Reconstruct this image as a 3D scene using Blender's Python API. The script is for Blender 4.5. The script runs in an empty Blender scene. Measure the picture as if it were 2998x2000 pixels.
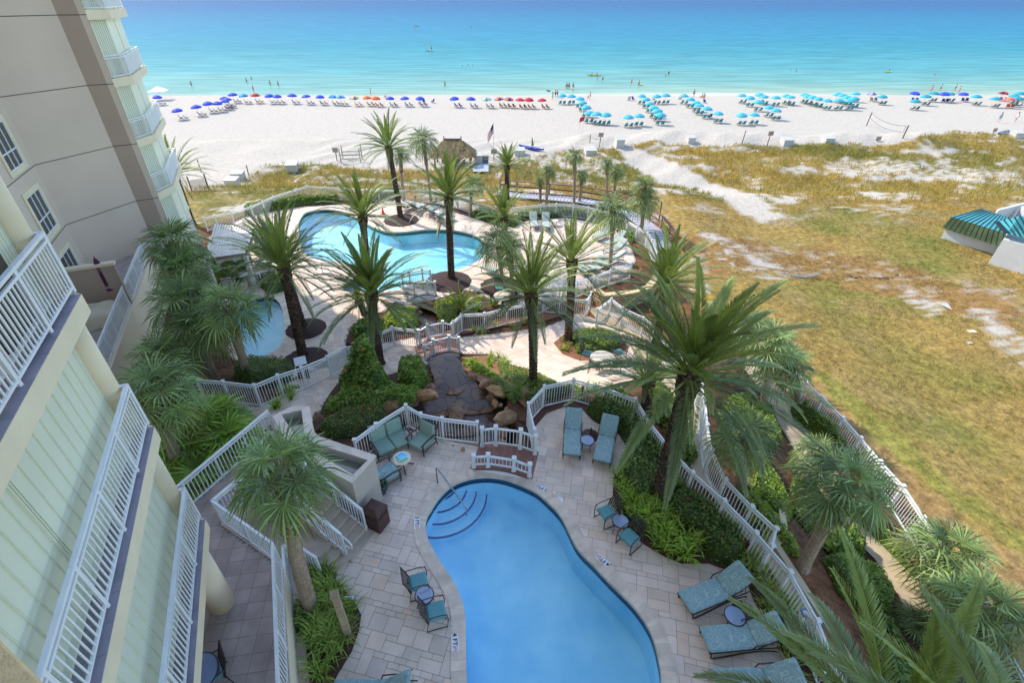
import bpy, bmesh, math, random
import numpy as np
from mathutils import Vector, Matrix, Euler
from mathutils.geometry import tessellate_polygon
random.seed(7); np.random.seed(7)
R=math.radians; PI=math.pi
sc=bpy.context.scene; C=sc.collection
# ---------------------------------------------------------------- camera
TILT=34.97; FPX=1435.0; CX=1440.0; CY=1000.0; CAMZ=14.0
cam=bpy.data.cameras.new("camera"); camo=bpy.data.objects.new("camera",cam); C.objects.link(camo)
camo.location=(0,0,CAMZ); camo.rotation_euler=(R(90-TILT),0,0)
cam.sensor_width=36; cam.lens=36*FPX/2998; cam.shift_x=(1499-CX)/2998; cam.clip_start=.1; cam.clip_end=60000
sc.camera=camo
# ---------------------------------------------------------------- light
AZ=(-.788,.615); EL=40
w=bpy.data.worlds.new("World"); sc.world=w; w.use_nodes=True
nt=w.node_tree; bg=nt.nodes['Background']; sky=nt.nodes.new('ShaderNodeTexSky')
sky.sky_type='NISHITA'; sky.sun_disc=False; sky.sun_elevation=R(EL); sky.sun_rotation=math.atan2(AZ[0],AZ[1])
sky.air_density=1.0; sky.dust_density=.6; sky.ozone_density=1.2
nt.links.new(sky.outputs[0],bg.inputs[0]); bg.inputs[1].default_value=.15
sun=bpy.data.lights.new("sun",'SUN'); sun.energy=2.0; sun.angle=R(.55); sun.color=(1,.92,.79)
suno=bpy.data.objects.new("sun",sun); C.objects.link(suno)
sd=Vector((AZ[0]*math.cos(R(EL)),AZ[1]*math.cos(R(EL)),math.sin(R(EL))))
suno.rotation_euler=sd.to_track_quat('Z','Y').to_euler(); suno.location=(-40,30,60)
sc.view_settings.view_transform='Standard'; sc.view_settings.look='None'; sc.view_settings.gamma=1
sc.view_settings.use_curve_mapping=False; sc.view_settings.exposure=1.55
sc.cycles.max_bounces=6; sc.cycles.transparent_max_bounces=10
# ---------------------------------------------------------------- colour + materials
def L(r,g,b):
    f=lambda c:(c/255/12.92) if c/255<=.04045 else ((c/255+.055)/1.055)**2.4
    return (f(r),f(g),f(b),1)
MATS={}
def M(name,col,rough=.6,var=.12,scale=6,bump=.0,bscale=40,metal=0,spec=.5,attr=None,coat=0,col2=None,detail=4,trans=0,dist=.02):
    """plain surface: base colour modulated by noise, optional vertex colour multiply, bump"""
    if name in MATS: return MATS[name]
    m=bpy.data.materials.new(name); m.use_nodes=True; n=m.node_tree.nodes; l=m.node_tree.links
    b=n['Principled BSDF']; b.inputs['Roughness'].default_value=rough; b.inputs['Metallic'].default_value=metal
    b.inputs['Specular IOR Level'].default_value=spec
    tc=n.new('ShaderNodeTexCoord'); nz=n.new('ShaderNodeTexNoise'); nz.inputs['Scale'].default_value=scale; nz.inputs['Detail'].default_value=detail
    l.new(tc.outputs['Object'],nz.inputs['Vector'])
    mx=n.new('ShaderNodeMix'); mx.data_type='RGBA'
    rp=n.new('ShaderNodeMapRange'); rp.inputs[1].default_value=.3; rp.inputs[2].default_value=.7
    l.new(nz.outputs['Fac'],rp.inputs[0]); l.new(rp.outputs[0],mx.inputs[0])
    c=col
    mx.inputs[6].default_value=tuple(max(0,x*(1-var)) for x in c[:3])+(1,)
    mx.inputs[7].default_value=col2 if col2 else tuple(min(1,x*(1+var)) for x in c[:3])+(1,)
    out=mx.outputs[2]
    if attr:
        at=n.new('ShaderNodeAttribute'); at.attribute_name=attr
        mm=n.new('ShaderNodeMix'); mm.data_type='RGBA'; mm.blend_type='MULTIPLY'; mm.inputs[0].default_value=1
        l.new(out,mm.inputs[6]); l.new(at.outputs['Color'],mm.inputs[7]); out=mm.outputs[2]
    l.new(out,b.inputs['Base Color'])
    if bump:
        nb=n.new('ShaderNodeTexNoise'); nb.inputs['Scale'].default_value=bscale; nb.inputs['Detail'].default_value=5
        l.new(tc.outputs['Object'],nb.inputs['Vector'])
        bp=n.new('ShaderNodeBump'); bp.inputs['Strength'].default_value=bump; bp.inputs['Distance'].default_value=dist
        l.new(nb.outputs['Fac'],bp.inputs['Height']); l.new(bp.outputs[0],b.inputs['Normal'])
    if coat: b.inputs['Coat Weight'].default_value=coat
    if trans:   # thin leaf: some light comes through
        ad=n.new('ShaderNodeMixShader'); ad.inputs[0].default_value=trans
        tr=n.new('ShaderNodeBsdfTranslucent'); l.new(out,tr.inputs[0])
        l.new(b.outputs[0],ad.inputs[1]); l.new(tr.outputs[0],ad.inputs[2]); l.new(ad.outputs[0],n['Material Output'].inputs[0])
    MATS[name]=m; return m
# ---------------------------------------------------------------- projection: pixel of the survey photo -> point in the world
ct,st=math.cos(R(TILT)),math.sin(R(TILT))
def sstep(a,b,x):
    t=min(1,max(0,(x-a)/(b-a))); return t*t*(3-2*t)
def vn(x,y,s=0):      # cheap smooth noise
    return (math.sin(x*1.3+s)+math.sin(y*1.7+1.3*s+x*.6)+math.sin((x+y)*.9+2.1*s)+math.sin(x*2.9-y*2.3+s))*.25
def H(x,y):
    s=sstep(15.3,21.5,y); r=sstep(8.6,13.5,x)
    z=-1.8*(1-(1-s)*(1-r))
    z-=.9*sstep(16.4,24,x)
    z+=.25*sstep(30,40,y)*sstep(13,18,x)*(1-sstep(48,58,y))
    far=sstep(48,58,y)
    z-=far*(2.2-.9*sstep(16.4,24,x))
    dn=sstep(52,60,y)*(1-sstep(84,92,y))
    z+=dn*((.2+.35*sstep(0,14,x))*vn(x*.16,y*.2,1)+.28*vn(x*.5,y*.5,4)+.9*sstep(70,80,y)*(1-sstep(82,88,y))*(sstep(8,16,x)))
    z-=2.8*sstep(80,92,y)
    z-=(y>120)*min(1.2,(y-120)*.018)
    return z
def ray(px,py):
    a=(px-CX)/FPX; b=-(py-CY)/FPX
    return Vector((a, ct+b*st, -st+b*ct))
def UZ(px,py,z):
    d=ray(px,py); t=(z-CAMZ)/d.z; return Vector((d.x*t,d.y*t,z))
def U(px,py,dz=0):
    """point of the terrain (+dz) seen at px,py"""
    d=ray(px,py); lo=4.; hi=300.
    f=lambda t: CAMZ+d.z*t-(H(d.x*t,d.y*t)+dz)
    t=2.; 
    while f(t)>0 and t<400: t+=.5
    lo,hi=t-.5,t
    for _ in range(24):
        m=(lo+hi)/2
        if f(m)>0: lo=m
        else: hi=m
    return Vector((d.x*hi,d.y*hi,CAMZ+d.z*hi))
K=1.27574
def D(x,y,dz=0): return U(x*K,y*K,dz)
def DL(pts,dz=0): return [D(x,y,dz).to_2d() for x,y in pts]
def SL(pts,dz=0): return [U(x,y,dz).to_2d() for x,y in pts]
def rr(ox,oy,pts,s=3.1347): return [(ox+x/s,oy+y/s) for x,y in pts]
# ---------------------------------------------------------------- mesh builder
class MB:
    def __init__(s): s.v=[]; s.f=[]; s.mi=[]; s.c=[]; s.cur=0; s.col=None
    def add(s,vs,fs):
        o=len(s.v); s.v.extend([tuple(p) for p in vs])
        for f in fs: s.f.append([o+i for i in f]); s.mi.append(s.cur); s.c.append(s.col)
        return s
    def m(s,i): s.cur=i; return s
    def box(s,c,d,rz=0,rot=None):
        hx,hy,hz=d[0]/2,d[1]/2,d[2]/2
        vs=[Vector((x,y,z)) for x in(-hx,hx) for y in(-hy,hy) for z in(-hz,hz)]
        Rm=rot if rot is not None else Matrix.Rotation(rz,3,'Z')
        vs=[Rm@v+Vector(c) for v in vs]
        return s.add(vs,[(0,1,3,2),(4,6,7,5),(0,4,5,1),(2,3,7,6),(0,2,6,4),(1,5,7,3)])
    def bar(s,p,q,w,h,up=(0,0,1)):
        p=Vector(p);q=Vector(q);d=q-p; ln=d.length
        if ln<1e-6: return s
        d/=ln; u=Vector(up); x=d.cross(u)
        if x.length<1e-4: x=d.cross(Vector((1,0,0)))
        x.normalize(); z=x.cross(d)
        vs=[]
        for a in(p,q):
            for i,j in((-1,-1),(1,-1),(1,1),(-1,1)): vs.append(a+x*(i*w/2)+z*(j*h/2))
        return s.add(vs,[(3,2,1,0),(4,5,6,7),(0,1,5,4),(1,2,6,5),(2,3,7,6),(3,0,4,7)])
    def tube(s,pts,r,n=6,cap=True):
        pts=[Vector(p) for p in pts]; rs=r if isinstance(r,(list,tuple)) else [r]*len(pts)
        vs=[];prev=None
        for i,p in enumerate(pts):
            d=(pts[min(i+1,len(pts)-1)]-pts[max(i-1,0)]).normalized()
            if prev is None:
                x=d.cross(Vector((0,0,1)))
                if x.length<1e-3: x=d.cross(Vector((1,0,0)))
            else: x=prev-d*prev.dot(d)
            x.normalize(); prev=x; y=d.cross(x)
            for k in range(n):
                a=2*PI*k/n; vs.append(p+x*(math.cos(a)*rs[i])+y*(math.sin(a)*rs[i]))
        fs=[(i*n+k,i*n+(k+1)%n,(i+1)*n+(k+1)%n,(i+1)*n+k) for i in range(len(pts)-1) for k in range(n)]
        if cap: fs+= [tuple(range(n))[::-1],tuple(range((len(pts)-1)*n,len(pts)*n))]
        return s.add(vs,fs)
    def lathe(s,prof,c=(0,0,0),n=16,cap=True):
        c=Vector(c); vs=[c+Vector((r*math.cos(2*PI*k/n),r*math.sin(2*PI*k/n),z)) for r,z in prof for k in range(n)]
        fs=[(i*n+k,i*n+(k+1)%n,(i+1)*n+(k+1)%n,(i+1)*n+k) for i in range(len(prof)-1) for k in range(n)]
        if cap: fs+=[tuple(range(n))[::-1],tuple(range((len(prof)-1)*n,len(prof)*n))]
        return s.add(vs,fs)
    def prism(s,poly,z0,z1,caps=True):
        n=len(poly); 
        if sum(poly[i][0]*poly[(i+1)%n][1]-poly[(i+1)%n][0]*poly[i][1] for i in range(n))<0: poly=poly[::-1]
        vs=[(p[0],p[1],z0) for p in poly]+[(p[0],p[1],z1) for p in poly]
        fs=[(i,(i+1)%n,n+(i+1)%n,n+i) for i in range(n)]
        if caps:
            tr=tessellate_polygon([[Vector((p[0],p[1],0)) for p in poly]])
            for t in tr:
                a,b,c=[Vector(poly[k][:2]) for k in t]
                if (b-a).cross(c-a)<0: t=(t[0],t[2],t[1])
                fs.append(tuple(n+k for k in t)); fs.append(tuple(t)[::-1])
        return s.add(vs,fs)
    def build(s,name,mats,parent=None,smooth=False,bevel=0):
        me=bpy.data.meshes.new(name); me.from_pydata(s.v,[],s.f)
        if not isinstance(mats,(list,tuple)): mats=[mats]
        for m in mats: me.materials.append(m)
        if len(mats)>1: me.polygons.foreach_set('material_index',s.mi)
        if any(c is not None for c in s.c):
            ca=me.color_attributes.new('tint','FLOAT_COLOR','CORNER'); arr=[]
            for f,c in zip(s.f,s.c):
                cc=c if c is not None else (1,1,1)
                for _ in f: arr.extend((cc[0],cc[1],cc[2],1))
            ca.data.foreach_set('color',arr)
        if smooth: me.polygons.foreach_set('use_smooth',[True]*len(me.polygons))
        me.update()
        o=bpy.data.objects.new(name,me); C.objects.link(o)
        if parent is not None: o.parent=parent
        if bevel:
            b=o.modifiers.new('bevel','BEVEL'); b.width=bevel; b.segments=2; b.limit_method='ANGLE'
        return o
def tag(o,label=None,cat=None,group=None,kind=None):
    if label: o['label']=label
    if cat: o['category']=cat
    if group: o['group']=group
    if kind: o['kind']=kind
    return o
def empty(name,loc=(0,0,0),rz=0,label=None,cat=None,group=None,scale=1):
    o=bpy.data.objects.new(name,None); C.objects.link(o); o.location=loc; o.rotation_euler=(0,0,rz); o.empty_display_size=.2
    o.scale=(scale,)*3
    return tag(o,label,cat,group)
def copy_tree(o,parent=None):
    c=o.copy(); C.objects.link(c)
    if parent is not None: c.parent=parent
    for ch in list(KIDS.get(o.name,[])) or [k for k in bpy.data.objects if k.parent==o]:
        copy_tree(ch,c)
    return c
KIDS={}
def seal(root):   # remember children so copies are quick
    def rec(o):
        ks=[k for k in C.objects if k.parent==o]
        if ks: KIDS[o.name]=ks
        for k in ks: rec(k)
    rec(root); return root
def inside(x,y,poly):
    n=len(poly); r=False; j=n-1
    for i in range(n):
        xi,yi=poly[i][0],poly[i][1]; xj,yj=poly[j][0],poly[j][1]
        if (yi>y)!=(yj>y) and x<(xj-xi)*(y-yi)/(yj-yi)+xi: r=not r
        j=i
    return r
def npinside(X,Y,poly):
    r=np.zeros(X.shape,bool); n=len(poly); j=n-1
    for i in range(n):
        xi,yi=poly[i][0],poly[i][1]; xj,yj=poly[j][0],poly[j][1]
        if yi!=yj: r^=((yi>Y)!=(yj>Y))&(X<(xj-xi)*(Y-yi)/(yj-yi)+xi)
        j=i
    return r
def spline(pts,n=6,closed=True):
    """Catmull-Rom through pts"""
    P=[Vector((p[0],p[1])) for p in pts]; m=len(P); out=[]
    for i in range(m if closed else m-1):
        if closed: a,b,c,d=P[i-1],P[i],P[(i+1)%m],P[(i+2)%m]
        else: a,b,c,d=P[max(i-1,0)],P[i],P[i+1],P[min(i+2,m-1)]
        for k in range(n):
            t=k/n; out.append(.5*((2*b)+(c-a)*t+(2*a-5*b+4*c-d)*t*t+(3*b-a-3*c+d)*t**3))
    if not closed: out.append(P[-1])
    return out
def area(p): return sum(p[i][0]*p[(i+1)%len(p)][1]-p[(i+1)%len(p)][0]*p[i][1] for i in range(len(p)))/2
def offset(poly,d,closed=True):
    """d>0 = outwards"""
    n=len(poly); s=1 if area(poly)>0 else -1; out=[]
    for i in range(n):
        a=Vector(poly[i-1][:2]) if (closed or i>0) else Vector(poly[i][:2]); b=Vector(poly[i][:2]); c=Vector(poly[(i+1)%n][:2]) if (closed or i<n-1) else b
        t=(c-a).normalized() if (c-a).length>1e-6 else Vector((1,0)); nn=Vector((t.y,-t.x))*s
        out.append(b+nn*d)
    return out
def drape(polys,dz,step=1.0,zf=None,extra=None):
    """bmesh of polygon(s) (outer+holes) cut along a grid and laid on the terrain"""
    bm=bmesh.new(); allp=[]
    for p in polys: allp+= [Vector((q[0],q[1],0)) for q in p]
    tr=tessellate_polygon([[Vector((q[0],q[1],0)) for q in p] for p in polys])
    vs=[bm.verts.new(p) for p in allp]
    for t in tr:
        try: bm.faces.new([vs[i] for i in t])
        except ValueError: pass
    xs=[p.x for p in allp]; ys=[p.y for p in allp]
    for ax,lo,hi in((0,min(xs),max(xs)),(1,min(ys),max(ys))):
        k=math.ceil(lo/step)*step
        while k<hi:
            co=Vector((k,0,0)) if ax==0 else Vector((0,k,0)); no=Vector((1,0,0)) if ax==0 else Vector((0,1,0))
            bmesh.ops.bisect_plane(bm,geom=bm.verts[:]+bm.edges[:]+bm.faces[:],plane_co=co,plane_no=no,dist=1e-5); k+=step
    for v in bm.verts:
        v.co.z=(zf(v.co.x,v.co.y) if zf else H(v.co.x,v.co.y))+dz
        if extra: v.co.z+=extra(v.co.x,v.co.y)
    bm.normal_update()
    for f in bm.faces:
        if f.normal.z<0: f.normal_flip()
    return bm
def sheet(name,polys,mat,dz,step=1.0,kind='structure',zf=None,extra=None,parent=None,smooth=False):
    bm=drape(polys,dz,step,zf,extra); me=bpy.data.meshes.new(name); bm.to_mesh(me); bm.free()
    me.materials.append(mat); o=bpy.data.objects.new(name,me); C.objects.link(o)
    if smooth: me.polygons.foreach_set('use_smooth',[True]*len(me.polygons))
    if kind: o['kind']=kind
    if parent: o.parent=parent
    return o
def ribbon(name,poly,wd,mat,dz,closed=True,side=1,thick=.03,zf=None,parent=None,kind=None,seg=None):
    """raised band along an outline"""
    ins=[Vector(p[:2]) for p in poly]; out=offset(ins,wd*side,closed); z=zf or H; b=MB(); n=len(ins)
    def P(p,h): return (p[0],p[1],z(p[0],p[1])+h)
    for i in range(n if closed else n-1):
        j=(i+1)%n
        if seg: b.col=random.choice(seg)
        b.add([P(ins[i],dz),P(ins[j],dz),P(out[j],dz),P(out[i],dz),P(ins[i],dz-thick),P(ins[j],dz-thick),P(out[j],dz-thick),P(out[i],dz-thick)],
              [(0,1,2,3),(0,4,5,1),(3,2,6,7)])
    o=b.build(name,mat,parent)
    if kind: o['kind']=kind
    return o
ORD='first second third fourth fifth sixth seventh eighth ninth tenth eleventh twelfth thirteenth fourteenth fifteenth sixteenth seventeenth eighteenth nineteenth'.split()
TENS={20:'twent',30:'thirt',40:'fort',50:'fift',60:'sixt',70:'sevent',80:'eight',90:'ninet'}
def ordw(n):
    if n<20: return ORD[n-1]
    t=n//10*10; return TENS[t]+'ieth' if n==t else TENS[t]+'y-'+ORD[n-t-1]
# ---------------------------------------------------------------- outlines (survey pixels -> world)
ZL=-1.8; ZN=0.0
def SZ(pts,z): return [UZ(x,y,z).to_2d() for x,y in pts]
NP=spline(SZ([(1410,1399),(1367,1406),(1324,1424),(1286,1459),(1260,1498),(1248,1519),(1244,1548),(1254,1592),(1292,1659),(1324,1707),(1346,1755),(1359,1803),(1361,1883),(1364,2000),(1385,2120),(1500,2210),(1690,2240),(1850,2200),(1925,2100),(1938,2000),(1931,1940),(1915,1876),(1892,1829),(1851,1774),(1787,1710),(1739,1659),(1691,1608),(1653,1532),(1631,1500),(1596,1465),(1564,1440),(1500,1412),(1450,1400)],ZN),4)
LP=spline(SZ(rr(750,500,[(390,500),(400,660),(430,750),(520,810),(640,835),(760,845),(860,890),(925,960),(860,1020),(770,1080),(860,1110),(1000,1118),(1130,1115),(1340,1095),(1560,1050),(1650,1010),(1750,960),(1900,905),(2050,830),(2125,760),(2130,700),(2080,640),(1990,590),(1860,558),(1750,545),(1550,545),(1400,562),(1230,568),(1110,535),(1010,485),(900,420),(800,380),(700,362),(600,360),(500,375),(430,410)]),ZL),4)
WP=spline(SZ([(822,893),(836,950),(829,1008),(791,1040),(752,1049),(700,1030),(670,980),(690,915),(735,880),(790,870)],ZL),5)
POND=spline(SZ(rr(750,1000,[(1640,190),(1690,350),(1640,430),(1480,520),(1400,610),(1400,760),(1470,880),(1600,970),(1780,1030),(2045,1075),(2230,1050),(2230,860),(2195,740),(2150,560),(2100,420),(2040,380),(1870,330),(1820,200)]),-.7),3)
POND=offset(POND,.28)
STREAM=SL([(1222,889),(1267,883),(1285,930),(1310,965),(1345,1010),(1340,1050),(1290,1060),(1262,1030),(1238,985),(1228,935)])
# ---------------------------------------------------------------- ground
def axis(segs):
    out=[]
    for a,b,s in segs: out+=list(np.arange(a,b-1e-6,s))
    return np.array(out+[segs[-1][1]])
gx=axis([(-900,-150,50),(-150,-60,10),(-60,-26,2),(-26,18,.3),(18,130,.8),(130,260,6),(260,1300,60)])
gy=axis([(-60,-10,5),(-10,2,1),(2,47,.3),(47,96,.6),(96,160,1.5),(160,220,8)])
GX,GY=np.meshgrid(gx,gy)
class VN:
    def __init__(s,seed): s.t=np.random.RandomState(seed).rand(256,256)
    def __call__(s,x,y):
        xi=np.floor(x).astype(int); yi=np.floor(y).astype(int); fx=x-xi; fy=y-yi; fx=fx*fx*(3-2*fx); fy=fy*fy*(3-2*fy)
        g=lambda a,b:s.t[a&255,b&255]
        return (g(xi,yi)*(1-fx)+g(xi+1,yi)*fx)*(1-fy)+(g(xi,yi+1)*(1-fx)+g(xi+1,yi+1)*fx)*fy
N1,N2,N3=VN(1),VN(2),VN(3)
def fbm(N,x,y,o=4):
    r=0;a=.5;t=0
    for i in range(o): r=r+a*N(x+17*i,y+9*i); t+=a; a*=.5; x=x*2.03; y=y*2.03
    return r/t
GZ=np.array([[H(x,y) for x in gx] for y in gy])
for poly,dep in((offset(NP,.34),3),(offset(LP,.34),3),(offset(WP,.34),3),(offset(POND,.1),1.6),(offset(STREAM,.05),.7)):
    GZ=np.where(npinside(GX,GY,poly),GZ-dep,GZ)
def soft(poly,blur=0,wob=1.2,seed=0):
    wx=(fbm(N2,GX*.7+seed,GY*.7)-.5)*wob*2; wy=(fbm(N3,GX*.7,GY*.7+seed)-.5)*wob*2
    return npinside(GX+wx,GY+wy,poly).astype(float)
lin=lambda r,g,b:np.array(L(r,g,b)[:3])
SAND=lin(180,171,158); GOLD=lin(144,118,58); GRN=lin(104,100,46); RUST=lin(134,100,60); LAWN=lin(144,120,66); TAN=lin(140,124,84); MULCH=lin(88,66,52)
edge=DL([(300,440),(520,425),(600,385),(760,372),(900,395),(1050,385),(1150,372),(1290,345),(1400,345),(1500,325),(1700,330),(1900,325),(2100,320),(2400,308)])
ex=[p.x for p in edge]; ey=[p.y for p in edge]
EDGE=np.interp(GX,ex,ey)+(fbm(N1,GX*.25,GY*.2)-.5)*4
n1=fbm(N1,GX*.12,GY*.12); n2=fbm(N2,GX*.5,GY*.5); n3=fbm(N3,GX*1.6,GY*1.6)
def mixc(a,b,t): 
    t=np.clip(t,0,1)[...,None]; return a*(1-t)+b*t
col=mixc(np.broadcast_to(GOLD,GX.shape+(3,)),GRN,(n1-.45)*5)
col=mixc(col,TAN,(n2-.5)*3)
n4=fbm(N1,GX*3.1,GY*3.1,2); sandw=np.clip((fbm(N3,GX*.35+3,GY*.55)+.5*(n3-.5)+.35*(n4-.5)-.6)*9,0,1)
# mown field
fy=np.clip((47-GY)/6,0,1)*np.clip((GX-14)/2,0,1)
lawn=mixc(np.broadcast_to(LAWN,GX.shape+(3,)),lin(112,112,54),(n1-.52)*4); lawn=mixc(lawn,lin(140,120,72),(n2-.46)*4)
col=mixc(col,lawn,fy); sandw=sandw*(1-fy)
rust=soft(DL([(1540,545),(1750,555),(2000,590),(2350,680),(2350,765),(2150,700),(1850,645),(1600,625)]),wob=2.2)
col=mixc(col,RUST,rust*.7); sandw=np.maximum(sandw,rust*np.clip((n3-.62)*7+(n2-.5)*3+(n4-.5)*3,0,.45))
gl=soft(DL([(1860,850),(1990,1000),(2200,1165),(2380,1290),(2380,1235),(2200,1115),(2050,990),(1900,850)]),wob=.5); col=mixc(col,lin(118,124,54),gl*.6)
br=soft(DL([(1840,840),(1990,1010),(2200,1180),(2380,1310),(2380,1600),(2120,1200),(1960,1000),(1850,880)]),wob=.5); col=mixc(col,lin(146,116,76),br*.75)
for pts,wt,wb in(([(1425,335),(1490,345),(1560,375),(1690,435),(1800,498),(1740,512),(1600,440),(1500,412),(1440,372)],1,.5),
    ([(1870,372),(1950,364),(2100,370),(2360,395),(2360,428),(2100,410),(1900,402)],.9,2),([(1550,380),(1620,377),(1700,395),(1640,405)],.8,1.5),
    ([(1600,520),(1700,560),(1800,620),(1780,650),(1690,600),(1610,550)],.5,2),([(2240,705),(2370,765),(2370,870),(2300,800)],.75,1.2),
    ([(2050,655),(2160,700),(2120,715),(2060,680)],.6,1),([(430,392),(540,392),(600,385),(560,425),(470,440)],1,1),([(1200,365),(1350,345),(1440,370),(1400,385),(1240,385)],.8,1.5),([(1480,330),(1560,335),(1500,360)],.6,1)):
    sandw=np.maximum(sandw,soft(DL(pts),wob=wb)*(wt if wt==1 else np.clip(wt+(n3-.5)*4+(n4-.5)*4,0,1)))
sandw=np.where(GY>EDGE,1,sandw)
col=mixc(col,SAND,sandw)
gpoly=SL([(596,665),(734,625),(868,580),(1040,575),(1230,585),(1400,620),(1500,632),(1700,622),(1800,650),(1900,712),(1930,765),(2060,930),(2230,1030),(2330,1112),(2410,1190),(2467,1250),(2520,1308),(2578,1380),(2645,1455),(2705,1546),(2790,1670),(2890,1830),(3020,2050),(3200,2400)])+[Vector((14,-20)),Vector((-60,-20)),Vector((-60,42))]
gard=npinside(GX,GY,gpoly).astype(float); pine=np.clip((n2-.45)*4,0,1)
col=mixc(col,mixc(np.broadcast_to(MULCH,GX.shape+(3,)),lin(122,84,58),pine),gard); sandw=sandw*(1-gard)
strip=((GX<15.2)&(GY>=44)&(GY<48)&(GX>-40)&(GY<0)).astype(float); col=mixc(col,lin(118,122,58),strip*.6)
COL=col; SW=sandw
ny,nx=GX.shape; V=np.stack([GX,GY,GZ],-1).reshape(-1,3); idx=np.arange(nx*ny).reshape(ny,nx)
F=np.stack([idx[:-1,:-1],idx[:-1,1:],idx[1:,1:],idx[1:,:-1]],-1).reshape(-1,4)
me=bpy.data.meshes.new('ground'); me.vertices.add(len(V)); me.vertices.foreach_set('co',V.ravel())
me.loops.add(F.size); me.loops.foreach_set('vertex_index',F.ravel()); me.polygons.add(len(F)); me.polygons.foreach_set('loop_start',np.arange(0,F.size,4)); me.polygons.foreach_set('loop_total',np.full(len(F),4))
me.update(calc_edges=True); me.polygons.foreach_set('use_smooth',[True]*len(F))
ca=me.color_attributes.new('cover','FLOAT_COLOR','POINT'); ca.data.foreach_set('color',np.concatenate([col.reshape(-1,3),sandw.reshape(-1,1)],1).ravel())
gm=bpy.data.materials.new('ground_cover'); gm.use_nodes=True; n=gm.node_tree.nodes; l=gm.node_tree.links; b=n['Principled BSDF']; b.inputs['Roughness'].default_value=.95; b.inputs['Specular IOR Level'].default_value=.1
at=n.new('ShaderNodeAttribute'); at.attribute_name='cover'; tc=n.new('ShaderNodeTexCoord')
def noise(sc_,det=6,ro=.6):
    x=n.new('ShaderNodeTexNoise'); x.inputs['Scale'].default_value=sc_; x.inputs['Detail'].default_value=det; x.inputs['Roughness'].default_value=ro; l.new(tc.outputs['Object'],x.inputs['Vector']); return x
a1=noise(2.4,10,.82); a2=noise(.55,5); mr=n.new('ShaderNodeMapRange'); mr.inputs[1].default_value=.36; mr.inputs[2].default_value=.64; mr.inputs[3].default_value=.42; mr.inputs[4].default_value=1.55
l.new(a1.outputs['Fac'],mr.inputs[0]); 
mx=n.new('ShaderNodeMix'); mx.data_type='FLOAT'; l.new(at.outputs['Alpha'],mx.inputs[0]); l.new(mr.outputs[0],mx.inputs[2]); m9=n.new('ShaderNodeMapRange'); m9.inputs[1].default_value=.36; m9.inputs[2].default_value=.64; m9.inputs[3].default_value=.82; m9.inputs[4].default_value=1.12; l.new(a1.outputs['Fac'],m9.inputs[0]); l.new(m9.outputs[0],mx.inputs[3])
vm=n.new('ShaderNodeVectorMath'); vm.operation='SCALE'; l.new(at.outputs['Color'],vm.inputs[0]); l.new(mx.outputs[0],vm.inputs['Scale']); l.new(vm.outputs[0],b.inputs['Base Color'])
b3=noise(1.7,6,.65); bp=n.new('ShaderNodeBump'); bp.inputs['Distance'].default_value=.35; bp.inputs['Strength'].default_value=.55; l.new(b3.outputs['Fac'],bp.inputs['Height']); l.new(bp.outputs[0],b.inputs['Normal'])
me.materials.append(gm); go=bpy.data.objects.new('ground',me); C.objects.link(go); go['kind']='structure'
# ---------------------------------------------------------------- sea
def ramp(n,l,src,stops):
    r=n.new('ShaderNodeValToRGB'); e=r.color_ramp.elements
    while len(e)>1: e.remove(e[-1])
    e[0].position=stops[0][0]; e[0].color=stops[0][1]
    for p,c in stops[1:]: x=e.new(p); x.color=c
    l.new(src,r.inputs[0]); return r
SEAZ=-7.27
b_=MB(); xs=np.linspace(-1,1,41); 
sx=[math.copysign(abs(t)**3*9000+abs(t)*260,t) for t in xs]; sy=[138,150,165,185,215,260,340,500,800,1500,3000,8000,45000]
vs=[(x*(1 if y<2000 else 6),y,SEAZ) for y in sy for x in sx]; nn=len(sx)
b_.add(vs,[(j*nn+i,j*nn+i+1,(j+1)*nn+i+1,(j+1)*nn+i) for j in range(len(sy)-1) for i in range(nn-1)])
sm=bpy.data.materials.new('sea_water'); sm.use_nodes=True; n=sm.node_tree.nodes; l=sm.node_tree.links; b=n['Principled BSDF']
tc=n.new('ShaderNodeTexCoord'); sp=n.new('ShaderNodeSeparateXYZ'); l.new(tc.outputs['Object'],sp.inputs[0])
nzs=n.new('ShaderNodeTexNoise'); nzs.inputs['Scale'].default_value=1; nzs.inputs['Detail'].default_value=3
mp=n.new('ShaderNodeMapping'); mp.inputs['Scale'].default_value=(.008,.035,1); l.new(tc.outputs['Object'],mp.inputs[0]); l.new(mp.outputs[0],nzs.inputs['Vector'])
ml=n.new('ShaderNodeMath'); ml.operation='MULTIPLY_ADD'; l.new(nzs.outputs['Fac'],ml.inputs[0]); ml.inputs[1].default_value=.32; ml.inputs[2].default_value=.84
m2=n.new('ShaderNodeMath'); m2.operation='MULTIPLY'; l.new(sp.outputs['Y'],m2.inputs[0]); l.new(ml.outputs[0],m2.inputs[1])
lg=n.new('ShaderNodeMath'); lg.operation='LOGARITHM'; l.new(m2.outputs[0],lg.inputs[0]); lg.inputs[1].default_value=10
mr=n.new('ShaderNodeMapRange'); mr.inputs[1].default_value=2.14; mr.inputs[2].default_value=3.4; l.new(lg.outputs[0],mr.inputs[0])
rp=ramp(n,l,mr.outputs[0],[(0,L(186,182,168)),(.012,L(158,166,148)),(.025,L(134,158,142)),(.07,L(104,148,140)),(.15,L(74,138,142)),(.27,L(48,124,138)),(.42,L(40,116,142)),(.6,L(42,108,138)),(.8,L(44,98,134)),(1,L(50,92,130))])
nz2=n.new('ShaderNodeTexNoise'); nz2.inputs['Scale'].default_value=1; nz2.inputs['Detail'].default_value=6
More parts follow.
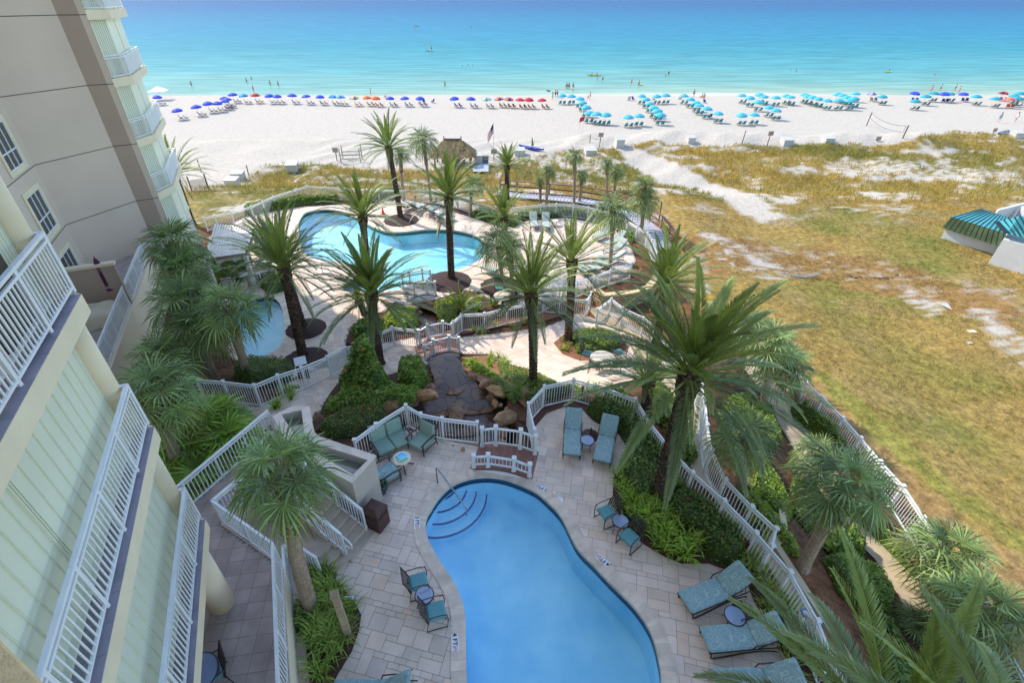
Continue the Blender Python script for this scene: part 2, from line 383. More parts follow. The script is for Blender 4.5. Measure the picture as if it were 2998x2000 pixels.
mp2=n.new('ShaderNodeMapping'); mp2.inputs['Scale'].default_value=(.06,.45,1); l.new(tc.outputs['Object'],mp2.inputs[0]); l.new(mp2.outputs[0],nz2.inputs['Vector'])
mq=n.new('ShaderNodeMapRange'); mq.inputs[1].default_value=.35; mq.inputs[2].default_value=.68; mq.inputs[3].default_value=.8; mq.inputs[4].default_value=1.22; l.new(nz2.outputs['Fac'],mq.inputs[0])
vm=n.new('ShaderNodeVectorMath'); vm.operation='SCALE'; l.new(rp.outputs[0],vm.inputs[0]); l.new(mq.outputs[0],vm.inputs['Scale']); n.remove(b); b=n.new('ShaderNodeBsdfDiffuse'); gl_=n.new('ShaderNodeBsdfGlossy'); gl_.inputs['Roughness'].default_value=.25; mxs=n.new('ShaderNodeMixShader'); mxs.inputs[0].default_value=.07; l.new(vm.outputs[0],b.inputs[0]); l.new(b.outputs[0],mxs.inputs[1]); l.new(gl_.outputs[0],mxs.inputs[2]); l.new(mxs.outputs[0],n['Material Output'].inputs[0])
bp=n.new('ShaderNodeBump'); bp.inputs['Distance'].default_value=.6; bp.inputs['Strength'].default_value=.5; l.new(nz2.outputs['Fac'],bp.inputs['Height']); l.new(bp.outputs[0],b.inputs['Normal'])
b_.build('sea',sm)['kind']='structure'
# ---------------------------------------------------------------- pools
def water_mat(name,tint,bsc=2.2,bs=.03,rf=.25):
    m=bpy.data.materials.new(name); m.use_nodes=True; n=m.node_tree.nodes; l=m.node_tree.links; n.remove(n['Principled BSDF'])
    t=n.new('ShaderNodeBsdfTransparent'); t.inputs[0].default_value=tint; g=n.new('ShaderNodeBsdfGlossy'); g.inputs['Roughness'].default_value=.04
    lw=n.new('ShaderNodeLayerWeight'); lw.inputs[0].default_value=.5; pw=n.new('ShaderNodeMath'); pw.operation='POWER'; pw.inputs[1].default_value=5; l.new(lw.outputs['Facing'],pw.inputs[0]); fr=n.new('ShaderNodeMath'); fr.operation='MULTIPLY_ADD'; fr.inputs[1].default_value=.95; fr.inputs[2].default_value=.045; l.new(pw.outputs[0],fr.inputs[0]); mx=n.new('ShaderNodeMixShader')
    tc=n.new('ShaderNodeTexCoord'); nz=n.new('ShaderNodeTexNoise'); nz.inputs['Scale'].default_value=bsc; nz.inputs['Detail'].default_value=5; nz.inputs['Distortion'].default_value=1.2; l.new(tc.outputs['Object'],nz.inputs['Vector'])
    bp=n.new('ShaderNodeBump'); bp.inputs['Strength'].default_value=.5; bp.inputs['Distance'].default_value=bs; l.new(nz.outputs['Fac'],bp.inputs['Height'])
    l.new(bp.outputs[0],g.inputs['Normal']); l.new(bp.outputs[0],lw.inputs['Normal']); l.new(fr.outputs[0],mx.inputs[0]); l.new(t.outputs[0],mx.inputs[1]); l.new(g.outputs[0],mx.inputs[2]); l.new(mx.outputs[0],n['Material Output'].inputs[0])
    return m
PW=water_mat('pool_water',(.86,.965,.985,1),2.6,.07)
def plaster(name,c1,c2):  # two-tone noise paints mottled ripple light into the plaster colour
    m=M(name,c1,.7,.0,.8,col2=c2,detail=9); n=m.node_tree.nodes; l=m.node_tree.links
    return m
PL=plaster('pool_plaster',L(138,208,238),L(182,232,250)); PL2=plaster('lagoon_plaster',L(128,200,212),L(156,216,224))
TB=M('waterline_tile',L(40,70,95),.25,.3,30); TG=M('waterline_tile_green',L(58,84,78),.25,.3,20); NAVY=M('navy_step_tile',L(30,55,120),.3,.2,20)
COP=M('travertine_coping',L(210,192,174),.75,.14,3,.15,60,attr='tint')
def pool(name,poly,z0,wm,fm,tile,depth,wat,steps=()):
    if area(poly)<0: poly=poly[::-1]
    n=len(poly); b=MB()
    for i in range(n):
        p,q=poly[i],poly[(i+1)%n]
        b.m(1).add([(p[0],p[1],z0+.03),(q[0],q[1],z0+.03),(q[0],q[1],z0-.3),(p[0],p[1],z0-.3)],[(0,1,2,3)])
        b.m(0).add([(p[0],p[1],z0-.3),(q[0],q[1],z0-.3),(q[0],q[1],z0-depth),(p[0],p[1],z0-depth)],[(0,1,2,3)])
    o=b.build(name,[wm,tile]); o['kind']='structure'
    fl=sheet('pool_floor',[poly],fm,0,50,zf=lambda x,y:z0-depth,kind=None,parent=o)
    wsh=sheet('water',[poly],wat,0,50,zf=lambda x,y:z0-.14,kind=None,parent=o)
    bb=MB()
    per=[Vector(p) for p in poly]; n=len(per)
    for i in range(n):
        a,c=per[i],per[(i+1)%n]
        k=max(1,int((c-a).length/.3)); tt=(c-a).normalized(); nn=Vector((tt.y,-tt.x)); a2,c2=a,c
        ta=(per[(i+1)%n]-per[i-1]).normalized(); tb=(per[(i+2)%n]-per[i]).normalized()
        na=Vector((ta.y,-ta.x)); nb=Vector((tb.y,-tb.x))
        for j in range(k):
            u,v=j/k,(j+1)/k-.02
            P1=a.lerp(c,u)-na.lerp(nb,u)*.03; P2=a.lerp(c,v)-na.lerp(nb,v)*.03; P3=a.lerp(c,v)+na.lerp(nb,v)*.36; P4=a.lerp(c,u)+na.lerp(nb,u)*.36
            s=random.uniform(.88,1.08); bb.col=(s,s*.985,s*.97)
            zt=z0+.09; bb.add([(*P1,zt),(*P4,zt),(*P3,zt),(*P2,zt),(*P1,z0-.02),(*P2,z0-.02)],[(0,1,2,3),(0,3,5,4)])
    bb.build('coping',COP,o)
    for cx,cy,rad,zt in steps:
        s=MB(); circ=[(cx+rad*math.cos(2*PI*k/40),cy+rad*math.sin(2*PI*k/40)) for k in range(40)]
        s.m(0).prism(circ,z0-depth,zt)
        for k in range(40):
            a0,a1=2*PI*k/40,2*PI*(k+1)/40
            q=lambda r,a,z:(cx+r*math.cos(a),cy+r*math.sin(a),z)
            s.m(1).add([q(rad+.004,a0,zt+.006),q(rad+.004,a1,zt+.006),q(rad-.045,a1,zt+.006),q(rad-.045,a0,zt+.006),q(rad+.004,a0,zt-.045),q(rad+.004,a1,zt-.045)],[(0,1,2,3),(0,4,5,1)])
        s.build('pool_step',[fm,NAVY],o)
    return o
cs=UZ(1282,1420,-.4)
pool('swimming_pool',NP,ZN,PL,PL,TB,1.25,PW,[(cs.x,cs.y,.72,-.36),(cs.x,cs.y,1.06,-.56),(cs.x,cs.y,1.40,-.76),(cs.x,cs.y,1.78,-.96)])
c2=UZ(1010,845,ZL-.3)
pool('lagoon_pool',LP,ZL,PL2,PL2,TG,1.15,PW,[(c2.x,c2.y,1.3,ZL-.4),(c2.x,c2.y,2.0,ZL-.7)])
pool('wading_pool',WP,ZL,PL2,PL2,TG,.7,PW)
# ---------------------------------------------------------------- paving
GROUT=M('grout',L(150,136,122),.9,.15,8)
TILE=M('travertine',L(212,190,172),.7,.10,1.6,.2,50,attr='tint',dist=.006)
TANG=R(-14)
def paving(name,outer,holes,cell=.15,ang=TANG,dz=.068,skip=()):
    b=MB(); ca,sa=math.cos(ang),math.sin(ang)
    P=[Vector(p[:2]) for p in outer]; uv=[(p.x*ca+p.y*sa,-p.x*sa+p.y*ca) for p in P]
    u0,v0=min(p[0] for p in uv),min(p[1] for p in uv); nu=int((max(p[0] for p in uv)-u0)/cell)+3; nv=int((max(p[1] for p in uv)-v0)/cell)+3
    I,J=np.meshgrid(np.arange(nu+1),np.arange(nv+1),indexing='ij')
    UU=u0+(I-1)*cell; VV=v0+(J-1)*cell; X=UU*ca-VV*sa; Y=UU*sa+VV*ca
    ok=npinside(X,Y,outer)
    for h in holes: ok&=~npinside(X,Y,h)
    cellok=ok[:-1,:-1]&ok[1:,:-1]&ok[:-1,1:]&ok[1:,1:]
    used=np.zeros_like(cellok); sizes=[(3,2),(2,3),(2,2),(2,2),(3,3),(2,4),(4,2),(1,2),(2,1),(1,1)]
    g=.005
    for i in range(nu):
        for j in range(nv):
            if used[i,j] : continue
            random.shuffle(sizes) if random.random()<.5 else None
            for a,c in sorted(sizes,key=lambda s:-s[0]*s[1]*random.uniform(.45,1)):
                if i+a<=nu and j+c<=nv and not used[i:i+a,j:j+c].any(): break
            else: a=c=1
            used[i:i+a,j:j+c]=True
            blk=cellok[i:i+a,j:j+c]
            if not blk.any(): continue
            s=random.gauss(1,.055); t=random.gauss(0,.012); b.col=(s+t,s,s-t*1.5)
            if random.random()<.05: b.col=(s*1.02,s*.94,s*.88)
            def quad(i0,i1,j0,j1,gi0,gi1,gj0,gj1):
                us=(u0+(i0-1)*cell+gi0,u0+(i1-1)*cell-gi1); vs_=(v0+(j0-1)*cell+gj0,v0+(j1-1)*cell-gj1); q=[]
                for uu,vv in((us[0],vs_[0]),(us[1],vs_[0]),(us[1],vs_[1]),(us[0],vs_[1])):
                    x=uu*ca-vv*sa; y=uu*sa+vv*ca; q.append((x,y,H(x,y)+dz))
                b.add(q,[(0,1,2,3)])
            if blk.all(): quad(i,i+a,j,j+c,g,g,g,g)
            else:
                for ii in range(a):
                    for jj in range(c):
                        if blk[ii,jj]: quad(i+ii,i+ii+1,j+jj,j+jj+1,g if ii==0 else 0,g if ii==a-1 else 0,g if jj==0 else 0,g if jj==c-1 else 0)
    o=sheet(name,[outer]+list(holes),GROUT,.046,.6)
    b.build('paving',TILE,o); return o
near_deck=[Vector((-9,14.2)),Vector((-6.6,13.2)),Vector((-4.6,12.3))]+SL([(1037,1290),(1100,1243),(1188,1188),(1232,1213),(1294,1226),(1397,1238)],1.2)+[U(1412,1313).to_2d(),U(1565,1335).to_2d()]+[Vector(p) for p in SL([(1547,1183),(1594,1132),(1680,1113),(1772,1137),(1862,1170),(1903,1238),(1969,1322),(2028,1385),(2121,1467),(2214,1562),(2314,1677),(2394,1820),(2457,1982),(2500,2110),(2540,2250)],1.2)]+[Vector(p) for p in ((8.0,0),(8,-3),(-6,-3),(-5.2,5),(-7.6,9.2),(-9,12))]
paving('pool_deck',near_deck,[NP])
lag=DL([(475,655),(470,600),(480,545),(560,500),(640,482),(700,474),(780,470),(850,470),(925,458),(985,470),(1050,490),(1085,500),(1150,524),(1190,510),(1300,500),(1400,518),(1445,560),(1460,600),(1440,630),(1250,698),(1190,715),(1130,700),(1100,672),(1060,668),(1000,692),(955,712),(905,695),(865,735),(805,755),(795,790),(790,812),(760,835),(700,862),(650,880),(560,850),(480,760)])
paving('lagoon_deck',lag,[LP,WP],cell=.16,ang=R(20))
pathL=DL([(652,886),(700,862),(760,835),(800,812),(860,793),(950,776),(985,800),(985,838),(900,862),(790,882),(770,905),(735,950),(705,985),(620,1000),(540,960),(440,930),(455,900),(560,925),(600,935),(690,890)])
paving('garden_path',pathL,[],ang=R(30))
pathR=DL([(1030,800),(1050,776),(1150,765),(1240,755),(1330,722),(1395,742),(1440,775),(1480,830),(1470,870),(1400,905),(1300,893),(1200,852),(1120,815),(1060,815)])
paving('garden_path',pathR,[],ang=R(-40))
CONC=M('concrete_path',L(180,162,134),.85,.12,1.2,.2,30,dist=.01)
sheet('concrete_path',[DL([(1350,712),(1400,700),(1500,790),(1590,850),(1608,900),(1612,1000),(1628,1100),(1680,1180),(1790,1270),(1880,1400),(1950,1568),(2000,1700),(1960,1700),(1915,1568),(1850,1440),(1760,1300),(1600,1100),(1540,1000),(1520,930),(1490,870),(1440,790),(1380,745)])],CONC,.05,.6)
sheet('concrete_path',[SL([(2200,1040),(2290,1150),(2340,1230),(2400,1290),(2440,1370),(2500,1450),(2580,1560),(2650,1640),(2700,1710),(2780,1900),(2900,2100),(2800,2100),(2700,1900),(2630,1750),(2560,1640),(2480,1560),(2400,1440),(2330,1330),(2290,1260),(2230,1150),(2160,1060)])],CONC,.05,.6)
ribbon('garden_kerb',SL([(2230,1400),(2290,1500),(2300,1560),(2278,1610),(2330,1690),(2420,1830),(2500,1960),(2560,2080)]),.22,CONC,.22,closed=False,thick=.3,kind='structure')
# beds
MUL=M('bark_mulch',L(84,56,42),.95,.35,18,.6,30,dist=.05); PINE=M('pine_straw',L(134,92,66),.95,.3,14,.6,40,dist=.05); DMUL=M('dark_mulch',L(58,36,34),.95,.35,18,.6,30,dist=.05)
BED_R=[*[Vector(p) for p in SL([(1568,1252),(1600,1215),(1650,1196),(1707,1206),(1735,1236),(1772,1258),(1810,1275),(1832,1310),(1825,1345),(1812,1375),(1795,1405),(1793,1450),(1805,1500),(1840,1560),(1883,1599),(1947,1637),(1994,1656),(2074,1656),(2135,1679),(2189,1723),(2202,1762),(2234,1813),(2260,1860),(2310,1960),(2360,2100)])],Vector((8.6,2)),Vector((8.1,4.6)),Vector((7.85,8.6)),Vector((7.15,12)),Vector((6.1,14.5)),Vector((4.2,15.9)),Vector((2.1,15.5)),Vector((1.0,14.4))]
sheet('planting_bed',[BED_R],MUL,.085,.6)
BED_L=[*[Vector(p) for p in SL([(985,1704),(1037,1762),(1059,1806),(1053,1851),(1031,1915),(992,1978),(960,2040)])],Vector((-3.6,3.6)),Vector((-4.3,4.6)),Vector((-5.6,7.6)),Vector((-5.2,8.6)),Vector((-4.7,8.2))]
sheet('planting_bed',[BED_L],MUL,.085,.6)
for pts,m in(([(735,900)],0),):pass
def disk(px,py,rw,m,asp=1):
    c=D(px,py); sheet('palm_bed',[[(c.x+rw*math.cos(2*PI*k/28)*(1+.05*math.sin(3*k)),c.y+rw*asp*math.sin(2*PI*k/28)) for k in range(28)]],m,.085,.6,extra=lambda x,y:.12*max(0,1-((x-c.x)**2+(y-c.y)**2)/rw**2))
disk(703,826,1.15,DMUL); disk(703,757,1.15,DMUL); disk(921,507,1.5,DMUL); disk(1030,648,1.55,DMUL); disk(1152,660,1.45,DMUL); 
for pts,m in(([(1270,790),(1300,765),(1360,758),(1420,770),(1440,800),(1400,828),(1330,830),(1290,815)],PINE),
             ([(1060,770),(1150,752),(1240,742),(1300,725),(1290,712),(1180,735),(1070,755)],PINE),
             ([(940,700),(1000,690),(1060,676),(1110,680),(1160,712),(1240,700),(1240,712),(1150,728),(1060,745),(1040,760),(1000,720)],MUL),
             ([(805,755),(870,720),(905,712),(960,715),(965,755),(880,765),(810,800),(795,785)],MUL),
             ([(780,880),(900,862),(980,845),(970,900),(960,935),(930,945),(830,1010),(730,990),(712,985),(735,950)],MUL),
             ([(1060,822),(1120,818),(1200,855),(1300,895),(1325,885),(1250,915),(1205,940),(1160,900),(1100,880),(1060,850)],PINE)):
    sheet('planting_bed',[DL(pts)],m,.09,.6)
# pond + stream
FLAG=bpy.data.materials.new('flagstone'); FLAG.use_nodes=True; n=FLAG.node_tree.nodes; l=FLAG.node_tree.links; b=n['Principled BSDF']
tc=n.new('ShaderNodeTexCoord'); vo=n.new('ShaderNodeTexVoronoi'); vo.feature='DISTANCE_TO_EDGE'; vo.inputs['Scale'].default_value=1.6; vc=n.new('ShaderNodeTexVoronoi'); vc.inputs['Scale'].default_value=1.6
nz=n.new('ShaderNodeTexNoise'); nz.inputs['Scale'].default_value=1.5; nz.inputs['Detail'].default_value=5; ad=n.new('ShaderNodeVectorMath'); ad.operation='MULTIPLY_ADD'; ad.inputs[1].default_value=(.5,.5,.5)
l.new(tc.outputs['Object'],nz.inputs['Vector']); l.new(nz.outputs['Color'],ad.inputs[0]); l.new(tc.outputs['Object'],ad.inputs[2]); l.new(ad.outputs[0],vo.inputs['Vector']); l.new(ad.outputs[0],vc.inputs['Vector'])
s_=n.new('ShaderNodeSeparateColor'); l.new(vc.outputs['Color'],s_.inputs[0]); rp=ramp(n,l,s_.outputs[0],[(0,L(104,72,48)),(.4,L(136,96,62)),(.7,L(94,66,50)),(1,L(148,106,68))])
gt=n.new('ShaderNodeMapRange'); gt.inputs[1].default_value=.0; gt.inputs[2].default_value=.05; gt.inputs[3].default_value=.35; l.new(vo.outputs['Distance'],gt.inputs[0])
vm=n.new('ShaderNodeVectorMath'); vm.operation='SCALE'; l.new(rp.outputs[0],vm.inputs[0]); l.new(gt.outputs[0],vm.inputs['Scale']); l.new(vm.outputs[0],b.inputs['Base Color']); b.inputs['Roughness'].default_value=.65
bp=n.new('ShaderNodeBump'); bp.inputs['Distance'].default_value=.05; l.new(gt.outputs[0],bp.inputs['Height']); l.new(bp.outputs[0],b.inputs['Normal'])
SW_=water_mat('stream_water',(.78,.78,.8,1),5,.03)
zp=lambda x,y:-.95+.35*sstep(15,18.5,y) 
pb=sheet('pond',[POND],FLAG,0,.6,zf=lambda x,y:zp(x,y)); sheet('water',[offset(POND,-.02)],SW_,0,.6,zf=lambda x,y:zp(x,y)+.07,kind=None,parent=pb)
zs=lambda x,y:min(-.6,H(x,y)-.28)
pb=sheet('stream',[STREAM],FLAG,0,.6,zf=zs); sheet('water',[offset(STREAM,-.02)],SW_,0,.6,zf=lambda x,y:zs(x,y)+.05,kind=None,parent=pb)
wl=MB(); pp=POND if area(POND)>0 else POND[::-1]
for i in range(len(pp)):
    p,q=pp[i],pp[(i+1)%len(pp)]; wl.add([(p[0],p[1],.03+H(*p)),(q[0],q[1],.03+H(*q)),(q[0],q[1],-1.2),(p[0],p[1],-1.2)],[(0,1,2,3)])
ROCK=M('sandstone',L(150,104,66),.85,.35,3,.9,11,attr='tint',col2=L(170,140,104),dist=.08)
wl.build('pond_wall',ROCK)['kind']='structure'
lg_=MB()
for x,y,a,w_,h_,z in((1400,1200,.2,1.5,.5,.16),(1470,1215,-.1,1.3,.55,.2),(1330,1150,.35,1.1,.5,.14),(1420,1150,.1,1.6,.6,.2),(1370,1110,.3,1.0,.5,.22),(1350,1085,.1,.8,.5,.26),(1450,1175,0,1.1,.45,.15),(1360,1260,.1,2.0,.5,.22),(1440,1280,.0,1.8,.5,.3),(1290,1210,.3,1.2,.5,.2),(1350,1300,.1,1.6,.5,.34)):
    p=UZ(x,y,-.75); pts=[]
    for k in range(9):
        t=2*PI*k/9; r_=random.uniform(.75,1.1); q=Vector((math.cos(t)*w_/2*r_,math.sin(t)*h_/2*r_)); pts.append((p.x+q.x*math.cos(a)-q.y*math.sin(a),p.y+q.x*math.sin(a)+q.y*math.cos(a)))
    if all(inside(*q,POND) for q in pts): lg_.prism(pts,-1.1,zp(p.x,p.y)+z*.6)
lg_.build('pond_ledge',FLAG)['kind']='structure'
# ---------------------------------------------------------------- tower next to the viewer
P0=Vector((-6.95,7.35)); dv=Vector((.385,-.923)).normalized(); nv=Vector((.923,.385)).normalized()
def PT(s,off,z=0): p=P0+dv*s+nv*off; return Vector((p.x,p.y,z))
WHITE=M('white_metal',L(212,213,212),.4,.07,2.5); CREAM=M('cream_stucco',L(212,198,166),.85,.06,1.5,.15,120,dist=.005)
TAUPE=M('taupe_stucco',L(196,178,158),.9,.07,.35,.2,60,dist=.006); TAUPE2=M('darker_taupe_stucco',L(166,146,128),.9,.05,.35,.2,60,dist=.006)  # darker tone paints the tower band's shade; also used on the partition wall
SHUT=M('shutter_panel',L(206,208,184),.5,.03,1); SHUTD=M('shutter_seam',L(150,160,142),.6,.05,1); FTILE=M('slate_floor_tile',L(128,122,132),.5,.2,2.5,.1,20); JOINT=M('wall_joint',L(92,84,76),.9,.05,1)
GLASS=M('window_glass',L(40,48,50),.08,.1,.5,coat=.3); DARKB=M('dark_opening',L(70,64,50),.8,.1,1); BEIGE=M('beige_stucco',L(214,196,168),.88,.05,.8,.15,80,dist=.005)
def railing(name,pts,z,parent=None,h=1.07,mat=None,gap=.115,pw=.05,closed_ends=True,zf=None,post_every=1.35,wide=.07,label=None,cat=None,group=None,off=.06,cap=False):
    """rails + pickets; every post a mesh of its own"""
    mat=mat or WHITE; P=[Vector(p[:2]) for p in pts]; Z=zf or (lambda x,y:z)
    root=empty(name,(P[0].x,P[0].y,Z(P[0].x,P[0].y)),0,label,cat,group) if parent is None else None
    b=MB(); posts=[]
    o3=lambda p,hh:Vector((p.x,p.y,Z(p.x,p.y)+hh))
    for i in range(len(P)-1):
        a,c=P[i],P[i+1]; ln=(c-a).length; k=max(1,round(ln/post_every))
        for j in range(k):
            u,v=a.lerp(c,j/k),a.lerp(c,(j+1)/k); posts.append(u)
            b.bar(o3(u,h-.03),o3(v,h-.03),wide,.05); b.bar(o3(u,h-.15),o3(v,h-.15),.04,.045); b.bar(o3(u,off+.03),o3(v,off+.03),.045,.04)
            m=max(1,int((v-u).length/gap))
            for q in range(1,m):
                p=u.lerp(v,q/m); x0,x1=o3(p,off+.03),o3(p,h-.15); w_=.011
                b.add([x0+Vector((sx_*w_,sy_*w_,0)) for sx_,sy_ in((-1,-1),(1,-1),(1,1),(-1,1))]+[x1+Vector((sx_*w_,sy_*w_,0)) for sx_,sy_ in((-1,-1),(1,-1),(1,1),(-1,1))],[(0,1,5,4),(1,2,6,5),(2,3,7,6),(3,0,4,7)])
    posts.append(P[-1])
    par=root if root else parent
    if root: base=root.location.copy()
    def loc(bm):
        if root: bm.v=[(x-base.x,y-base.y,zz-base.z) for x,y,zz in bm.v]
        return bm
    pan=loc(b).build('railing' if parent is not None else 'rail_panel',mat,par)
    pm={}
    for p in posts:
        q=MB().box((0,0,h/2),(pw,pw,h)); 
        if cap: q.box((0,0,h+.03),(pw+.05,pw+.05,.06))
        key='k'
        if key not in pm: pm[key]=q.build('post',mat,root if root else pan); o=pm[key]
        else: o=pm[key].copy(); C.objects.link(o)
        g=o3(p,0); 
        if root: g=g-base
        o.location=g
    return root or pan
B1=empty('apartment_tower',(P0.x,P0.y,-2),0,'pale near tower at the left with stacked balconies and closed mint storm shutters','apartment tower')
def bpart(mb,name,mat,root,**k):
    bl=root.location; mb.v=[(x-bl.x,y-bl.y,z-bl.z) for x,y,z in mb.v]; return mb.build(name,mat,root,**k)
# massing behind the shutters
core=[PT(.2,-.5),PT(26,-.5),PT(26,-14),PT(.2,-14)]
bpart(MB().prism([p.to_2d() for p in core],4.0,13.6).prism([p.to_2d() for p in core],13.6,40),'wall',BEIGE,B1)
bpart(MB().prism([p.to_2d() for p in (PT(.35,-3.5),PT(26,-3.5),PT(26,-14),PT(.35,-14))],-2,4.0),'wall',BEIGE,B1)
SLZ=[9.95,6.85,3.75]
def slabpoly(): return [PT(.16,0).to_2d(),PT(0,-.16).to_2d(),PT(0,-1.6).to_2d(),PT(26,-1.6).to_2d(),PT(26,0).to_2d()]
for z in SLZ+[13.05+3.1*k for k in range(8)]:
    b=MB(); b.m(0).prism(slabpoly(),z-.36,z-.012)
    bpart(b,'slab',CREAM,B1)
    if z>12: 
        continue
    b=MB(); 
    s=.16
    for k in range(34):
        e=s+.46; q=[PT(s,-.004).to_2d(),PT(s,-1.5).to_2d(),PT(e-.006,-1.5).to_2d(),PT(e-.006,-.004).to_2d()]; b.prism(q,z-.012,z,True); s=e
        if s>16: break
    bpart(b,'floor_tiles',FTILE,B1)
def shutter(root,a,c,z0,z1,pitch=.30,seams=None,name='shutter'):
    """panelled storm shutter between two plan points"""
    a=Vector(a[:2]); c=Vector(c[:2]); ln=(c-a).length; t=(c-a)/ln; nn=Vector((t.y,-t.x)); 
    if nn.dot(Vector((1,.2)))<0: nn=-nn
    b=MB(); k=int(ln/pitch)
    b.m(0).add([(a.x,a.y,z0),(c.x,c.y,z0),(c.x,c.y,z1),(a.x,a.y,z1)],[(0,1,2,3)])
    for i in range(1,k):
        p=a.lerp(c,i/k); 
        for s_,mm,dd,ww in((0,1,.006,.022),(.014,0,.018,.012)):
            q=p+t*s_; b.m(mm).bar((q.x+nn.x*dd/2,q.y+nn.y*dd/2,z0+.05),(q.x+nn.x*dd/2,q.y+nn.y*dd/2,z1-.01),ww,dd+.004,up=(nn.x,nn.y,0))
    for f in (seams or []):
        p=a.lerp(c,f)
        for s_ in(-.05,0,.05): q=p+t*s_; b.m(0).bar((q.x+nn.x*.02,q.y+nn.y*.02,z0+.05),(q.x+nn.x*.02,q.y+nn.y*.02,z1-.01),.022,.04,up=(nn.x,nn.y,0))
    b.m(0).bar((a.x+nn.x*.03,a.y+nn.y*.03,z0+.04),(c.x+nn.x*.03,c.y+nn.y*.03,z0+.04),.09,.08)
    return bpart(b,name,[SHUT,SHUTD],root)
shutter(B1,PT(.12,-.44),PT(20,-.44),6.85,9.59,.3,[.17,.36]); shutter(B1,PT(.12,-.44),PT(20,-.44),3.75,6.49,.3,[.24,.5])
# top level: shutters stacked at the end, brown return panel and opening
shutter(B1,PT(.12,-.44),PT(.75,-.44),9.95,12.69,.1); 
bpart(MB().prism([PT(.77,-.42).to_2d(),PT(.77,-.49).to_2d(),PT(1.9,-.49).to_2d(),PT(1.9,-.42).to_2d()],9.95,12.69),'door_panel',DARKB,B1)
bpart(MB().prism([PT(.77,-.36).to_2d(),PT(.77,-.485).to_2d(),PT(14,-.485).to_2d(),PT(14,-.36).to_2d()],9.951,9.99),'door_track',WHITE,B1)
for z in SLZ+[13.05,16.15]:
    b=MB(); zb={9.95:6.85,6.85:3.75,3.75:1.2}.get(z,z-3.1)
    c=PT(.1,-.42) if z>4 else PT(.8,-.34); r=.2 if z>4 else .31
    b.lathe([(r,zb),(r,z-.36)],(c.x,c.y,0),28); bpart(b,'column',CREAM if z>4 else BEIGE,B1,smooth=True)
for z in SLZ:
    railing('railing',[PT(.05,-1.2),PT(.05,-.12),PT(16,-.12)],z,B1); 
for o in [k for k in C.objects if k.parent==B1 and k.name.startswith('railing')]: o.location-=B1.location
# stucco ledge of the bay at the viewer's own level
lp=[UZ(-60,1830,11.2),UZ(0,1888,11.2),UZ(116,2006,11.2),UZ(180,2150,11.2)]
b=MB(); b.prism([p.to_2d() for p in lp]+[PT(9,-.5).to_2d(),PT(4.6,-.5).to_2d()],10.95,11.2); bpart(b,'ledge',M('rough_stucco',L(205,178,132),.95,.12,12,.8,60,dist=.02),B1)
# ---------------------------------------------------------------- far wing of the tower
V1=Vector((-22.9,25.2)); V2=Vector((-21.4,29.0)); V3=Vector((-20.62,29.45)); V4=Vector((-20.38,29.62)); VM=Vector((-20.2,31.2)); VR=Vector((-22.5,36.4))
B2=empty('apartment_tower',(V2.x,V2.y,-3),0,'tall taupe tower wing beyond, with joint lines, a dark vertical band and corner balconies','apartment tower')
W0=V1+dv*16; wl=[W0,V1,V2]
top=40
bpart(MB().prism([W0,V1,V2,Vector((-24,31)),Vector((-36,30)),Vector((-26,4))],-3,top),'wall',TAUPE,B2)
bpart(MB().prism([V2,V3,Vector((-20.9,30)),Vector((-24,31))],-3,top-.1),'shade_band',TAUPE2,B2)  # shade of this strip is put into the darker stucco colour
bpart(MB().prism([V3,V4,Vector((-20.7,30.0)),Vector((-21.3,30.6))],-3,top),'pilaster',TAUPE,B2)
sw0,sw1,sw2=Vector((-20.62,30.0)),Vector((-20.6,31.3)),Vector((-22.75,35.9))
bpart(MB().prism([sw0+Vector((-.05,0)),sw1+Vector((-.05,0)),sw2+Vector((-.05,0)),Vector((-33.8,31.3)),Vector((-24,30.6))],-3,top-.05),'wall',BEIGE,B2)
FZ=[1.2,4.3,7.37,10.48,13.55]
b=MB()
for z in [4.04,7.18,10.26,13.36]:
    for p,q in((W0,V1),(V1,V2),(V2,V3),(V3,V4)):
        t=(q-p).normalized(); nn=Vector((t.y,-t.x)); nn=nn if nn.x>0 else -nn
        b.bar((p.x+nn.x*.002,p.y+nn.y*.002,z),(q.x+nn.x*.002,q.y+nn.y*.002,z),.02,.035)
bpart(b,'wall_joint',JOINT,B2)
for i,z in enumerate(FZ+[16.6,19.7,22.8,25.9]):
    if z>1.3: bpart(MB().prism([V4,VM,VR,Vector((-26,36)),Vector((-23,30))],z-.42,z),'slab',CREAM,B2)
    zt=(FZ+[16.6,19.7,22.8,25.9,29])[i+1]-.42
    if i>4: continue
    b=MB(); 
    shutter(B2,sw0,sw1,z,zt,.16); shutter(B2,sw1,sw2,z,zt,1.7)
    if z>1.3:
        r=railing('railing',[V4+Vector((-.12,.12)),VM+Vector((-.14,0)),VR+Vector((-.06,-.12)),VR+Vector((-.9,-.5))],z,B2); r.location-=B2.location
def phit(px,py,P,n2):
    d=ray(px,py); t=(Vector((P.x,P.y)).dot(n2))/(d.x*n2.x+d.y*n2.y); return Vector((d.x*t,d.y*t,CAMZ+d.z*t))
ft,fb,nt_=phit(105,532,V1,nv),phit(172,669,V1,nv),phit(60,572,V1,nv)
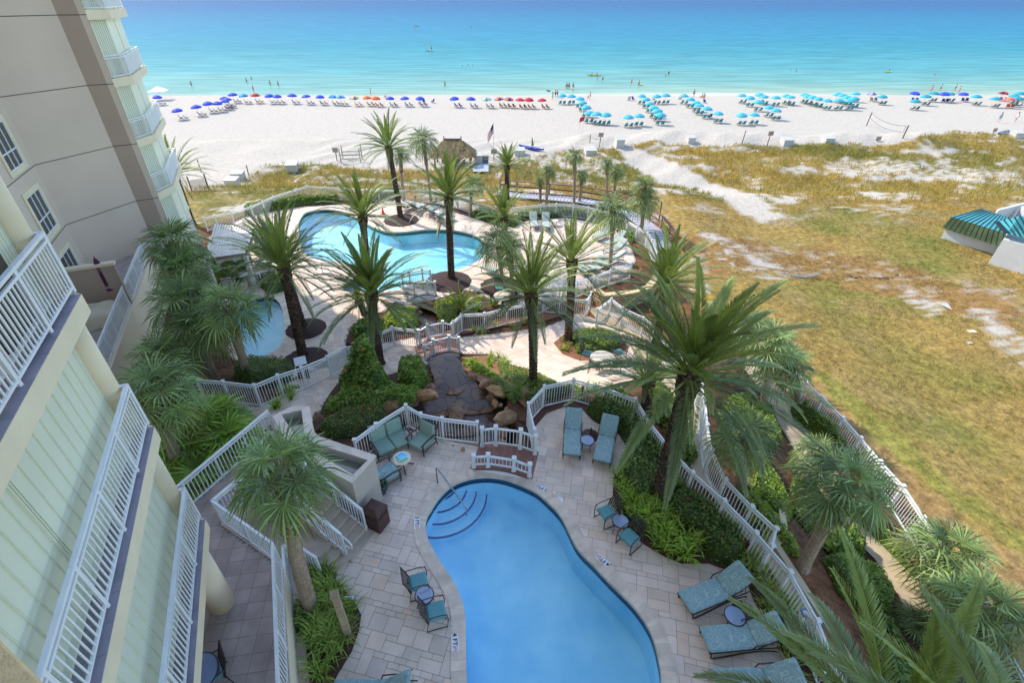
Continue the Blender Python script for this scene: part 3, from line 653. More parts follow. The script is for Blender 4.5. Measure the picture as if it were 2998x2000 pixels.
def window(root,s0,s1,z0,z1,base,n_):
    Q=lambda s,o,z:(base.x+dv.x*s+n_.x*o,base.y+dv.y*s+n_.y*o,z)
    f=MB(); w_=.22
    for a,c,e,g in((s0,s1,z1-w_,z1),(s0,s1,z0,z0+w_),(s0,s0+w_,z0+w_,z1-w_),(s1-w_,s1,z0+w_,z1-w_)):
        f.prism([Q(a,-.02,0)[:2],Q(a,.06,0)[:2],Q(c,.06,0)[:2],Q(c,-.02,0)[:2]],e,g)
    fr=bpart(f,'window',CREAM,root)
    m=MB(); a,c,e,g=s0+w_,s1-w_,z0+w_,z1-w_; t=.06
    for x in np.linspace(a,c-t,4): m.prism([Q(x,.006,0)[:2],Q(x,.045,0)[:2],Q(x+t,.045,0)[:2],Q(x+t,.006,0)[:2]],e,g)
    for y in(e,e+(g-e)*.36,g-t): m.prism([Q(a,.008,0)[:2],Q(a,.042,0)[:2],Q(c,.042,0)[:2],Q(c,.008,0)[:2]],y,y+t)
    m.build('sash',WHITE,fr)
    for o_ in[C.objects[-1]]: o_.data.transform(Matrix.Translation(-root.location))
    p=MB(); p.add([Q(a,.005,e),Q(c,.005,e),Q(c,.005,g),Q(a,.005,g)],[(0,1,2,3)]); o_=p.build('pane',GLASS,fr); o_.data.transform(Matrix.Translation(-root.location))
sof=lambda p:(Vector((p.x,p.y))-V1).dot(dv)
s0,s1=sof(ft),sof(nt_)
print('window',s0,s1,ft.z,fb.z)
for k in(-1,0,1): window(B2,s0,s1,fb.z+3.1*k,ft.z+3.1*k,V1,nv)
# far terrace
TZ=1.2
FE=lambda t:Vector((-20.5,26.9))+dv*t
T2=empty('terrace',(-18.5,21.8,TZ),0,'raised tiled terrace at the foot of the tall taupe wing, edged with a white railing','terrace')
bpart(MB().prism([Vector((-19.5,31)),Vector((-20.0,28.3)),Vector((-20.5,26.9)),FE(22.2),Vector((-15,5)),Vector((-24,20)),Vector((-23.2,26)),Vector((-21.3,29.2))],-3,TZ),'terrace_wall',BEIGE,T2)
def tilefloor(poly,z,root,size=.45,ang=0,mat=FTILE):
    b=MB(); ca,sa=math.cos(ang),math.sin(ang); P=[Vector(p[:2]) for p in poly]; uv=[(p.x*ca+p.y*sa,-p.x*sa+p.y*ca) for p in P]
    u0,v0=min(p[0] for p in uv),min(p[1] for p in uv)
    for i in range(int((max(p[0] for p in uv)-u0)/size)+1):
        for j in range(int((max(p[1] for p in uv)-v0)/size)+1):
            e_=.006; q=[(u0+i*size+e_,v0+j*size+e_),(u0+(i+1)*size-e_,v0+j*size+e_),(u0+(i+1)*size-e_,v0+(j+1)*size-e_),(u0+i*size+e_,v0+(j+1)*size-e_)]
            s=random.uniform(.9,1.08); b.col=(s,s*.97,s*.93); W_=lambda x,y:(x*ca-y*sa,x*sa+y*ca)
            if all(inside(*W_(x,y),poly) for x,y in q): b.add([(*W_(x,y),z) for x,y in q],[(0,1,2,3)])
            else:
                dx=(q[1][0]-q[0][0])/4; dy=(q[3][1]-q[0][1])/4
                for m1 in range(4):
                    for m2_ in range(4):
                        c_=[(q[0][0]+dx*(m1+i_),q[0][1]+dy*(m2_+j_)) for i_,j_ in((0,0),(1,0),(1,1),(0,1))]
                        if all(inside(*W_(x,y),poly) for x,y in c_): b.add([(*W_(x,y),z) for x,y in c_],[(0,1,2,3)])
    return bpart(b,'floor_tiles',mat,root)
FT2=M('terrace_tile',L(168,156,152),.55,.22,1.6,.1,20,attr='tint')
tp=[Vector((-19.6,31)),Vector((-20.1,28.3)),Vector((-20.6,26.9)),FE(22.2)+Vector((-.1,0)),Vector((-15,5)),Vector((-23.2,26)),Vector((-21.3,29.2))]
tilefloor(tp,TZ+.008,T2,.45,R(22.6),FT2)
r=railing('railing',[Vector((-19.65,30.9)),Vector((-20.15,28.3)),FE(0)+nv*-.14,FE(22)+nv*-.14],TZ,T2,post_every=1.5); r.location-=T2.location
e0=Vector(PT(0,0)[:2]); pe=UZ(389,887,TZ)
a=Vector((pe.x,pe.y)); c=a-nv*2.75
PWALL=empty('partition_wall',(a.x,a.y,TZ),0,'taupe privacy wall with cream coping crossing the terrace beside the plum parasol','wall')
t=(c-a).normalized(); q=dv*.1
bpart(MB().prism([a+q,a-q,c-q,c+q],TZ,TZ+2.2),'wall',TAUPE2,PWALL); q=dv*.17
bpart(MB().prism([a+q-t*.06,a-q-t*.06,c-q,c+q],TZ+2.2,TZ+2.33),'coping',CREAM,PWALL)
# near terrace + stairs
ta=[Vector((-3.3,-2)),Vector((-4.44,4.33)),Vector((-5.74,7.5)),Vector((-8.05,8.84)),Vector((-7.3,10.25)),Vector((-6.35,9.72)),Vector((-5.9,10.6)),Vector((-6.9,11.4)),Vector((-7.8,12.76)),Vector((-9.26,9.54)),Vector((-10.6,6.7)),Vector((-11.6,5.0)),Vector((-9,-2))]
T1=empty('terrace',(-8,8.5,TZ),0,'brown tiled ground terrace under the near balconies, with white railings and a corner pillar','terrace')
bpart(MB().prism(ta,-1,TZ-.01),'terrace_wall',BEIGE,T1); FT3=M('terrace_tile_brown',L(158,142,134),.5,.25,1.4,.1,20,attr='tint')
tilefloor([p for p in ta],TZ,T1,.42,R(8),FT3); bpart(MB().prism(offset(ta,-.03),TZ-.01,TZ-.004),'grout_bed',M('dark_grout',L(122,108,98),.9),T1)
for pts in([Vector((-11.4,5.3)),Vector((-10.55,6.7)),Vector((-9.2,9.5)),Vector((-7.82,12.6))],[Vector((-6.4,9.78)),Vector((-7.3,10.2)),Vector((-8.0,8.86)),Vector((-5.78,7.52)),Vector((-4.5,4.33)),Vector((-3.4,-1.5))]):
    r=railing('railing',pts,TZ,T1); r.location-=T1.location
ST=empty('staircase',(-4.3,8.9,0),0,'short stone stairs with white railings going up to the terrace beside the brown bin','stairs')
bl,br=Vector((-4.4,8.5)),Vector((-3.98,9.3)); u=Vector((-.885,.466)); wv=(br-bl)
STONE=M('stair_stone',L(176,158,140),.7,.12,3,.1,30)
b=MB(); nst=7
for i in range(nst+1):
    a=bl+u*(.3*i-.28)-wv*.12; c=br+u*(.3*i-.28)+wv*.12; e=bl+u*(.3*nst+.3)-wv*.12; g=br+u*(.3*nst+.3)+wv*.12
    b.prism([a,c,g,e],(TZ/(nst+1))*i-(.3 if i==0 else 0),(TZ/(nst+1))*(i+1)-.003)
bpart(b,'step',STONE,ST)
bpart(MB().prism([bl+u*(.3*nst+.25)-wv*.3,br+u*(.3*nst+.25)+wv*.2,Vector((-5.9,10.6)),Vector((-6.9,11.3)),Vector((-7.3,10.25))],-.3,TZ-.004),'landing',STONE,ST)
zr=lambda x,y:min(TZ,max(0,((Vector((x,y))-bl).dot(u)-.0)/(.3*nst)*(TZ-.15)+.15))
for s_,w2 in((bl,-.02),(br,.02)):
    p=s_+wv*w2; r=railing('railing',[p,p+u*.3*nst,p+u*(.3*nst+.4)],0,ST,zf=zr,post_every=1.1); r.location-=ST.location
b=MB(); p=bl-wv*.02
h=lambda t,z:(p.x-u.x*t,p.y-u.y*t,z)
b.tube([h(-.1,1.12),h(.1,1.1),h(.28,1.0),h(.36,.85),h(.32,.7),h(.15,.66),h(0,.7)],.022,8); bpart(b,'handrail',WHITE,ST,smooth=True)
# low landing behind the trunk and its short railing
LS=empty('low_steps',(-5.0,8.3,0),0,'two low stone steps tucked under the stair wall behind the palm trunk','steps')
b=MB()
for k in range(3): o_=Vector((-4.55,7.9))+Vector((-.28*k,.15*k)); b.prism([o_,o_+Vector((.42,.75)),Vector((-5.9,9.3)),Vector((-6.2,8.3))],-.2 if k==0 else .16*k,.16*(k+1))
bpart(b,'step',STONE,LS)
railing('short_fence',[UZ(946,1692,0),UZ(890,1655,0),UZ(852,1660,0),UZ(858,1740,0)],0,label='short white railing around the palm planting at the foot of the terrace',cat='fence')
# ---------------------------------------------------------------- raised fountain planter
zc=2.1; cap=[UZ(x,y,zc).to_2d() for x,y in((857,1189),(906,1190),(919,1265),(935,1278),(1102,1334),(1029,1414),(905,1345),(845,1300),(797,1218))]
FP=empty('fountain_planter',(cap[4].x,cap[4].y,0),0,'stucco water trough with pale stone coping standing beside the stairs','fountain')
bpart(MB().prism(offset(cap,-.06),-.3,zc-.35),'basin',M('greige_stucco',L(176,164,152),.9,.05,.8,.15,80,dist=.005),FP)
ins=offset(cap,-.30)
b=MB(); n_=len(cap)
for i in range(n_):
    j=(i+1)%n_; c0,c1,d0,d1=cap[i],cap[j],ins[i],ins[j]
    s=random.uniform(.92,1.06); b.col=(s,s,s)
    b.add([(*c0,zc),(*c1,zc),(*d1,zc),(*d0,zc),(*c0,zc-.05),(*c1,zc-.05),(*d1,zc-.05),(*d0,zc-.05)],[(0,1,2,3),(4,5,1,0),(3,2,6,7),(7,6,5,4)])
bpart(b,'coping',COP,FP)
b=MB(); oo=offset(cap,-.06)
for i in range(n_):
    j=(i+1)%n_; b.add([(*oo[i],zc-.35),(*oo[j],zc-.35),(*oo[j],zc-.05),(*oo[i],zc-.05)],[(0,1,2,3)]); b.add([(*ins[i],zc-1.0),(*ins[j],zc-1.0),(*ins[j],zc-.04),(*ins[i],zc-.04)],[(0,1,2,3)])
bpart(b,'basin_wall',M('greige_stucco',L(176,164,152)),FP)
bm_=sheet('water',[offset(cap,-.29)],M('fountain_water',L(110,112,98),.12,.1,2,.3,6,coat=.4),0,50,zf=lambda x,y:zc-.34,kind=None); bm_.parent=FP; bm_.location=-FP.location
# ---------------------------------------------------------------- fences
def fence(pts,label,h=1.2,dz=1.2,**k):
    P=SL(pts,dz); return railing('fence',P,0,h=h,zf=lambda x,y:H(x,y)+.02,pw=.075,post_every=1.75,wide=.06,label=label,cat='fence',cap=True,off=.08,**k)
fence([(1037,1290),(1100,1243),(1188,1188),(1232,1213),(1294,1226),(1397,1238)],'white picket railing between the loveseat and the rocky pond')
fence([(1565,1258),(1547,1183),(1594,1132),(1680,1113),(1772,1137),(1862,1170),(1903,1238),(1969,1322),(2028,1385),(2121,1467),(2214,1562),(2314,1677),(2394,1820),(2457,1982),(2500,2110),(2540,2250)],'long white picket fence curving round the hedge on the right of the near pool')
fence([(1750,905),(1790,875),(1825,902),(1886,931),(1918,953),(1990,1040),(2054,1128),(2065,1179),(2071,1246),(2084,1319),(2125,1405),(2202,1485),(2273,1550),(2262,1600)],'white picket fence along the tan concrete walk under the big date palm')
fence([(2330,1090),(2360,1122),(2410,1166),(2467,1224),(2520,1283),(2578,1352),(2645,1425),(2705,1516),(2790,1640),(2890,1800),(3020,2020)],'long white picket boundary fence beside the open grass field')
fence([(574,1112),(652,1118),(743,1129),(812,1100),(882,1078),(957,1046)],'white picket fence with gate posts in front of the wading pool')
fence([(1010,1019),(1080,1000),(1113,975),(1147,959),(1217,967)],'white picket fence between the gate and the garden bridge, behind the hibiscus')
fence([(1326,942),(1351,921),(1418,918),(1484,902),(1535,892),(1592,867),(1640,872),(1679,876),(1718,880),(1731,857)],'white picket fence running right from the garden bridge past two palm trunks')
fence([(1592,865),(1640,842),(1691,825),(1742,809),(1789,790),(1851,771)],'white picket fence above the stone retaining wall by the sun loungers')
fence([(596,637),(628,631),(676,621),(734,605),(800,575),(868,554),(898,545),(951,548),(1040,552),(1107,556),(1187,557),(1230,557),(1273,561),(1340,575),(1370,586),(1401,597),(1442,605),(1500,608),(1537,604),(1583,600),(1629,597),(1679,599),(1723,607),(1781,620),(1806,631),(1838,647),(1896,682),(1911,704),(1925,740)],'long white picket fence between the lagoon pool terrace and the dunes')
g=SL([(1010,1019),(957,1046)],1.2)
GT=railing('gate',[g[0].lerp(g[1],.04),g[0].lerp(g[1],.96)],0,h=1.25,zf=lambda x,y:H(x,y)+.05,label='white gate with fine mesh in the fence before the wading pool',cat='gate',post_every=3,gap=.06)
# ---------------------------------------------------------------- vegetation
def qmesh(name,Q,Cc,mats,mi=None,nv=4):
    """Q: (n,nv,3) faces, Cc: (n,3) tints"""
    Q=np.asarray(Q,float); n=len(Q); me=bpy.data.meshes.new(name)
    me.vertices.add(n*nv); me.vertices.foreach_set('co',Q.ravel()); me.loops.add(n*nv); me.loops.foreach_set('vertex_index',np.arange(n*nv,dtype=np.int32))
    me.polygons.add(n); me.polygons.foreach_set('loop_start',np.arange(0,n*nv,nv,dtype=np.int32)); me.polygons.foreach_set('loop_total',np.full(n,nv,dtype=np.int32))
    me.update(calc_edges=True)
    for m in(mats if isinstance(mats,(list,tuple)) else [mats]): me.materials.append(m)
    if mi is not None: me.polygons.foreach_set('material_index',np.asarray(mi,dtype=np.int32))
    ca=me.color_attributes.new('tint','FLOAT_COLOR','CORNER'); cc=np.repeat(np.concatenate([np.asarray(Cc,float),np.ones((n,1))],1),nv,axis=0); ca.data.foreach_set('color',cc.ravel())
    return me
def link(name,me,parent=None):
    o=bpy.data.objects.new(name,me); C.objects.link(o)
    if parent is not None: o.parent=parent
    return o
W1=(1,1,1,1)
LEAF=M('leaf',L(124,136,70),.5,.18,2,attr='tint',trans=.22,spec=.35); PALM=M('palm_leaf',L(116,130,80),.45,.15,1.5,attr='tint',trans=.2,spec=.45)
GRASS=M('grass_blade',L(170,160,92),.7,.15,1,attr='tint',trans=.25,spec=.2)
BARK=M('palm_bark',L(88,72,60),.95,.4,9,.9,22,attr='tint',dist=.03); BARK2=M('sabal_bark',L(150,130,108),.95,.25,7,.7,18,attr='tint',dist=.02)
def date_crown(seed,nf=46,Ln=2.6,m=38,droop=1.0):
    r=random.Random(seed); Q=[];CC=[]
    for f in range(nf):
        k=(f+.5)/nf; az=f*2.39996+r.uniform(-.3,.3); e0=R(86-98*k**.9+r.uniform(-10,10)); ln=Ln*(r.uniform(.88,1.05))*(.8+.2*min(1,k*3))
        dr_=droop*r.uniform(.65,1.2)
        p=np.array([math.cos(az)*.12*k,math.sin(az)*.12*k,.1-.28*k]); pts=[p];dirs=[]
        N=9
        for i in range(N):
            t=i/N; el=e0-dr_*R(58)*t**1.5*(.5+.7*math.cos(min(e0,1.2)))
            d=np.array([math.cos(az)*math.cos(el),math.sin(az)*math.cos(el),math.sin(el)]); dirs.append(d); p=p+d*ln/N; pts.append(p)
        dirs.append(dirs[-1])
        g=r.uniform(.62,1.3); old=k**2
        c0=np.array([ (1.0+.25*(1-k))*g, (1.12+.12*(1-k)-.1*old)*g, (.85-.2*(1-k)+.35*old)*g ])
        sd=np.array([-math.sin(az),math.cos(az),0])
        for i in range(N):
            w_=.022*(1-i/N)+.006
            a,b=pts[i],pts[i+1]; Q.append([a-sd*w_,b-sd*w_,b+sd*w_,a+sd*w_]); CC.append(c0*[1.35,1.25,.9])
            up=np.cross(sd,dirs[i])*w_; Q.append([a-up,b-up,b+up,a+up]); CC.append(c0*[1.35,1.25,.9])
        for q in range(m):
            t=.16+.84*(q+.5)/m; x=t*N; i=min(N-1,int(x)); a=pts[i]+(pts[i+1]-pts[i])*(x-i); d=dirs[i]; up=np.cross(sd,d); up=up if up[2]>0 else -up
            ll=.38*(.35+.65*math.sin(PI*min(1,(t*1.02)**.75)))*(1 if t<.9 else .8)
            for s in(-1,1):
                fw=.95+.75*t+r.uniform(-.12,.12); v=d*fw+sd*s*(1.0-.25*t)+up*(.42+r.uniform(-.2,.2)); v/=np.linalg.norm(v)
                wv=np.cross(v,sd*s*.4+up); wv/=np.linalg.norm(wv)+1e-9; wd=.018*(1 if q%2 else 1.15)
                tip=a+v*ll; tip[2]-=.05*ll; mid=a+v*ll*.45
                Q.append([a,mid+wv*wd,tip,mid-wv*wd]); CC.append(c0*r.uniform(.85,1.12))
    return qmesh('crown',Q,CC,PALM)
def fan(Q,CC,o,d,sd,rad,c,r,ns=28,spread=2.35,dr=.35,wd=.03):
    up=np.cross(sd,d); up=up if up[2]>-.2 else -up
    for j in range(ns):
        th=(j/(ns-1)-.5)*2*spread/1.0; th=max(-2.5,min(2.5,th))
        v=d*math.cos(th)+sd*math.sin(th)+up*.18*abs(math.sin(th)); v/=np.linalg.norm(v); L_=rad*(1-.28*abs(th)/2.4)*r.uniform(.92,1.06)
        w=np.cross(v,up); w/=np.linalg.norm(w)+1e-9
        w=w*.8+up*(.5 if j%2 else -.5)
        m1=o+v*L_*.55; tip=o+v*L_; tip=tip+np.array([0,0,-dr*L_*r.uniform(.5,1.6)]); s=r.uniform(.7,1.3)
        Q.append([o,m1-w*wd,m1+w*wd,o]); CC.append(c*s)
        Q.append([m1-w*wd,tip-w*.004,tip+w*.004,m1+w*wd]); CC.append(c*s*1.04)
def fan_crown(seed,nf=25,rad=.82,ns=22,tint=(1,1,1),pet=.85,hang=0):
    r=random.Random(seed); Q=[];CC=[]
    for f in range(nf):
        k=(f+.5)/nf; az=f*2.39996+r.uniform(-.25,.25); el=R(80-125*k**.85+r.uniform(-8,8)); pl=pet*r.uniform(.8,1.1)*(.7+.3*k)
        d=np.array([math.cos(az)*math.cos(el),math.sin(az)*math.cos(el),math.sin(el)]); el2=el-R(22+18*k)
        d2=np.array([math.cos(az)*math.cos(el2),math.sin(az)*math.cos(el2),math.sin(el2)]); sd=np.array([-math.sin(az),math.cos(az),0])
        o=np.array([0,0,-.1*k]); e=o+d*pl; g=r.uniform(.6,1.35); c=np.array([1.0*g,1.08*g,.9*g])*tint
        if k>.93: c=np.array([1.6,1.15,.7])*g*.8
        w=.016; up=np.cross(sd,d)
        Q.append([o-sd*w*1.6,e-sd*w,e+sd*w,o+sd*w*1.6]); CC.append(c*[1.3,1.2,.9]); Q.append([o-up*w,e-up*w,e+up*w,o+up*w]); CC.append(c*[1.3,1.2,.9])
        fan(Q,CC,e,d2,sd,rad*r.uniform(.85,1.1),c,r,ns,dr=.12+.3*k)
    return qmesh('crown',Q,CC,PALM)
DC=[date_crown(i,42+2*i,3.2,44,.8) for i in(1,2,3)]; DCN=date_crown(9,50,3.1,64,.85); DCS=date_crown(21,24,2.8,56,.8)
FC=[fan_crown(i) for i in(1,2,3)]; FCG=[fan_crown(i+10,23,.86,24,(1.0,1.06,1.04)) for i in(0,1)]; FCB=fan_crown(30,26,.7,22,(1.25,1.4,.55),.6)
def trunk_mesh(name,p0,p1,r0,r1,kind,seed):
    r=random.Random(seed); b=MB(); v=Vector(p1)-Vector(p0); N=10; pts=[];rs=[]
    side=Vector((v.y,-v.x,0)) if v.to_2d().length>.05 else Vector((.3,.1,0))
    bow=side.normalized()*r.uniform(-.12,.12)
    for i in range(N+1):
        t=i/N; pts.append(v*t+bow*math.sin(PI*t)-Vector((v.x,v.y,0))*.25*math.sin(PI*t)*.6); rs.append(r0+(r1-r0)*t+(.06*r0/.2 if i==0 else 0)+(.05 if(kind=='date' and t>.85) else 0))
    b.col=(.9,.85,.8) if kind=='date' else (.95,.95,.95)
    b.tube(pts,rs,12)
    # leaf bases
    ht=v.length; t0=.0 if kind=='date' else .62
    nr=int(ht*(1-t0)/.105); 
    for i in range(nr):
        t=t0+(1-t0)*i/nr; x=t*N; k=min(N-1,int(x)); c=pts[k].lerp(pts[k+1],x-k); rad=rs[k]+(rs[k+1]-rs[k])*(x-k)
        m=8 if kind=='date' else 7
        for j in range(m):
            a=2*PI*(j+(i%2)*.5)/m+r.uniform(-.1,.1); o=Vector((math.cos(a),math.sin(a),0)); s_=Vector((-math.sin(a),math.cos(a),0)); 
            big=(1.7 if t>.86 else 1.0)*(1.25 if kind!='date' else 1); hh=.075*big; w_=rad*.36; pr=(.06 if kind=='date' else .06)*big
            q=r.uniform(.35,1.7); b.col=(q*1.05,q*.98,q*.85) if kind=='date' else (q*1.0,q*.97,q*.88)
            p=c+o*(rad-.01)
            b.add([p-s_*w_+Vector((0,0,-hh)),p+s_*w_+Vector((0,0,-hh)),p+o*pr+s_*w_*.45+Vector((0,0,hh)),p+o*pr-s_*w_*.45+Vector((0,0,hh)),p+Vector((0,0,hh*.9))],[(0,1,2,3),(3,2,4),(0,3,4),(1,4,2)])
    return b
pc=[0]
def palm(kind,base,heart,rad,label,tw=None,crown=None,dy=0,group=None,bz=None,squash=1):
    pc[0]+=1; bp=U(base[0],base[1]) if len(base)==2 else Vector(base); d=ray(*heart); t=(bp.y+dy)/d.y; hp=Vector((d.x*t,d.y*t,CAMZ+d.z*t))
    cat='palm tree'; root=empty('date_palm' if kind=='date' else 'fan_palm',bp,0,label,cat,group)
    r0,r1=tw or ((.2,.17) if kind=='date' else (.15,.13)); h=hp-bp
    if h.length>.5:
        tm=trunk_mesh('trunk',(0,0,-.1),(h.x,h.y,h.z),r0,r1,kind,pc[0]).build('trunk',BARK if kind=='date' else BARK2,root,smooth=False)
    me=crown or (DC if kind=='date' else FC)[pc[0]%3]; ref=2.75 if kind=='date' else 1.5
    o=link('crown',me,root); o.location=h; o.rotation_euler=(0,0,pc[0]*1.7); o.scale=(rad/ref,rad/ref,rad/ref*squash)
    return root
gd='date palms around the pools'; gs='fan palms in the grounds'
d_=lambda x,y:(x*K,y*K)
palm('date',(1174,643),(1137,430),2.75,'tallest date palm, in a mulch ring beyond the lagoon pool, left of the thatched hut',group=gd)
palm('date',(1322,820),(1314,574),2.75,'tall straight date palm in a mulch ring on the right edge of the lagoon pool',group=gd)
palm('date',(889,1048),(832,786),2.7,'leaning date palm in the nearer mulch ring beside the wading pool gate',group=gd,tw=(.22,.19))
palm('date',(887,958),(822,752),2.9,'date palm in the farther mulch ring behind the wading pool',group=gd,tw=(.2,.18))
palm('date',(1085,848),(1062,630),2.7,'date palm on the near shore of the lagoon pool, its crown between two others',group=gd)
palm('date',(1112,1070),(1088,860),3.0,'big date palm behind the hibiscus bush with fronds reaching over the lagoon pool',group=gd,tw=(.22,.19),crown=DCN)
palm('date',(1480,775),(1474,634),2.3,'date palm by the far right end of the lagoon pool, behind a fan palm',group=gd)
palm('date',(1560,1128),(1553,860),2.5,'slim date palm rising from the bed beside the garden bridge path',group=gd,tw=(.15,.15))
palm('date',(1662,1001),(1674,765),2.5,'date palm in the oval bed on the garden path',group=gd,tw=(.18,.17))
palm('date',(1925,1468),(2022,1092),3.1,'huge dark date palm rising from the hedge and arching over the near deck',group=gd,tw=(.23,.22),crown=DCN)
palm('date',(1915,1035),(1945,830),2.8,'date palm behind the huge dark one, by the curved retaining wall',group=gd)
palm('date',(-25.5,40,-1.8),(512,505),2.9,'date palm half hidden behind the end of the tall wing',group=gd)
palm('date',(1484,600),(1484,486),2.2,'small date palm near the dunes, right of the thatched hut',group=gd)
palm('date',(5.85,2.6,-.5),(2610,2190),3.0,'nearest date palm, fronds rising from the bottom edge',group=gd,crown=DCS)
palm('date',(9.6,1.5,-1),(2980,2360),2.5,'near date palm whose fronds cross the lower right corner',group=gd,crown=DCS)
palm('date',(1352,932),(1350,905),1.5,'young date palm with low grey green fronds beside the stream',group=gd)
palm('date',(1070,925),(1050,885),1.0,'small drooping palm behind the hibiscus and the big date palm',group=gd)
palm('date',(1885,1215),(1895,1120),1.7,'silvery blue young palm under the huge dark date palm',group=gd,crown=qmesh('crown',[],[],PALM) if 0 else None)
for a in [((1262,592),(1237,412),1.75,'fan palm just left of the thatched hut'),((1182,590),(1173,452),1.05,'small fan palm between the tallest date palm and the hut'),((1377,632),(1384,540),1.3,'pale trunked fan palm at the bend of the far fence'),
    ((1599,618),(1605,500),.9,'slim fan palm behind the two upright loungers'),((1582,602),(1581,530),.6,'smallest fan palm, beside the boardwalk rail'),((1680,600),(1681,455),1.05,'tall thin fan palm in front of the boardwalk'),
    ((1696,596),(1705,512),.8,'short fan palm right of the tall thin one at the boardwalk'),((1776,567),(1776,480),.9,'left of the two fan palms beyond the boardwalk corner'),((1798,560),(1804,503),1.1,'right of the two fan palms beyond the boardwalk corner'),
    ((1876,682),(1886,590),1.6,'stout fan palm at the corner of the far fence'),((1876,684),(1884,545),1.1,'fan palm with a bright crown just behind the stout one at the fence corner'),((1784,793),(1793,618),1.65,'fan palm among the sun loungers on the right of the lagoon deck'),
    ((1472,846),(1456,712),1.7,'fan palm in a mulch ring right of the lagoon pool'),((1500,893),(1492,722),1.3,'fan palm with a pale trunk behind the slim date palm')]:
    palm('fan',a[0],a[1],a[2],a[3],group=gs,tw=(.14,.12))
BIG=[((560,1010),(508,715),2.0),((620,1000),(590,700),1.8),((585,1040),(540,790),1.9),((600,1090),(535,885),2.0),((730,1118),(672,905),1.85),((628,1110),(590,960),1.9),((560,1150),(480,1050),1.8),((700,1060),(650,800),1.5)]
BL=['fan palm against the tall wing nearest the pergola','fan palm just left of the pergola roof','fan palm with a drooping crown between pergola and terrace wall','full fan palm in the middle of the cluster by the terrace wall','fan palm with a rough trunk beside the wading pool','fan palm with a bent trunk behind the picket fence','fan palm low against the stucco terrace wall','fan palm beside the cushioned seats under the pergola']
for (b0,h0,rd),lb in [q for i,q in enumerate(zip(BIG,BL)) if i not in(1,7)]: palm('fan',b0,h0,rd*.92,lb,group=gs,tw=(.19,.17),crown=FCG[pc[0]%2])
palm('fan',(536,1399),(470,1150),1.65,'grey green fan palm leaning beside the near balconies with dead leaf bases',group=gs,tw=(.2,.18),crown=FCG[0],dy=.4)
palm('fan',(913,1787),(823,1385),1.45,'fan palm beside the stairs with its crown over the stone planter',group=gs,tw=(.2,.16),crown=FCG[1],dy=.2)
for b0,h0,rd,lb in[((2163,1430),(2180,1285),1.35,'fan palm between the two white fences right of the huge date palm'),((2347,1666),(2475,1425),1.5,'leaning fan palm beside the clipped shrubs on the right'),((2717,1700),(2765,1620),1.55,'dark fan palm against the boundary fence'),
    ((2850,1880),(2875,1790),1.6,'fan palm in the lower right with glossy drooping leaves'),((2330,1180),(2300,1075),1.5,'fan palm behind the huge date palm near the boundary fence'),((2230,1200),(2255,1010),1.5,'fan palm hidden behind the huge date palm crown'),
    ((2150,1130),(2190,960),1.3,'fan palm just right of the huge dark crown'),((2420,1440),(2390,1330),1.0,'small fan palm by the concrete path'),((2700,1850),(2690,1840),1.0,'low fan palm with brown leaves by the path'),((2830,2060),(2850,2000),1.3,'fan palm at the lower right corner')]:
    palm('fan',b0,h0,rd,lb,group=gs,tw=(.17,.15),crown=FCG[pc[0]%2] if rd>1.4 else None)
# bright fan shrubs
for i,(x,y,s) in enumerate([(590,1262,1.5),(640,1240,1.4),(560,1330,1.5),(600,1400,1.1),(680,1290,1.2)]):
    p=U(x,y+25); o=link('fan_shrub',FCB); o.location=p+Vector((0,0,.5)); o.rotation_euler=(0,0,i*1.3); o.scale=(s*1.15,s*1.15,s)
    tag(o,['bright green fan leaved shrub nearest the path','broad fan leaved shrub under the leaning fan palm','yellow green fan leaved shrub by the white terrace railing','low fan leaved shrub beside the near balconies','dark fan leaved shrub at the edge of the path'][i],'shrub',group='fan leaved shrubs below the terrace')
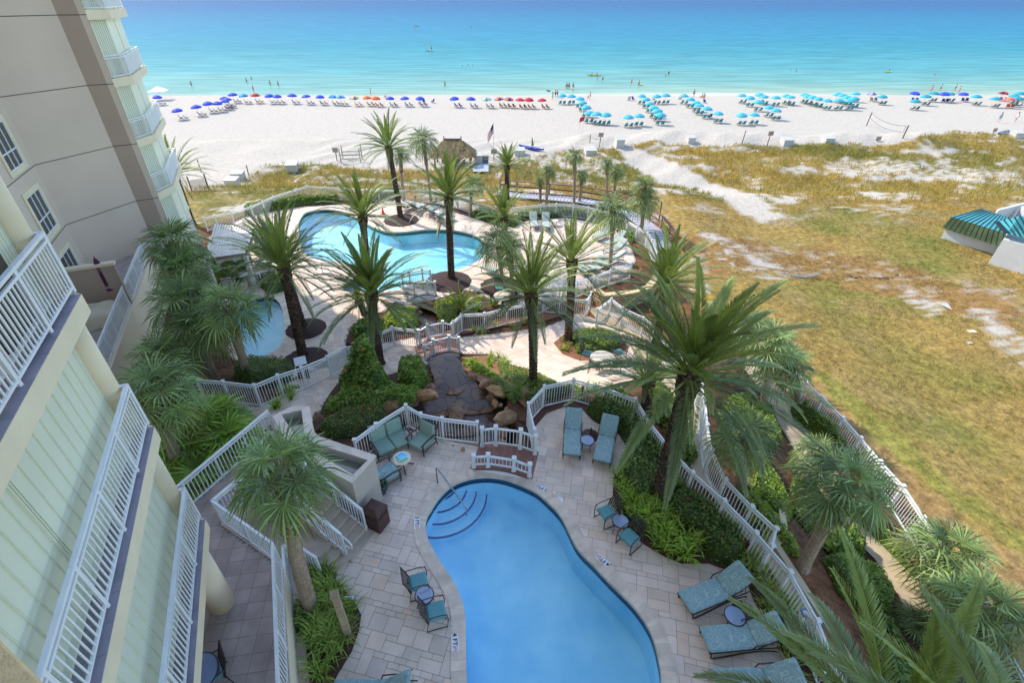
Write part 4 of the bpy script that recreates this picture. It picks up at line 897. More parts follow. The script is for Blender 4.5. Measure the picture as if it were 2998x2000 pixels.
# hedges and mounds
def sample(poly,n):
    xs=[p[0] for p in poly]; ys=[p[1] for p in poly]; out=np.zeros((0,2))
    while len(out)<n:
        X=np.random.uniform(min(xs),max(xs),n*2); Y=np.random.uniform(min(ys),max(ys),n*2); k=npinside(X,Y,poly); out=np.concatenate([out,np.stack([X[k],Y[k]],1)])
    return out[:n]
def edged(P,poly):
    d=np.full(len(P),1e9); n=len(poly)
    for i in range(n):
        a=np.array(poly[i][:2]);b=np.array(poly[(i+1)%n][:2]); ab=b-a; t=np.clip(((P-a)@ab)/(ab@ab+1e-9),0,1); d=np.minimum(d,np.linalg.norm(P-(a+t[:,None]*ab),axis=1))
    return d
def cnt(poly,dens): return int(abs(area([Vector(p[:2]) for p in poly]))*dens)
def hedge(poly,h,label,dens=420,ls=.075,cols=((.62,.78,.55),(.85,1.0,.62)),name='hedge',cat='hedge',flower=None,lump=.12,base=1,kind=None,soft_=.35,group=None):
    poly=[Vector(p[:2]) for p in poly]; P=sample(poly,max(30,cnt(poly,dens))); d=edged(P,poly); z0=np.array([H(x,y) for x,y in P])
    prof=lambda d:1-(1-np.minimum(d/soft_,1))**2
    lm=lump*(fbm(N1,P[:,0]*1.7,P[:,1]*1.7,3)-.5)*2
    zt=z0+.07+(h+lm*h*2)*prof(d)*np.random.uniform(.82,1.05,len(P))
    side=np.random.rand(len(P))<np.clip(.5-d*1.2,0,.5); zt=np.where(side,z0+.07+(zt-z0)*np.random.rand(len(P)),zt)
    n=len(P); c=np.stack([P[:,0],P[:,1],zt],1); a=np.random.randn(n,3); a/=np.linalg.norm(a,axis=1)[:,None]; a[:,2]*=.5; bb=np.random.randn(n,3); bb[:,2]*=.6
    bb-=a*(a*bb).sum(1)[:,None]; bb/=np.linalg.norm(bb,axis=1)[:,None]; s=ls*np.random.uniform(.6,1.3,n)[:,None]
    Q=np.stack([c-a*s,c+bb*s*.5,c+a*s,c-bb*s*.5],1); t=np.random.rand(n)[:,None]**1.3; cc=np.array(cols[0])*(1-t)+np.array(cols[1])*t
    cc=cc*np.random.uniform(.75,1.2,n)[:,None]
    if flower:
        f=np.random.rand(n)<flower[0]; cc[f]=flower[1]; Q[f]=np.stack([c-a*s*.8,c+bb*s*.8,c+a*s*.8,c-bb*s*.8],1)[f]; Q[f,:,2]+=.03
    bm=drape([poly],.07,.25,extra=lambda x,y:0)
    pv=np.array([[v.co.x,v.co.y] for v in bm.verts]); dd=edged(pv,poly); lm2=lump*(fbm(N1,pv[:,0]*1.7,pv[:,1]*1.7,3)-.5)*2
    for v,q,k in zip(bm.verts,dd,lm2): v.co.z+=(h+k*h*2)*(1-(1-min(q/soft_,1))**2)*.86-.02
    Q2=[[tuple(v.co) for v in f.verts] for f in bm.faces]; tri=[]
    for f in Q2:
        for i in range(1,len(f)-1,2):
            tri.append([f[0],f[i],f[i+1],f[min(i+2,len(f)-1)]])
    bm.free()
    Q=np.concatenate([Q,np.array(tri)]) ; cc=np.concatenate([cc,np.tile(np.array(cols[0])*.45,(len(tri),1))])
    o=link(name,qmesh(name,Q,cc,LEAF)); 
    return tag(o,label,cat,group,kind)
def blades(pts,n,ln,wd,label,cols,name='strap_leaf_plants',cat='plants',arch=1.0,kind='stuff',stripe=None,mat=None,group=None):
    Q=[];CC=[]
    for (x,y) in pts:
        z=H(x,y)+.06; hue=np.array(cols[0])+(np.array(cols[1])-np.array(cols[0]))*random.random()
        for k in range(n):
            az=random.uniform(0,2*PI); e=random.uniform(.75,1.45); l_=ln*random.uniform(.65,1.1); o=np.array([x+random.gauss(0,.04),y+random.gauss(0,.04),z]); d=np.array([math.cos(az),math.sin(az),0]); s=np.array([-d[1],d[0],0])*wd/2
            P=[];
            for i in range(4):
                t=i/3; el=e-arch*1.9*t*t; P.append(o.copy()); o=o+(d*math.cos(el)+np.array([0,0,math.sin(el)]))*l_/3.3
            g=random.uniform(.75,1.2); c=hue*g
            for i in range(3):
                w0,w1=(1,.95,.7)[i],(.95,.7,.08)[i]
                Q.append([P[i]-s*w0,P[i+1]-s*w1,P[i+1]+s*w1,P[i]+s*w0]); CC.append(c*(1+.1*i))
                if stripe is not None:
                    u=np.array([0,0,.004]); Q.append([P[i]-s*w0*.3+u,P[i+1]-s*w1*.3+u,P[i+1]+s*w1*.3+u,P[i]+s*w0*.3+u]); CC.append(np.array(stripe)*g)
    o=link(name,qmesh(name,Q,CC,mat or LEAF)); return tag(o,label,cat,group,kind)
def patch(poly,dens): return [tuple(p) for p in sample(poly,max(3,cnt(poly,dens)))]
HG=((.50,.66,.50),(.86,1.0,.66)); YG=((1.25,1.35,.55),(1.9,1.9,.65)); MG=((.7,.9,.5),(1.2,1.35,.62))
S=lambda *p:SL(list(p),0)
hedge(S((1712,1206),(1770,1150),(1840,1180),(1860,1215),(1905,1290),(1965,1365),(1990,1420),(2020,1470),(1905,1480),(1850,1480),(1800,1400),(1815,1375),(1832,1310),(1810,1275),(1745,1240)),.75,'dark clipped hedge curving between the near pool loungers and the white fence',420,.065,HG)
hedge(S((1990,1440),(2060,1480),(2110,1520),(2170,1580),(2178,1640),(2140,1668),(2075,1650),(2040,1600),(1960,1540),(1925,1480)),.7,'dark clipped hedge with tiny red buds left of the white fence post',420,.065,HG,flower=(.01,(1.6,.3,.25)))
blades(patch(S((1800,1385),(1850,1370),(1905,1420),(1930,1500),(2010,1570),(2065,1640),(2000,1655),(1900,1600),(1850,1560),(1805,1490)),13),22,.85,.05,'bright green strap leaved lilies at the foot of the huge date palm',((.9,1.15,.5),(1.4,1.6,.6)))
blades(patch(S((2165,1630),(2200,1640),(2330,1800),(2400,1960),(2430,2100),(2330,2100),(2270,1880),(2200,1740),(2150,1680)),9),26,.75,.03,'striped spider lilies along the fence behind the chaise cushions',((.9,1.05,.7),(1.3,1.35,.9)),stripe=(1.9,1.9,1.5))
bl2=[Vector(p) for p in BED_L]; 
blades([p for p in patch(offset(bl2,-.18),17) if p[0]>-5.3],26,.8,.036,'striped spider lilies in the bed around the wooden shower post',((.9,1.1,.75),(1.3,1.4,.95)),stripe=(1.9,1.95,1.5))
hedge(S((868,1760),(905,1775),(915,1830),(890,1880),(862,1850)),.6,'dark round shrub against the terrace edge by the palm trunk',400,.065,HG,name='shrub',cat='shrub')
hedge(DL([(775,888),(840,870),(890,872),(900,900),(860,925),(800,905)]),1.7,'tall dark hibiscus bush with pink flowers beside the big date palm trunk',520,.12,((.5,.7,.42),(1.15,1.35,.85)),name='hibiscus_bush',cat='shrub',flower=(.008,(4,.5,.9)),lump=.4,soft_=.9)
hedge(DL([(915,850),(975,842),(985,880),(960,900),(915,890)]),.9,'bright green leafy bush left of the pond rocks',460,.1,MG,name='shrub',cat='shrub',lump=.2)
hedge(DL([(730,985),(800,940),(880,935),(890,965),(850,1000),(760,1010)]),.4,'low mounded bed of dark leaves dotted with red flowers behind the planter',650,.05,HG,name='flower_bed',cat='flower bed',flower=(.07,(1.7,.25,.45)))
hedge(DL([(850,985),(910,960),(935,945),(900,990),(840,1010)]),.35,'low grey green shrubs along the railing behind the loveseat',500,.05,((.6,.8,.7),(.9,1.1,.9)),name='shrub',cat='shrub')
blades(patch(DL([(728,950),(775,905),(830,895),(800,940),(760,960)]),4),22,.6,.04,'green strap leaved plants along the curved path above the flower bed',((.9,1.2,.5),(1.3,1.6,.6)))
blades([tuple(D(908,925).to_2d())],90,.85,.012,'round tuft of fine palmetto leaves on the pond bank',((.9,1.1,.7),(1.2,1.4,.8)),name='palmetto_tuft',cat='plant',arch=.55,kind=None)
blades([tuple(D(862,945).to_2d())],50,.8,.02,'spiky dark tuft of narrow leaves behind the railing corner',((.7,.9,.6),(1,1.2,.7)),name='spiky_tuft',cat='plant',arch=.7,kind=None)
blades([tuple(D(1190,905).to_2d()),tuple(D(1185,915).to_2d())],60,.9,.02,'dark feathery cycad beside the railing end by the pond',((.6,.85,.6),(.8,1.1,.7)),name='cycad',cat='plant',arch=.6,kind=None)
blades(patch(DL([(600,935),(655,905),(700,893),(690,915),(640,945)]),5),24,.65,.045,'strap leaved plants in front of the picket fence beside the curved path',((1.0,1.3,.5),(1.5,1.7,.6)))
hedge(DL([(540,860),(600,845),(680,850),(660,885),(590,895),(545,880)]),.9,'dark hedge behind the picket fence by the wading pool',500,.055,HG)
hedge(DL([(872,742),(905,712),(955,712),(960,750),(930,765),(880,765)]),.45,'glowing yellow green fern mound left of the stream',600,.08,YG,name='fern_mound',cat='plants',lump=.25)
hedge(DL([(805,765),(850,735),(880,745),(870,770),(815,785)]),.6,'green leafy planting behind the big date palm trunk',380,.1,MG,name='shrub',cat='shrub')
hedge(DL([(995,700),(1040,690),(1060,712),(1050,740),(1010,745),(1000,715)]),.45,'glowing yellow green fern mound right of the stream',600,.08,YG,name='fern_mound',cat='plants',lump=.25)
blades(patch(DL([(1040,690),(1110,685),(1150,712),(1080,730),(1045,735)]),4),22,.6,.05,'green strap leaved plants around the young palm by the stream',((.8,1.1,.4),(1.3,1.5,.5)))
blades(patch(DL([(1060,765),(1150,748),(1230,738),(1225,748),(1150,762),(1065,775)]),4.5),20,.5,.03,'pale striped lilies below the fence right of the bridge',((1.1,1.25,.7),(1.5,1.6,.9)),stripe=(2,2,1.5))
blades(patch(DL([(1275,790),(1300,775),(1330,790),(1320,808),(1290,808)]),5),22,.45,.03,'pale striped grass tufts in the oval bed under the date palm',((1.2,1.3,.6),(1.6,1.6,.8)),stripe=(2,2,1.4))
hedge(DL([(1310,770),(1370,760),(1425,775),(1425,800),(1370,825),(1320,815)]),.5,'rounded green shrub filling the oval path bed',600,.05,MG,name='shrub',cat='shrub')
hedge(DL([(1065,828),(1100,835),(1150,872),(1140,880),(1095,860),(1062,842)]),.35,'yellow green fern bank above the pond rocks',600,.08,YG,name='fern_mound',cat='plants')
blades(patch(DL([(1100,812),(1150,820),(1170,840),(1130,850)]),6),22,.5,.04,'green strap leaved plants at the right foot of the garden bridge',((1,1.2,.45),(1.5,1.6,.6)))
hedge(DL([(1140,838),(1200,852),(1290,890),(1270,905),(1190,890),(1150,870)]),.35,'low green ground cover with small red flowers along the path edge',600,.045,MG,name='flower_bed',cat='flower bed',flower=(.05,(1.7,.4,.35)))
hedge(DL([(1130,868),(1180,895),(1200,915),(1180,930),(1150,905),(1125,885)]),.4,'grey green shrubs on the slope beside the slim date palm',600,.05,((.8,1,.7),(1.2,1.35,.9)),name='shrub',cat='shrub')
blades(patch(DL([(1240,885),(1310,888),(1400,900),(1450,910),(1440,925),(1330,915),(1260,905)]),4),20,.5,.045,'bright strap leaves beyond the curved near fence',((1,1.25,.4),(1.5,1.7,.5)))
for pts,hh,lb in(([(560,500),(640,484),(700,474),(780,468),(780,460),(690,462),(560,486)],.7,'low leafy hedge between the lagoon pool and the far fence'),([(845,465),(925,455),(925,440),(850,450)],.6,'short hedge beside the tallest date palm trunk'),([(1080,500),(1180,525),(1200,508),(1100,485)],.5,'clipped hedge left of the two upright loungers'),
    ([(1185,508),(1300,498),(1400,515),(1450,560),(1465,540),(1400,498),(1290,484),(1190,492)],.5,'clipped hedge round the far right of the lagoon deck'),([(590,800),(640,775),(700,790),(660,820)],0,'')):
    if hh: hedge(DL(pts),hh,lb,260,.11,MG)
hedge(DL([(575,575),(620,560),(640,590),(600,600)]),.7,'yellow green bush beside the pergola',400,.07,YG,name='shrub',cat='shrub')
hedge(DL([(590,655),(640,640),(670,665),(620,680)]),.6,'green shrubs beside the latticed chair by the wading pool',400,.07,MG,name='shrub',cat='shrub')
hedge(DL([(505,625),(530,600),(560,640),(530,665)]),.8,'leafy bush under the pergola edge',400,.07,MG,name='shrub',cat='shrub')
hedge(SL([(2310,1190),(2350,1215),(2440,1290),(2475,1330),(2440,1340),(2380,1290),(2320,1230)]),1.0,'dark green bushes inside the boundary fence',500,.06,((.6,.8,.35),(1.1,1.25,.5)),name='shrub',cat='shrub',lump=.25)
hedge(SL([(2405,1555),(2470,1550),(2530,1600),(2520,1640),(2440,1640),(2400,1600)]),.6,'loose green shrubs left of the right hand path',380,.1,MG,name='shrub',cat='shrub',lump=.2)
hedge(SL([(2405,1640),(2480,1640),(2560,1690),(2610,1760),(2600,1810),(2530,1810),(2450,1740)]),.75,'large rounded clipped shrub left of the right hand path',600,.05,((.7,.9,.5),(1.05,1.2,.6)),name='shrub',cat='shrub')
hedge(SL([(2140,1440),(2210,1450),(2280,1530),(2330,1600),(2340,1640),(2290,1620),(2250,1570),(2180,1500)]),.35,'bright ground cover between the white fences under the fan palm',420,.06,((1,1.2,.4),(1.5,1.6,.5)),name='ground_cover',cat='ground cover')
hedge(SL([(2460,1500),(2540,1560),(2620,1640),(2680,1700),(2640,1640),(2560,1530),(2480,1470)]),.6,'leafy shrubs between the right hand path and the boundary fence',400,.07,((.9,1.1,.4),(1.4,1.5,.5)),name='shrub',cat='shrub',lump=.2)
blades(patch(SL([(2160,1500),(2200,1500),(2330,1680),(2290,1690)]),2.5),40,.9,.012,'plumed ornamental grasses between the two fences',((1.1,1.2,.7),(1.6,1.6,1.0)),arch=.7)
blades(patch(DL([(1230,700),(1290,680),(1290,712),(1250,722)]),3),30,.7,.015,'fine grasses inside the fence corner by the steps',((1,1.2,.5),(1.4,1.5,.6)),arch=.7)
blades(patch(DL([(1300,672),(1400,640),(1400,650),(1320,685)]),3),20,.4,.03,'low tufts on top of the retaining wall',((1.2,1.4,.5),(1.6,1.7,.6)))
hedge(DL([(735,955),(790,900),(850,880),(960,905),(950,935),(880,935),(800,945)]),.45,'mixed low green planting between the hibiscus and the red flowers',320,.1,MG,name='shrub',cat='shrub',lump=.3)
hedge(DL([(900,905),(955,890),(975,905),(950,930),(905,925)]),.35,'low yellowish shrubs on the left bank of the pond',500,.05,((.9,1.1,.45),(1.4,1.4,.6)),name='shrub',cat='shrub',lump=.3)
hedge(DL([(1205,905),(1260,890),(1320,888),(1300,905),(1230,930),(1205,935)]),.4,'dark shrubs outside the curved railing end',420,.06,HG,name='shrub',cat='shrub')
hedge(SL([(1900,1120),(1960,1160),(2010,1260),(2040,1340),(2010,1380),(1960,1290),(1910,1210)]),.5,'green shrubs outside the fence under the silvery young palm',320,.1,MG,name='shrub',cat='shrub',lump=.3)
hedge(SL([(2110,1180),(2180,1160),(2260,1200),(2290,1300),(2240,1330),(2160,1260)]),.5,'low leafy planting below the crowd of fan palms',300,.07,MG,name='ground_cover',cat='ground cover',lump=.3)
hedge(SL([(2090,1210),(2150,1190),(2200,1260),(2270,1400),(2330,1500),(2300,1540),(2200,1440),(2120,1330)]),.3,'green ground cover between the fence and the kerb below the fan palms',300,.07,((.9,1.1,.45),(1.4,1.5,.6)),name='ground_cover',cat='ground cover',lump=.3)
hedge(SL([(2520,1800),(2600,1810),(2680,1960),(2720,2080),(2600,2080),(2540,1900)]),.4,'dark undergrowth below the lowest fan palms',260,.09,HG,name='ground_cover',cat='ground cover',lump=.3)
hedge(DL([(480,590),(560,560),(580,600),(560,650),(500,660)]),.5,'green shrubs below the pergola near the tall wing',260,.1,MG,name='shrub',cat='shrub',lump=.3)
hedge(SL([(2320,1400),(2400,1450),(2420,1540),(2360,1560),(2300,1480)]),.4,'leafy undergrowth around the leaning fan palm',350,.06,HG,name='ground_cover',cat='ground cover',lump=.3)
# dune grass: uncountable
def tufts(n,xr,yr,ok,ln,nb,colf,name,label,wd=.03,lean=.5):
    X=np.random.uniform(*xr,n); Y=np.random.uniform(*yr,n); xi=np.clip(np.searchsorted(gx,X),1,len(gx)-1); yi=np.clip(np.searchsorted(gy,Y),1,len(gy)-1)
    sw=SW[yi,xi]; k=ok(X,Y,sw); X,Y,sw,xi,yi=X[k],Y[k],sw[k],xi[k],yi[k]; Z=GZ[yi-1,xi-1]*0+np.array([H(a,b) for a,b in zip(X,Y)])
    n=len(X); P=np.repeat(np.stack([X,Y,Z],1),nb,0); m=len(P); P[:,:2]+=np.random.randn(m,2)*.1; base=np.repeat(COL[yi,xi],nb,0)
    az=np.random.rand(m)*2*PI; el=np.random.uniform(.9,1.5,m); l_=ln*np.random.uniform(.6,1.15,m); d=np.stack([np.cos(az)*np.cos(el),np.sin(az)*np.cos(el),np.sin(el)],1)
    s=np.stack([-np.sin(az+.6),np.cos(az+.6),az*0],1)*wd/2; mid=P+d*l_[:,None]*.55; tip=P+d*l_[:,None]+np.stack([np.cos(az),np.sin(az),-.3+az*0],1)*l_[:,None]*lean*.3
    Q=np.stack([P-s,mid-s*.9,tip,mid+s*.9],1); cc=colf(base,m); o=link(name,qmesh(name,Q,cc,GRASS)); return tag(o,label,'grass',kind='stuff')
gb=np.array(L(170,160,92)[:3])
cf=lambda base,m:(np.array([1.0,.97,.72])*.55+base/gb*.45)*np.random.uniform(.6,1.35,(m,1))
tufts(60000,(-32,110),(47.5,95),lambda X,Y,s:(s<.3)&(Y<np.interp(X,ex,ey)+2)&(np.random.rand(len(X))<.75),.62,4,cf,'dune_grass','golden sea oats and grass covering the dunes',.05)
tufts(26000,(14,75),(16,48),lambda X,Y,s:(s<.3)&(X>17)&(fbm(N2,X*.35,Y*.35)>.42),.2,3,lambda b,m:b/gb*np.random.uniform(.6,1.4,(m,1)),'field_grass','short rough tufts scattered over the mown field',.03)
tufts(2500,(-30,100),(84,100),lambda X,Y,s:(Y<np.interp(X,ex,ey)+7),.8,2,cf,'sea_oats','sparse sea oats at the beach edge of the dunes',.02)
# rocks
def rock(x,y,z,s,lab,grp=None,c=None):
    bm=bmesh.new(); bmesh.ops.create_icosphere(bm,subdivisions=1,radius=1); sc3=(random.uniform(.8,1.4)*s,random.uniform(.6,1)*s,random.uniform(.4,.75)*s)
    for v in bm.verts:
        f=random.uniform(.72,1.15); v.co=Vector([v.co[i]*sc3[i]*f for i in range(3)])
    bmesh.ops.bevel(bm,geom=bm.edges[:],offset=s*.06,segments=1,affect='EDGES')
    me=bpy.data.meshes.new('boulder'); bm.to_mesh(me); bm.free(); me.materials.append(ROCK); ca=me.color_attributes.new('tint','FLOAT_COLOR','CORNER'); k=random.uniform(.6,1.25); q=c or (k*1.05,k*random.uniform(.9,1.05),k*random.uniform(.7,1.2)); ca.data.foreach_set('color',[q[0],q[1],q[2],1]*len(me.loops))
    o=link('boulder',me); o.location=(x,y,z); o.rotation_euler=(random.uniform(-.3,.3),random.uniform(-.3,.3),random.uniform(0,6)); return tag(o,lab,'rock',grp)
NTH='first second third fourth fifth sixth seventh eighth ninth tenth eleventh twelfth thirteenth fourteenth fifteenth sixteenth'.split()
def relabel(rs,axis_pt,what,place_,grp):
    """label each rock by its side of the water and its order along it"""
    sides={}
    for o in rs:
        sd_='left' if o.location.x<axis_pt(o.location.y) else 'right'; sides.setdefault(sd_,[]).append(o)
    for sd_,ls in sides.items():
        ls.sort(key=lambda o:o.location.y)
        for i,o in enumerate(ls): o['label']=f'{ordw(i+1)} {what} on the {sd_} bank of the {place_}, counted away from the near pool'; o['group']=grp
pl=POND; per=[]
for i in range(len(pl)):
    a,b2=pl[i],pl[(i+1)%len(pl)]; per.append((a,(b2-a).length))
acc=0;RP=[]
for i in range(len(pl)):
    a,b2=pl[i],pl[(i+1)%len(pl)]; acc+=(b2-a).length
    if acc>.27:
        acc=0; nn_=Vector(((b2-a).y,-(b2-a).x)).normalized()*random.uniform(-.3,.15); p=a.lerp(b2,.5)+nn_; s=random.uniform(.14,.34)
        RP.append(rock(p.x+random.uniform(-.1,.1),p.y+random.uniform(-.1,.1),H(p.x,p.y)-.12+random.uniform(-.1,.1),s,'x'))
relabel(RP,lambda y:sum(o.location.x for o in RP)/len(RP),'boulder','pond','sandstone boulders round the pond'); RP=[]
for i in range(len(STREAM)):
    a,b2=STREAM[i],STREAM[(i+1)%len(STREAM)]; k=max(1,int((b2-a).length/.5))
    for j in range(k):
        p=a.lerp(b2,(j+.5)/k); RP.append(rock(p.x,p.y,H(p.x,p.y)-.1,random.uniform(.16,.3),'x'))
relabel(RP,lambda y:sum(o.location.x for o in RP)/len(RP),'small rock','stream','rocks lining the stream')
for x,y,s,lb in((1333,1190,.5,'dark flat slab standing in the middle of the rocky pond'),(1250,1160,.5,'large orange boulder on the left bank of the pond'),(1340,1095,.45,'upright tan boulder at the right under the garden bridge'),(1480,1225,.6,'big brown boulder at the lower right of the pond'),(1455,1150,.45,'stacked orange boulder beside the small pond light'),(1080,1175,.5,'flat brown stone above the red flower bed'),(1145,1190,.55,'rounded brown stone beside the palmetto tuft'),(1028,1255,.22,'small orange stone in front of the red flowers'),(932,1225,.3,'tan stone at the corner of the planter'),(1380,1110,.35,'tan boulder below the yellow fern bank'),(1420,1128,.35,'long orange boulder below the yellow fern bank')):
    p=U(x,y,-.3 if (1300<x<1350 and y>1150) else 0); rock(p.x,p.y,(-.75 if (1300<x<1350 and y>1150) else H(p.x,p.y)+s*.15),s,lb,None)

# ---------------------------------------------------------------- furniture
FR=M('bronze_frame',L(66,52,50),.45,.1,6,metal=.3)
CU=bpy.data.materials.new('scroll_cushion'); CU.use_nodes=True; n=CU.node_tree.nodes; l=CU.node_tree.links; b=n['Principled BSDF']; b.inputs['Roughness'].default_value=.85
tc=n.new('ShaderNodeTexCoord'); wv_=n.new('ShaderNodeTexWave'); wv_.wave_type='RINGS'; wv_.rings_direction='SPHERICAL'; wv_.inputs['Scale'].default_value=2.2; wv_.inputs['Distortion'].default_value=14; wv_.inputs['Detail'].default_value=0; wv_.inputs['Detail Scale'].default_value=2.4
l.new(tc.outputs['Object'],wv_.inputs['Vector']); mr=n.new('ShaderNodeMapRange'); mr.inputs[1].default_value=.8; mr.inputs[2].default_value=.95; l.new(wv_.outputs['Fac'],mr.inputs[0])
mx=n.new('ShaderNodeMix'); mx.data_type='RGBA'; mx.inputs[6].default_value=L(126,154,156); mx.inputs[7].default_value=L(158,176,172); l.new(mr.outputs[0],mx.inputs[0]); l.new(mx.outputs[2],b.inputs['Base Color'])
SAGE=M('sage_cushion',L(132,156,142),.85,.08,4,.2,60); TEAL=M('teal_cushion',L(88,144,148),.8,.08,5); IVORY=M('ivory_cushion',L(196,196,182),.85,.08,4); TGL=M('frosted_glass_top',L(132,148,172),.1,.08,3,coat=.6); STONET=M('stone_top',L(214,200,176),.5,.12,4,.1,30); DBR=M('brown_iron',L(78,50,44),.5,.1,5,metal=.2)
def pad(b,x0,x1,y0,y1,z0,z1,inc=0,piv=None,r=.04):
    """soft box made of a rounded loft; inc = tilt about x at piv"""
    vs=[];prof=[(z0,.03),(z0+r,0),(z1-r,0),(z1,.045)]
    ring=[]
    for z,i in prof:
        a,b_,c,d=x0+i,x1-i,y0+i,y1-i; k=.05; ring.append([(a+k,c,z),(b_-k,c,z),(b_,c+k,z),(b_,d-k,z),(b_-k,d,z),(a+k,d,z),(a,d-k,z),(a,c+k,z)])
    for R_ in ring: vs+=R_
    fs=[(i*8+k,i*8+(k+1)%8,(i+1)*8+(k+1)%8,(i+1)*8+k) for i in range(3) for k in range(8)]+[tuple(range(8))[::-1],tuple(range(24,32))]
    if inc:
        Rm=Matrix.Rotation(inc,3,'X'); P=Vector(piv); vs=[Rm@(Vector(v)-P)+P for v in vs]
    return b.add(vs,fs)
def make_chaise(label,cush=CU,group=None):
    t=empty('chaise_lounge',(0,0,0),0,label,'lounger',group); f=MB()
    ZS=.34; inc=R(-42)
    for s in(-1,1):
        x=s*.31
        f.tube([(x,1.0,ZS-.02),(x,0,ZS-.02),(x,-.35,ZS-.02),(x,-.98,ZS-.06)],.018,6)
        f.tube([(x,.95,ZS-.03),(x,.9,.06),(x,.82,.015),(x,.5,.05),(x,0,.17),(x,-.4,.2),(x,-.75,.12),(x,-.95,.02)],.02,6)
        f.tube([(x,-.3,ZS+.02),(x,-.3-.82*math.cos(-inc),ZS+.02+.82*math.sin(-inc))],.016,6)
        f.tube([(x,-.8,ZS-.04),(x*.9,-.72,ZS+.38)],.012,5)
        f.tube([(x*1.05,-.1,ZS),(x*1.08,-.15,ZS+.2),(x*1.08,-.5,ZS+.26),(x*1.05,-.62,ZS+.2)],.017,6)
    for y in(.98,.5,0,-.35): f.tube([(-.31,y,ZS-.02),(.31,y,ZS-.02)],.013,5)
    for k in range(1,6): yy=-.3-.14*k*math.cos(-inc); zz=ZS+.02+.14*k*math.sin(-inc); f.tube([(-.31,yy,zz),(.31,yy,zz)],.012,5)
    f.build('frame',FR,t); b=MB(); pad(b,-.32,.32,-.28,1.02,ZS,ZS+.1); b.build('seat_cushion',cush,t,bevel=.01)
    b=MB(); pad(b,-.32,.32,-.28-.86,-.28,ZS+.02,ZS+.12,inc,(0,-.28,ZS+.02)); b.build('back_cushion',cush,t,bevel=.01); return t
def place(proto,pos,ang,label=None,group=None,first=[0]):
    o=proto if not proto.get('_used') else copy_tree(proto); proto['_used']=1
    if o is not proto and '_used' in o.keys(): del o['_used']
    o.location=pos; o.rotation_euler=(0,0,ang)
    if label: o['label']=label
    if group: o['group']=group
    return o
def pose(head,foot,z=.45):
    a=U(head[0],head[1],z+.25); c=U(foot[0],foot[1],z); a=Vector((a.x,a.y)); c=Vector((c.x,c.y)); v=c-a; m=(a+c)/2; return (m.x,m.y,H(m.x,m.y)+.06),math.atan2(v.y,v.x)-PI/2
ch=seal(make_chaise('x'))
NC=[((1679,1212),(1675,1325),'patterned aqua chaise lounge left of the brown umbrella stand'),((1786,1232),(1763,1345),'patterned aqua chaise lounge between the umbrella stand and the clipped hedge'),((2172,1688),(2020,1760),'patterned aqua chaise lounge by the striped lilies, nearest the big date palm bed'),((2272,1842),(2082,1872),'aqua chaise lounge partly under the nearest palm frond'),((2330,1985),(2112,2000),'chaise lounge cut by the bottom edge at the right'),((1190,2020),(1000,2035),'chaise lounge cut by the bottom edge left of the near pool')]
for h_,f_,lb in NC:
    p,a=pose(h_,f_); place(ch,p,a,lb,'aqua chaise lounges round the near pool')
PCU=M('pale_sage_cushion',L(160,172,162),.85,.06,4); chp=seal(make_chaise('x',PCU))
far=[((1560,627),(1566,664),'left one of the two upright pale loungers at the far hedge'),((1597,628),(1600,667),'right one of the two upright pale loungers at the far hedge')]
p7=lambda x,y:(1500+x/3.1347,500+y/3.1347); p6=lambda x,y:(750+x/3.1347,500+y/3.1347)
for i,(h_,f_) in enumerate([((890,525),(775,600)),((1010,585),(890,660)),((1035,655),(865,735)),((1000,765),(830,790)),((955,855),(780,825)),((850,895),(715,860)),((725,930),(625,880))]): far.append((p7(*h_),p7(*f_),['farthest pale lounger of the row on the right of the lagoon deck','second farthest pale lounger of the right hand row','third pale lounger from the far end of the right hand row','middle pale lounger of the right hand row, beside the fan palm trunk','pale lounger of the right hand row just past the fan palm trunk','pale lounger second nearest the picket fence in the right row','nearest pale lounger of the right row, close to the picket fence'][i]))
for i,(x,y) in enumerate([(1365,315),(1475,322),(1590,345),(1665,385),(1725,425)]): far.append((p6(x-38,y),p6(x+45,y-8),['lounger at the left end of the far poolside row under the tall palm','second lounger from the left in the far poolside row','middle lounger of the far poolside row','second lounger from the right in the far poolside row','lounger at the right end of the far row behind the palm trunk'][i]))
far.append((p6(2235,905),p6(2125,885),'single lounger right of the lagoon pool beside the palm ring'))
for h_,f_,lb in far:
    p,a=pose(h_,f_); place(chp,p,a,lb,'pale loungers round the lagoon pool')
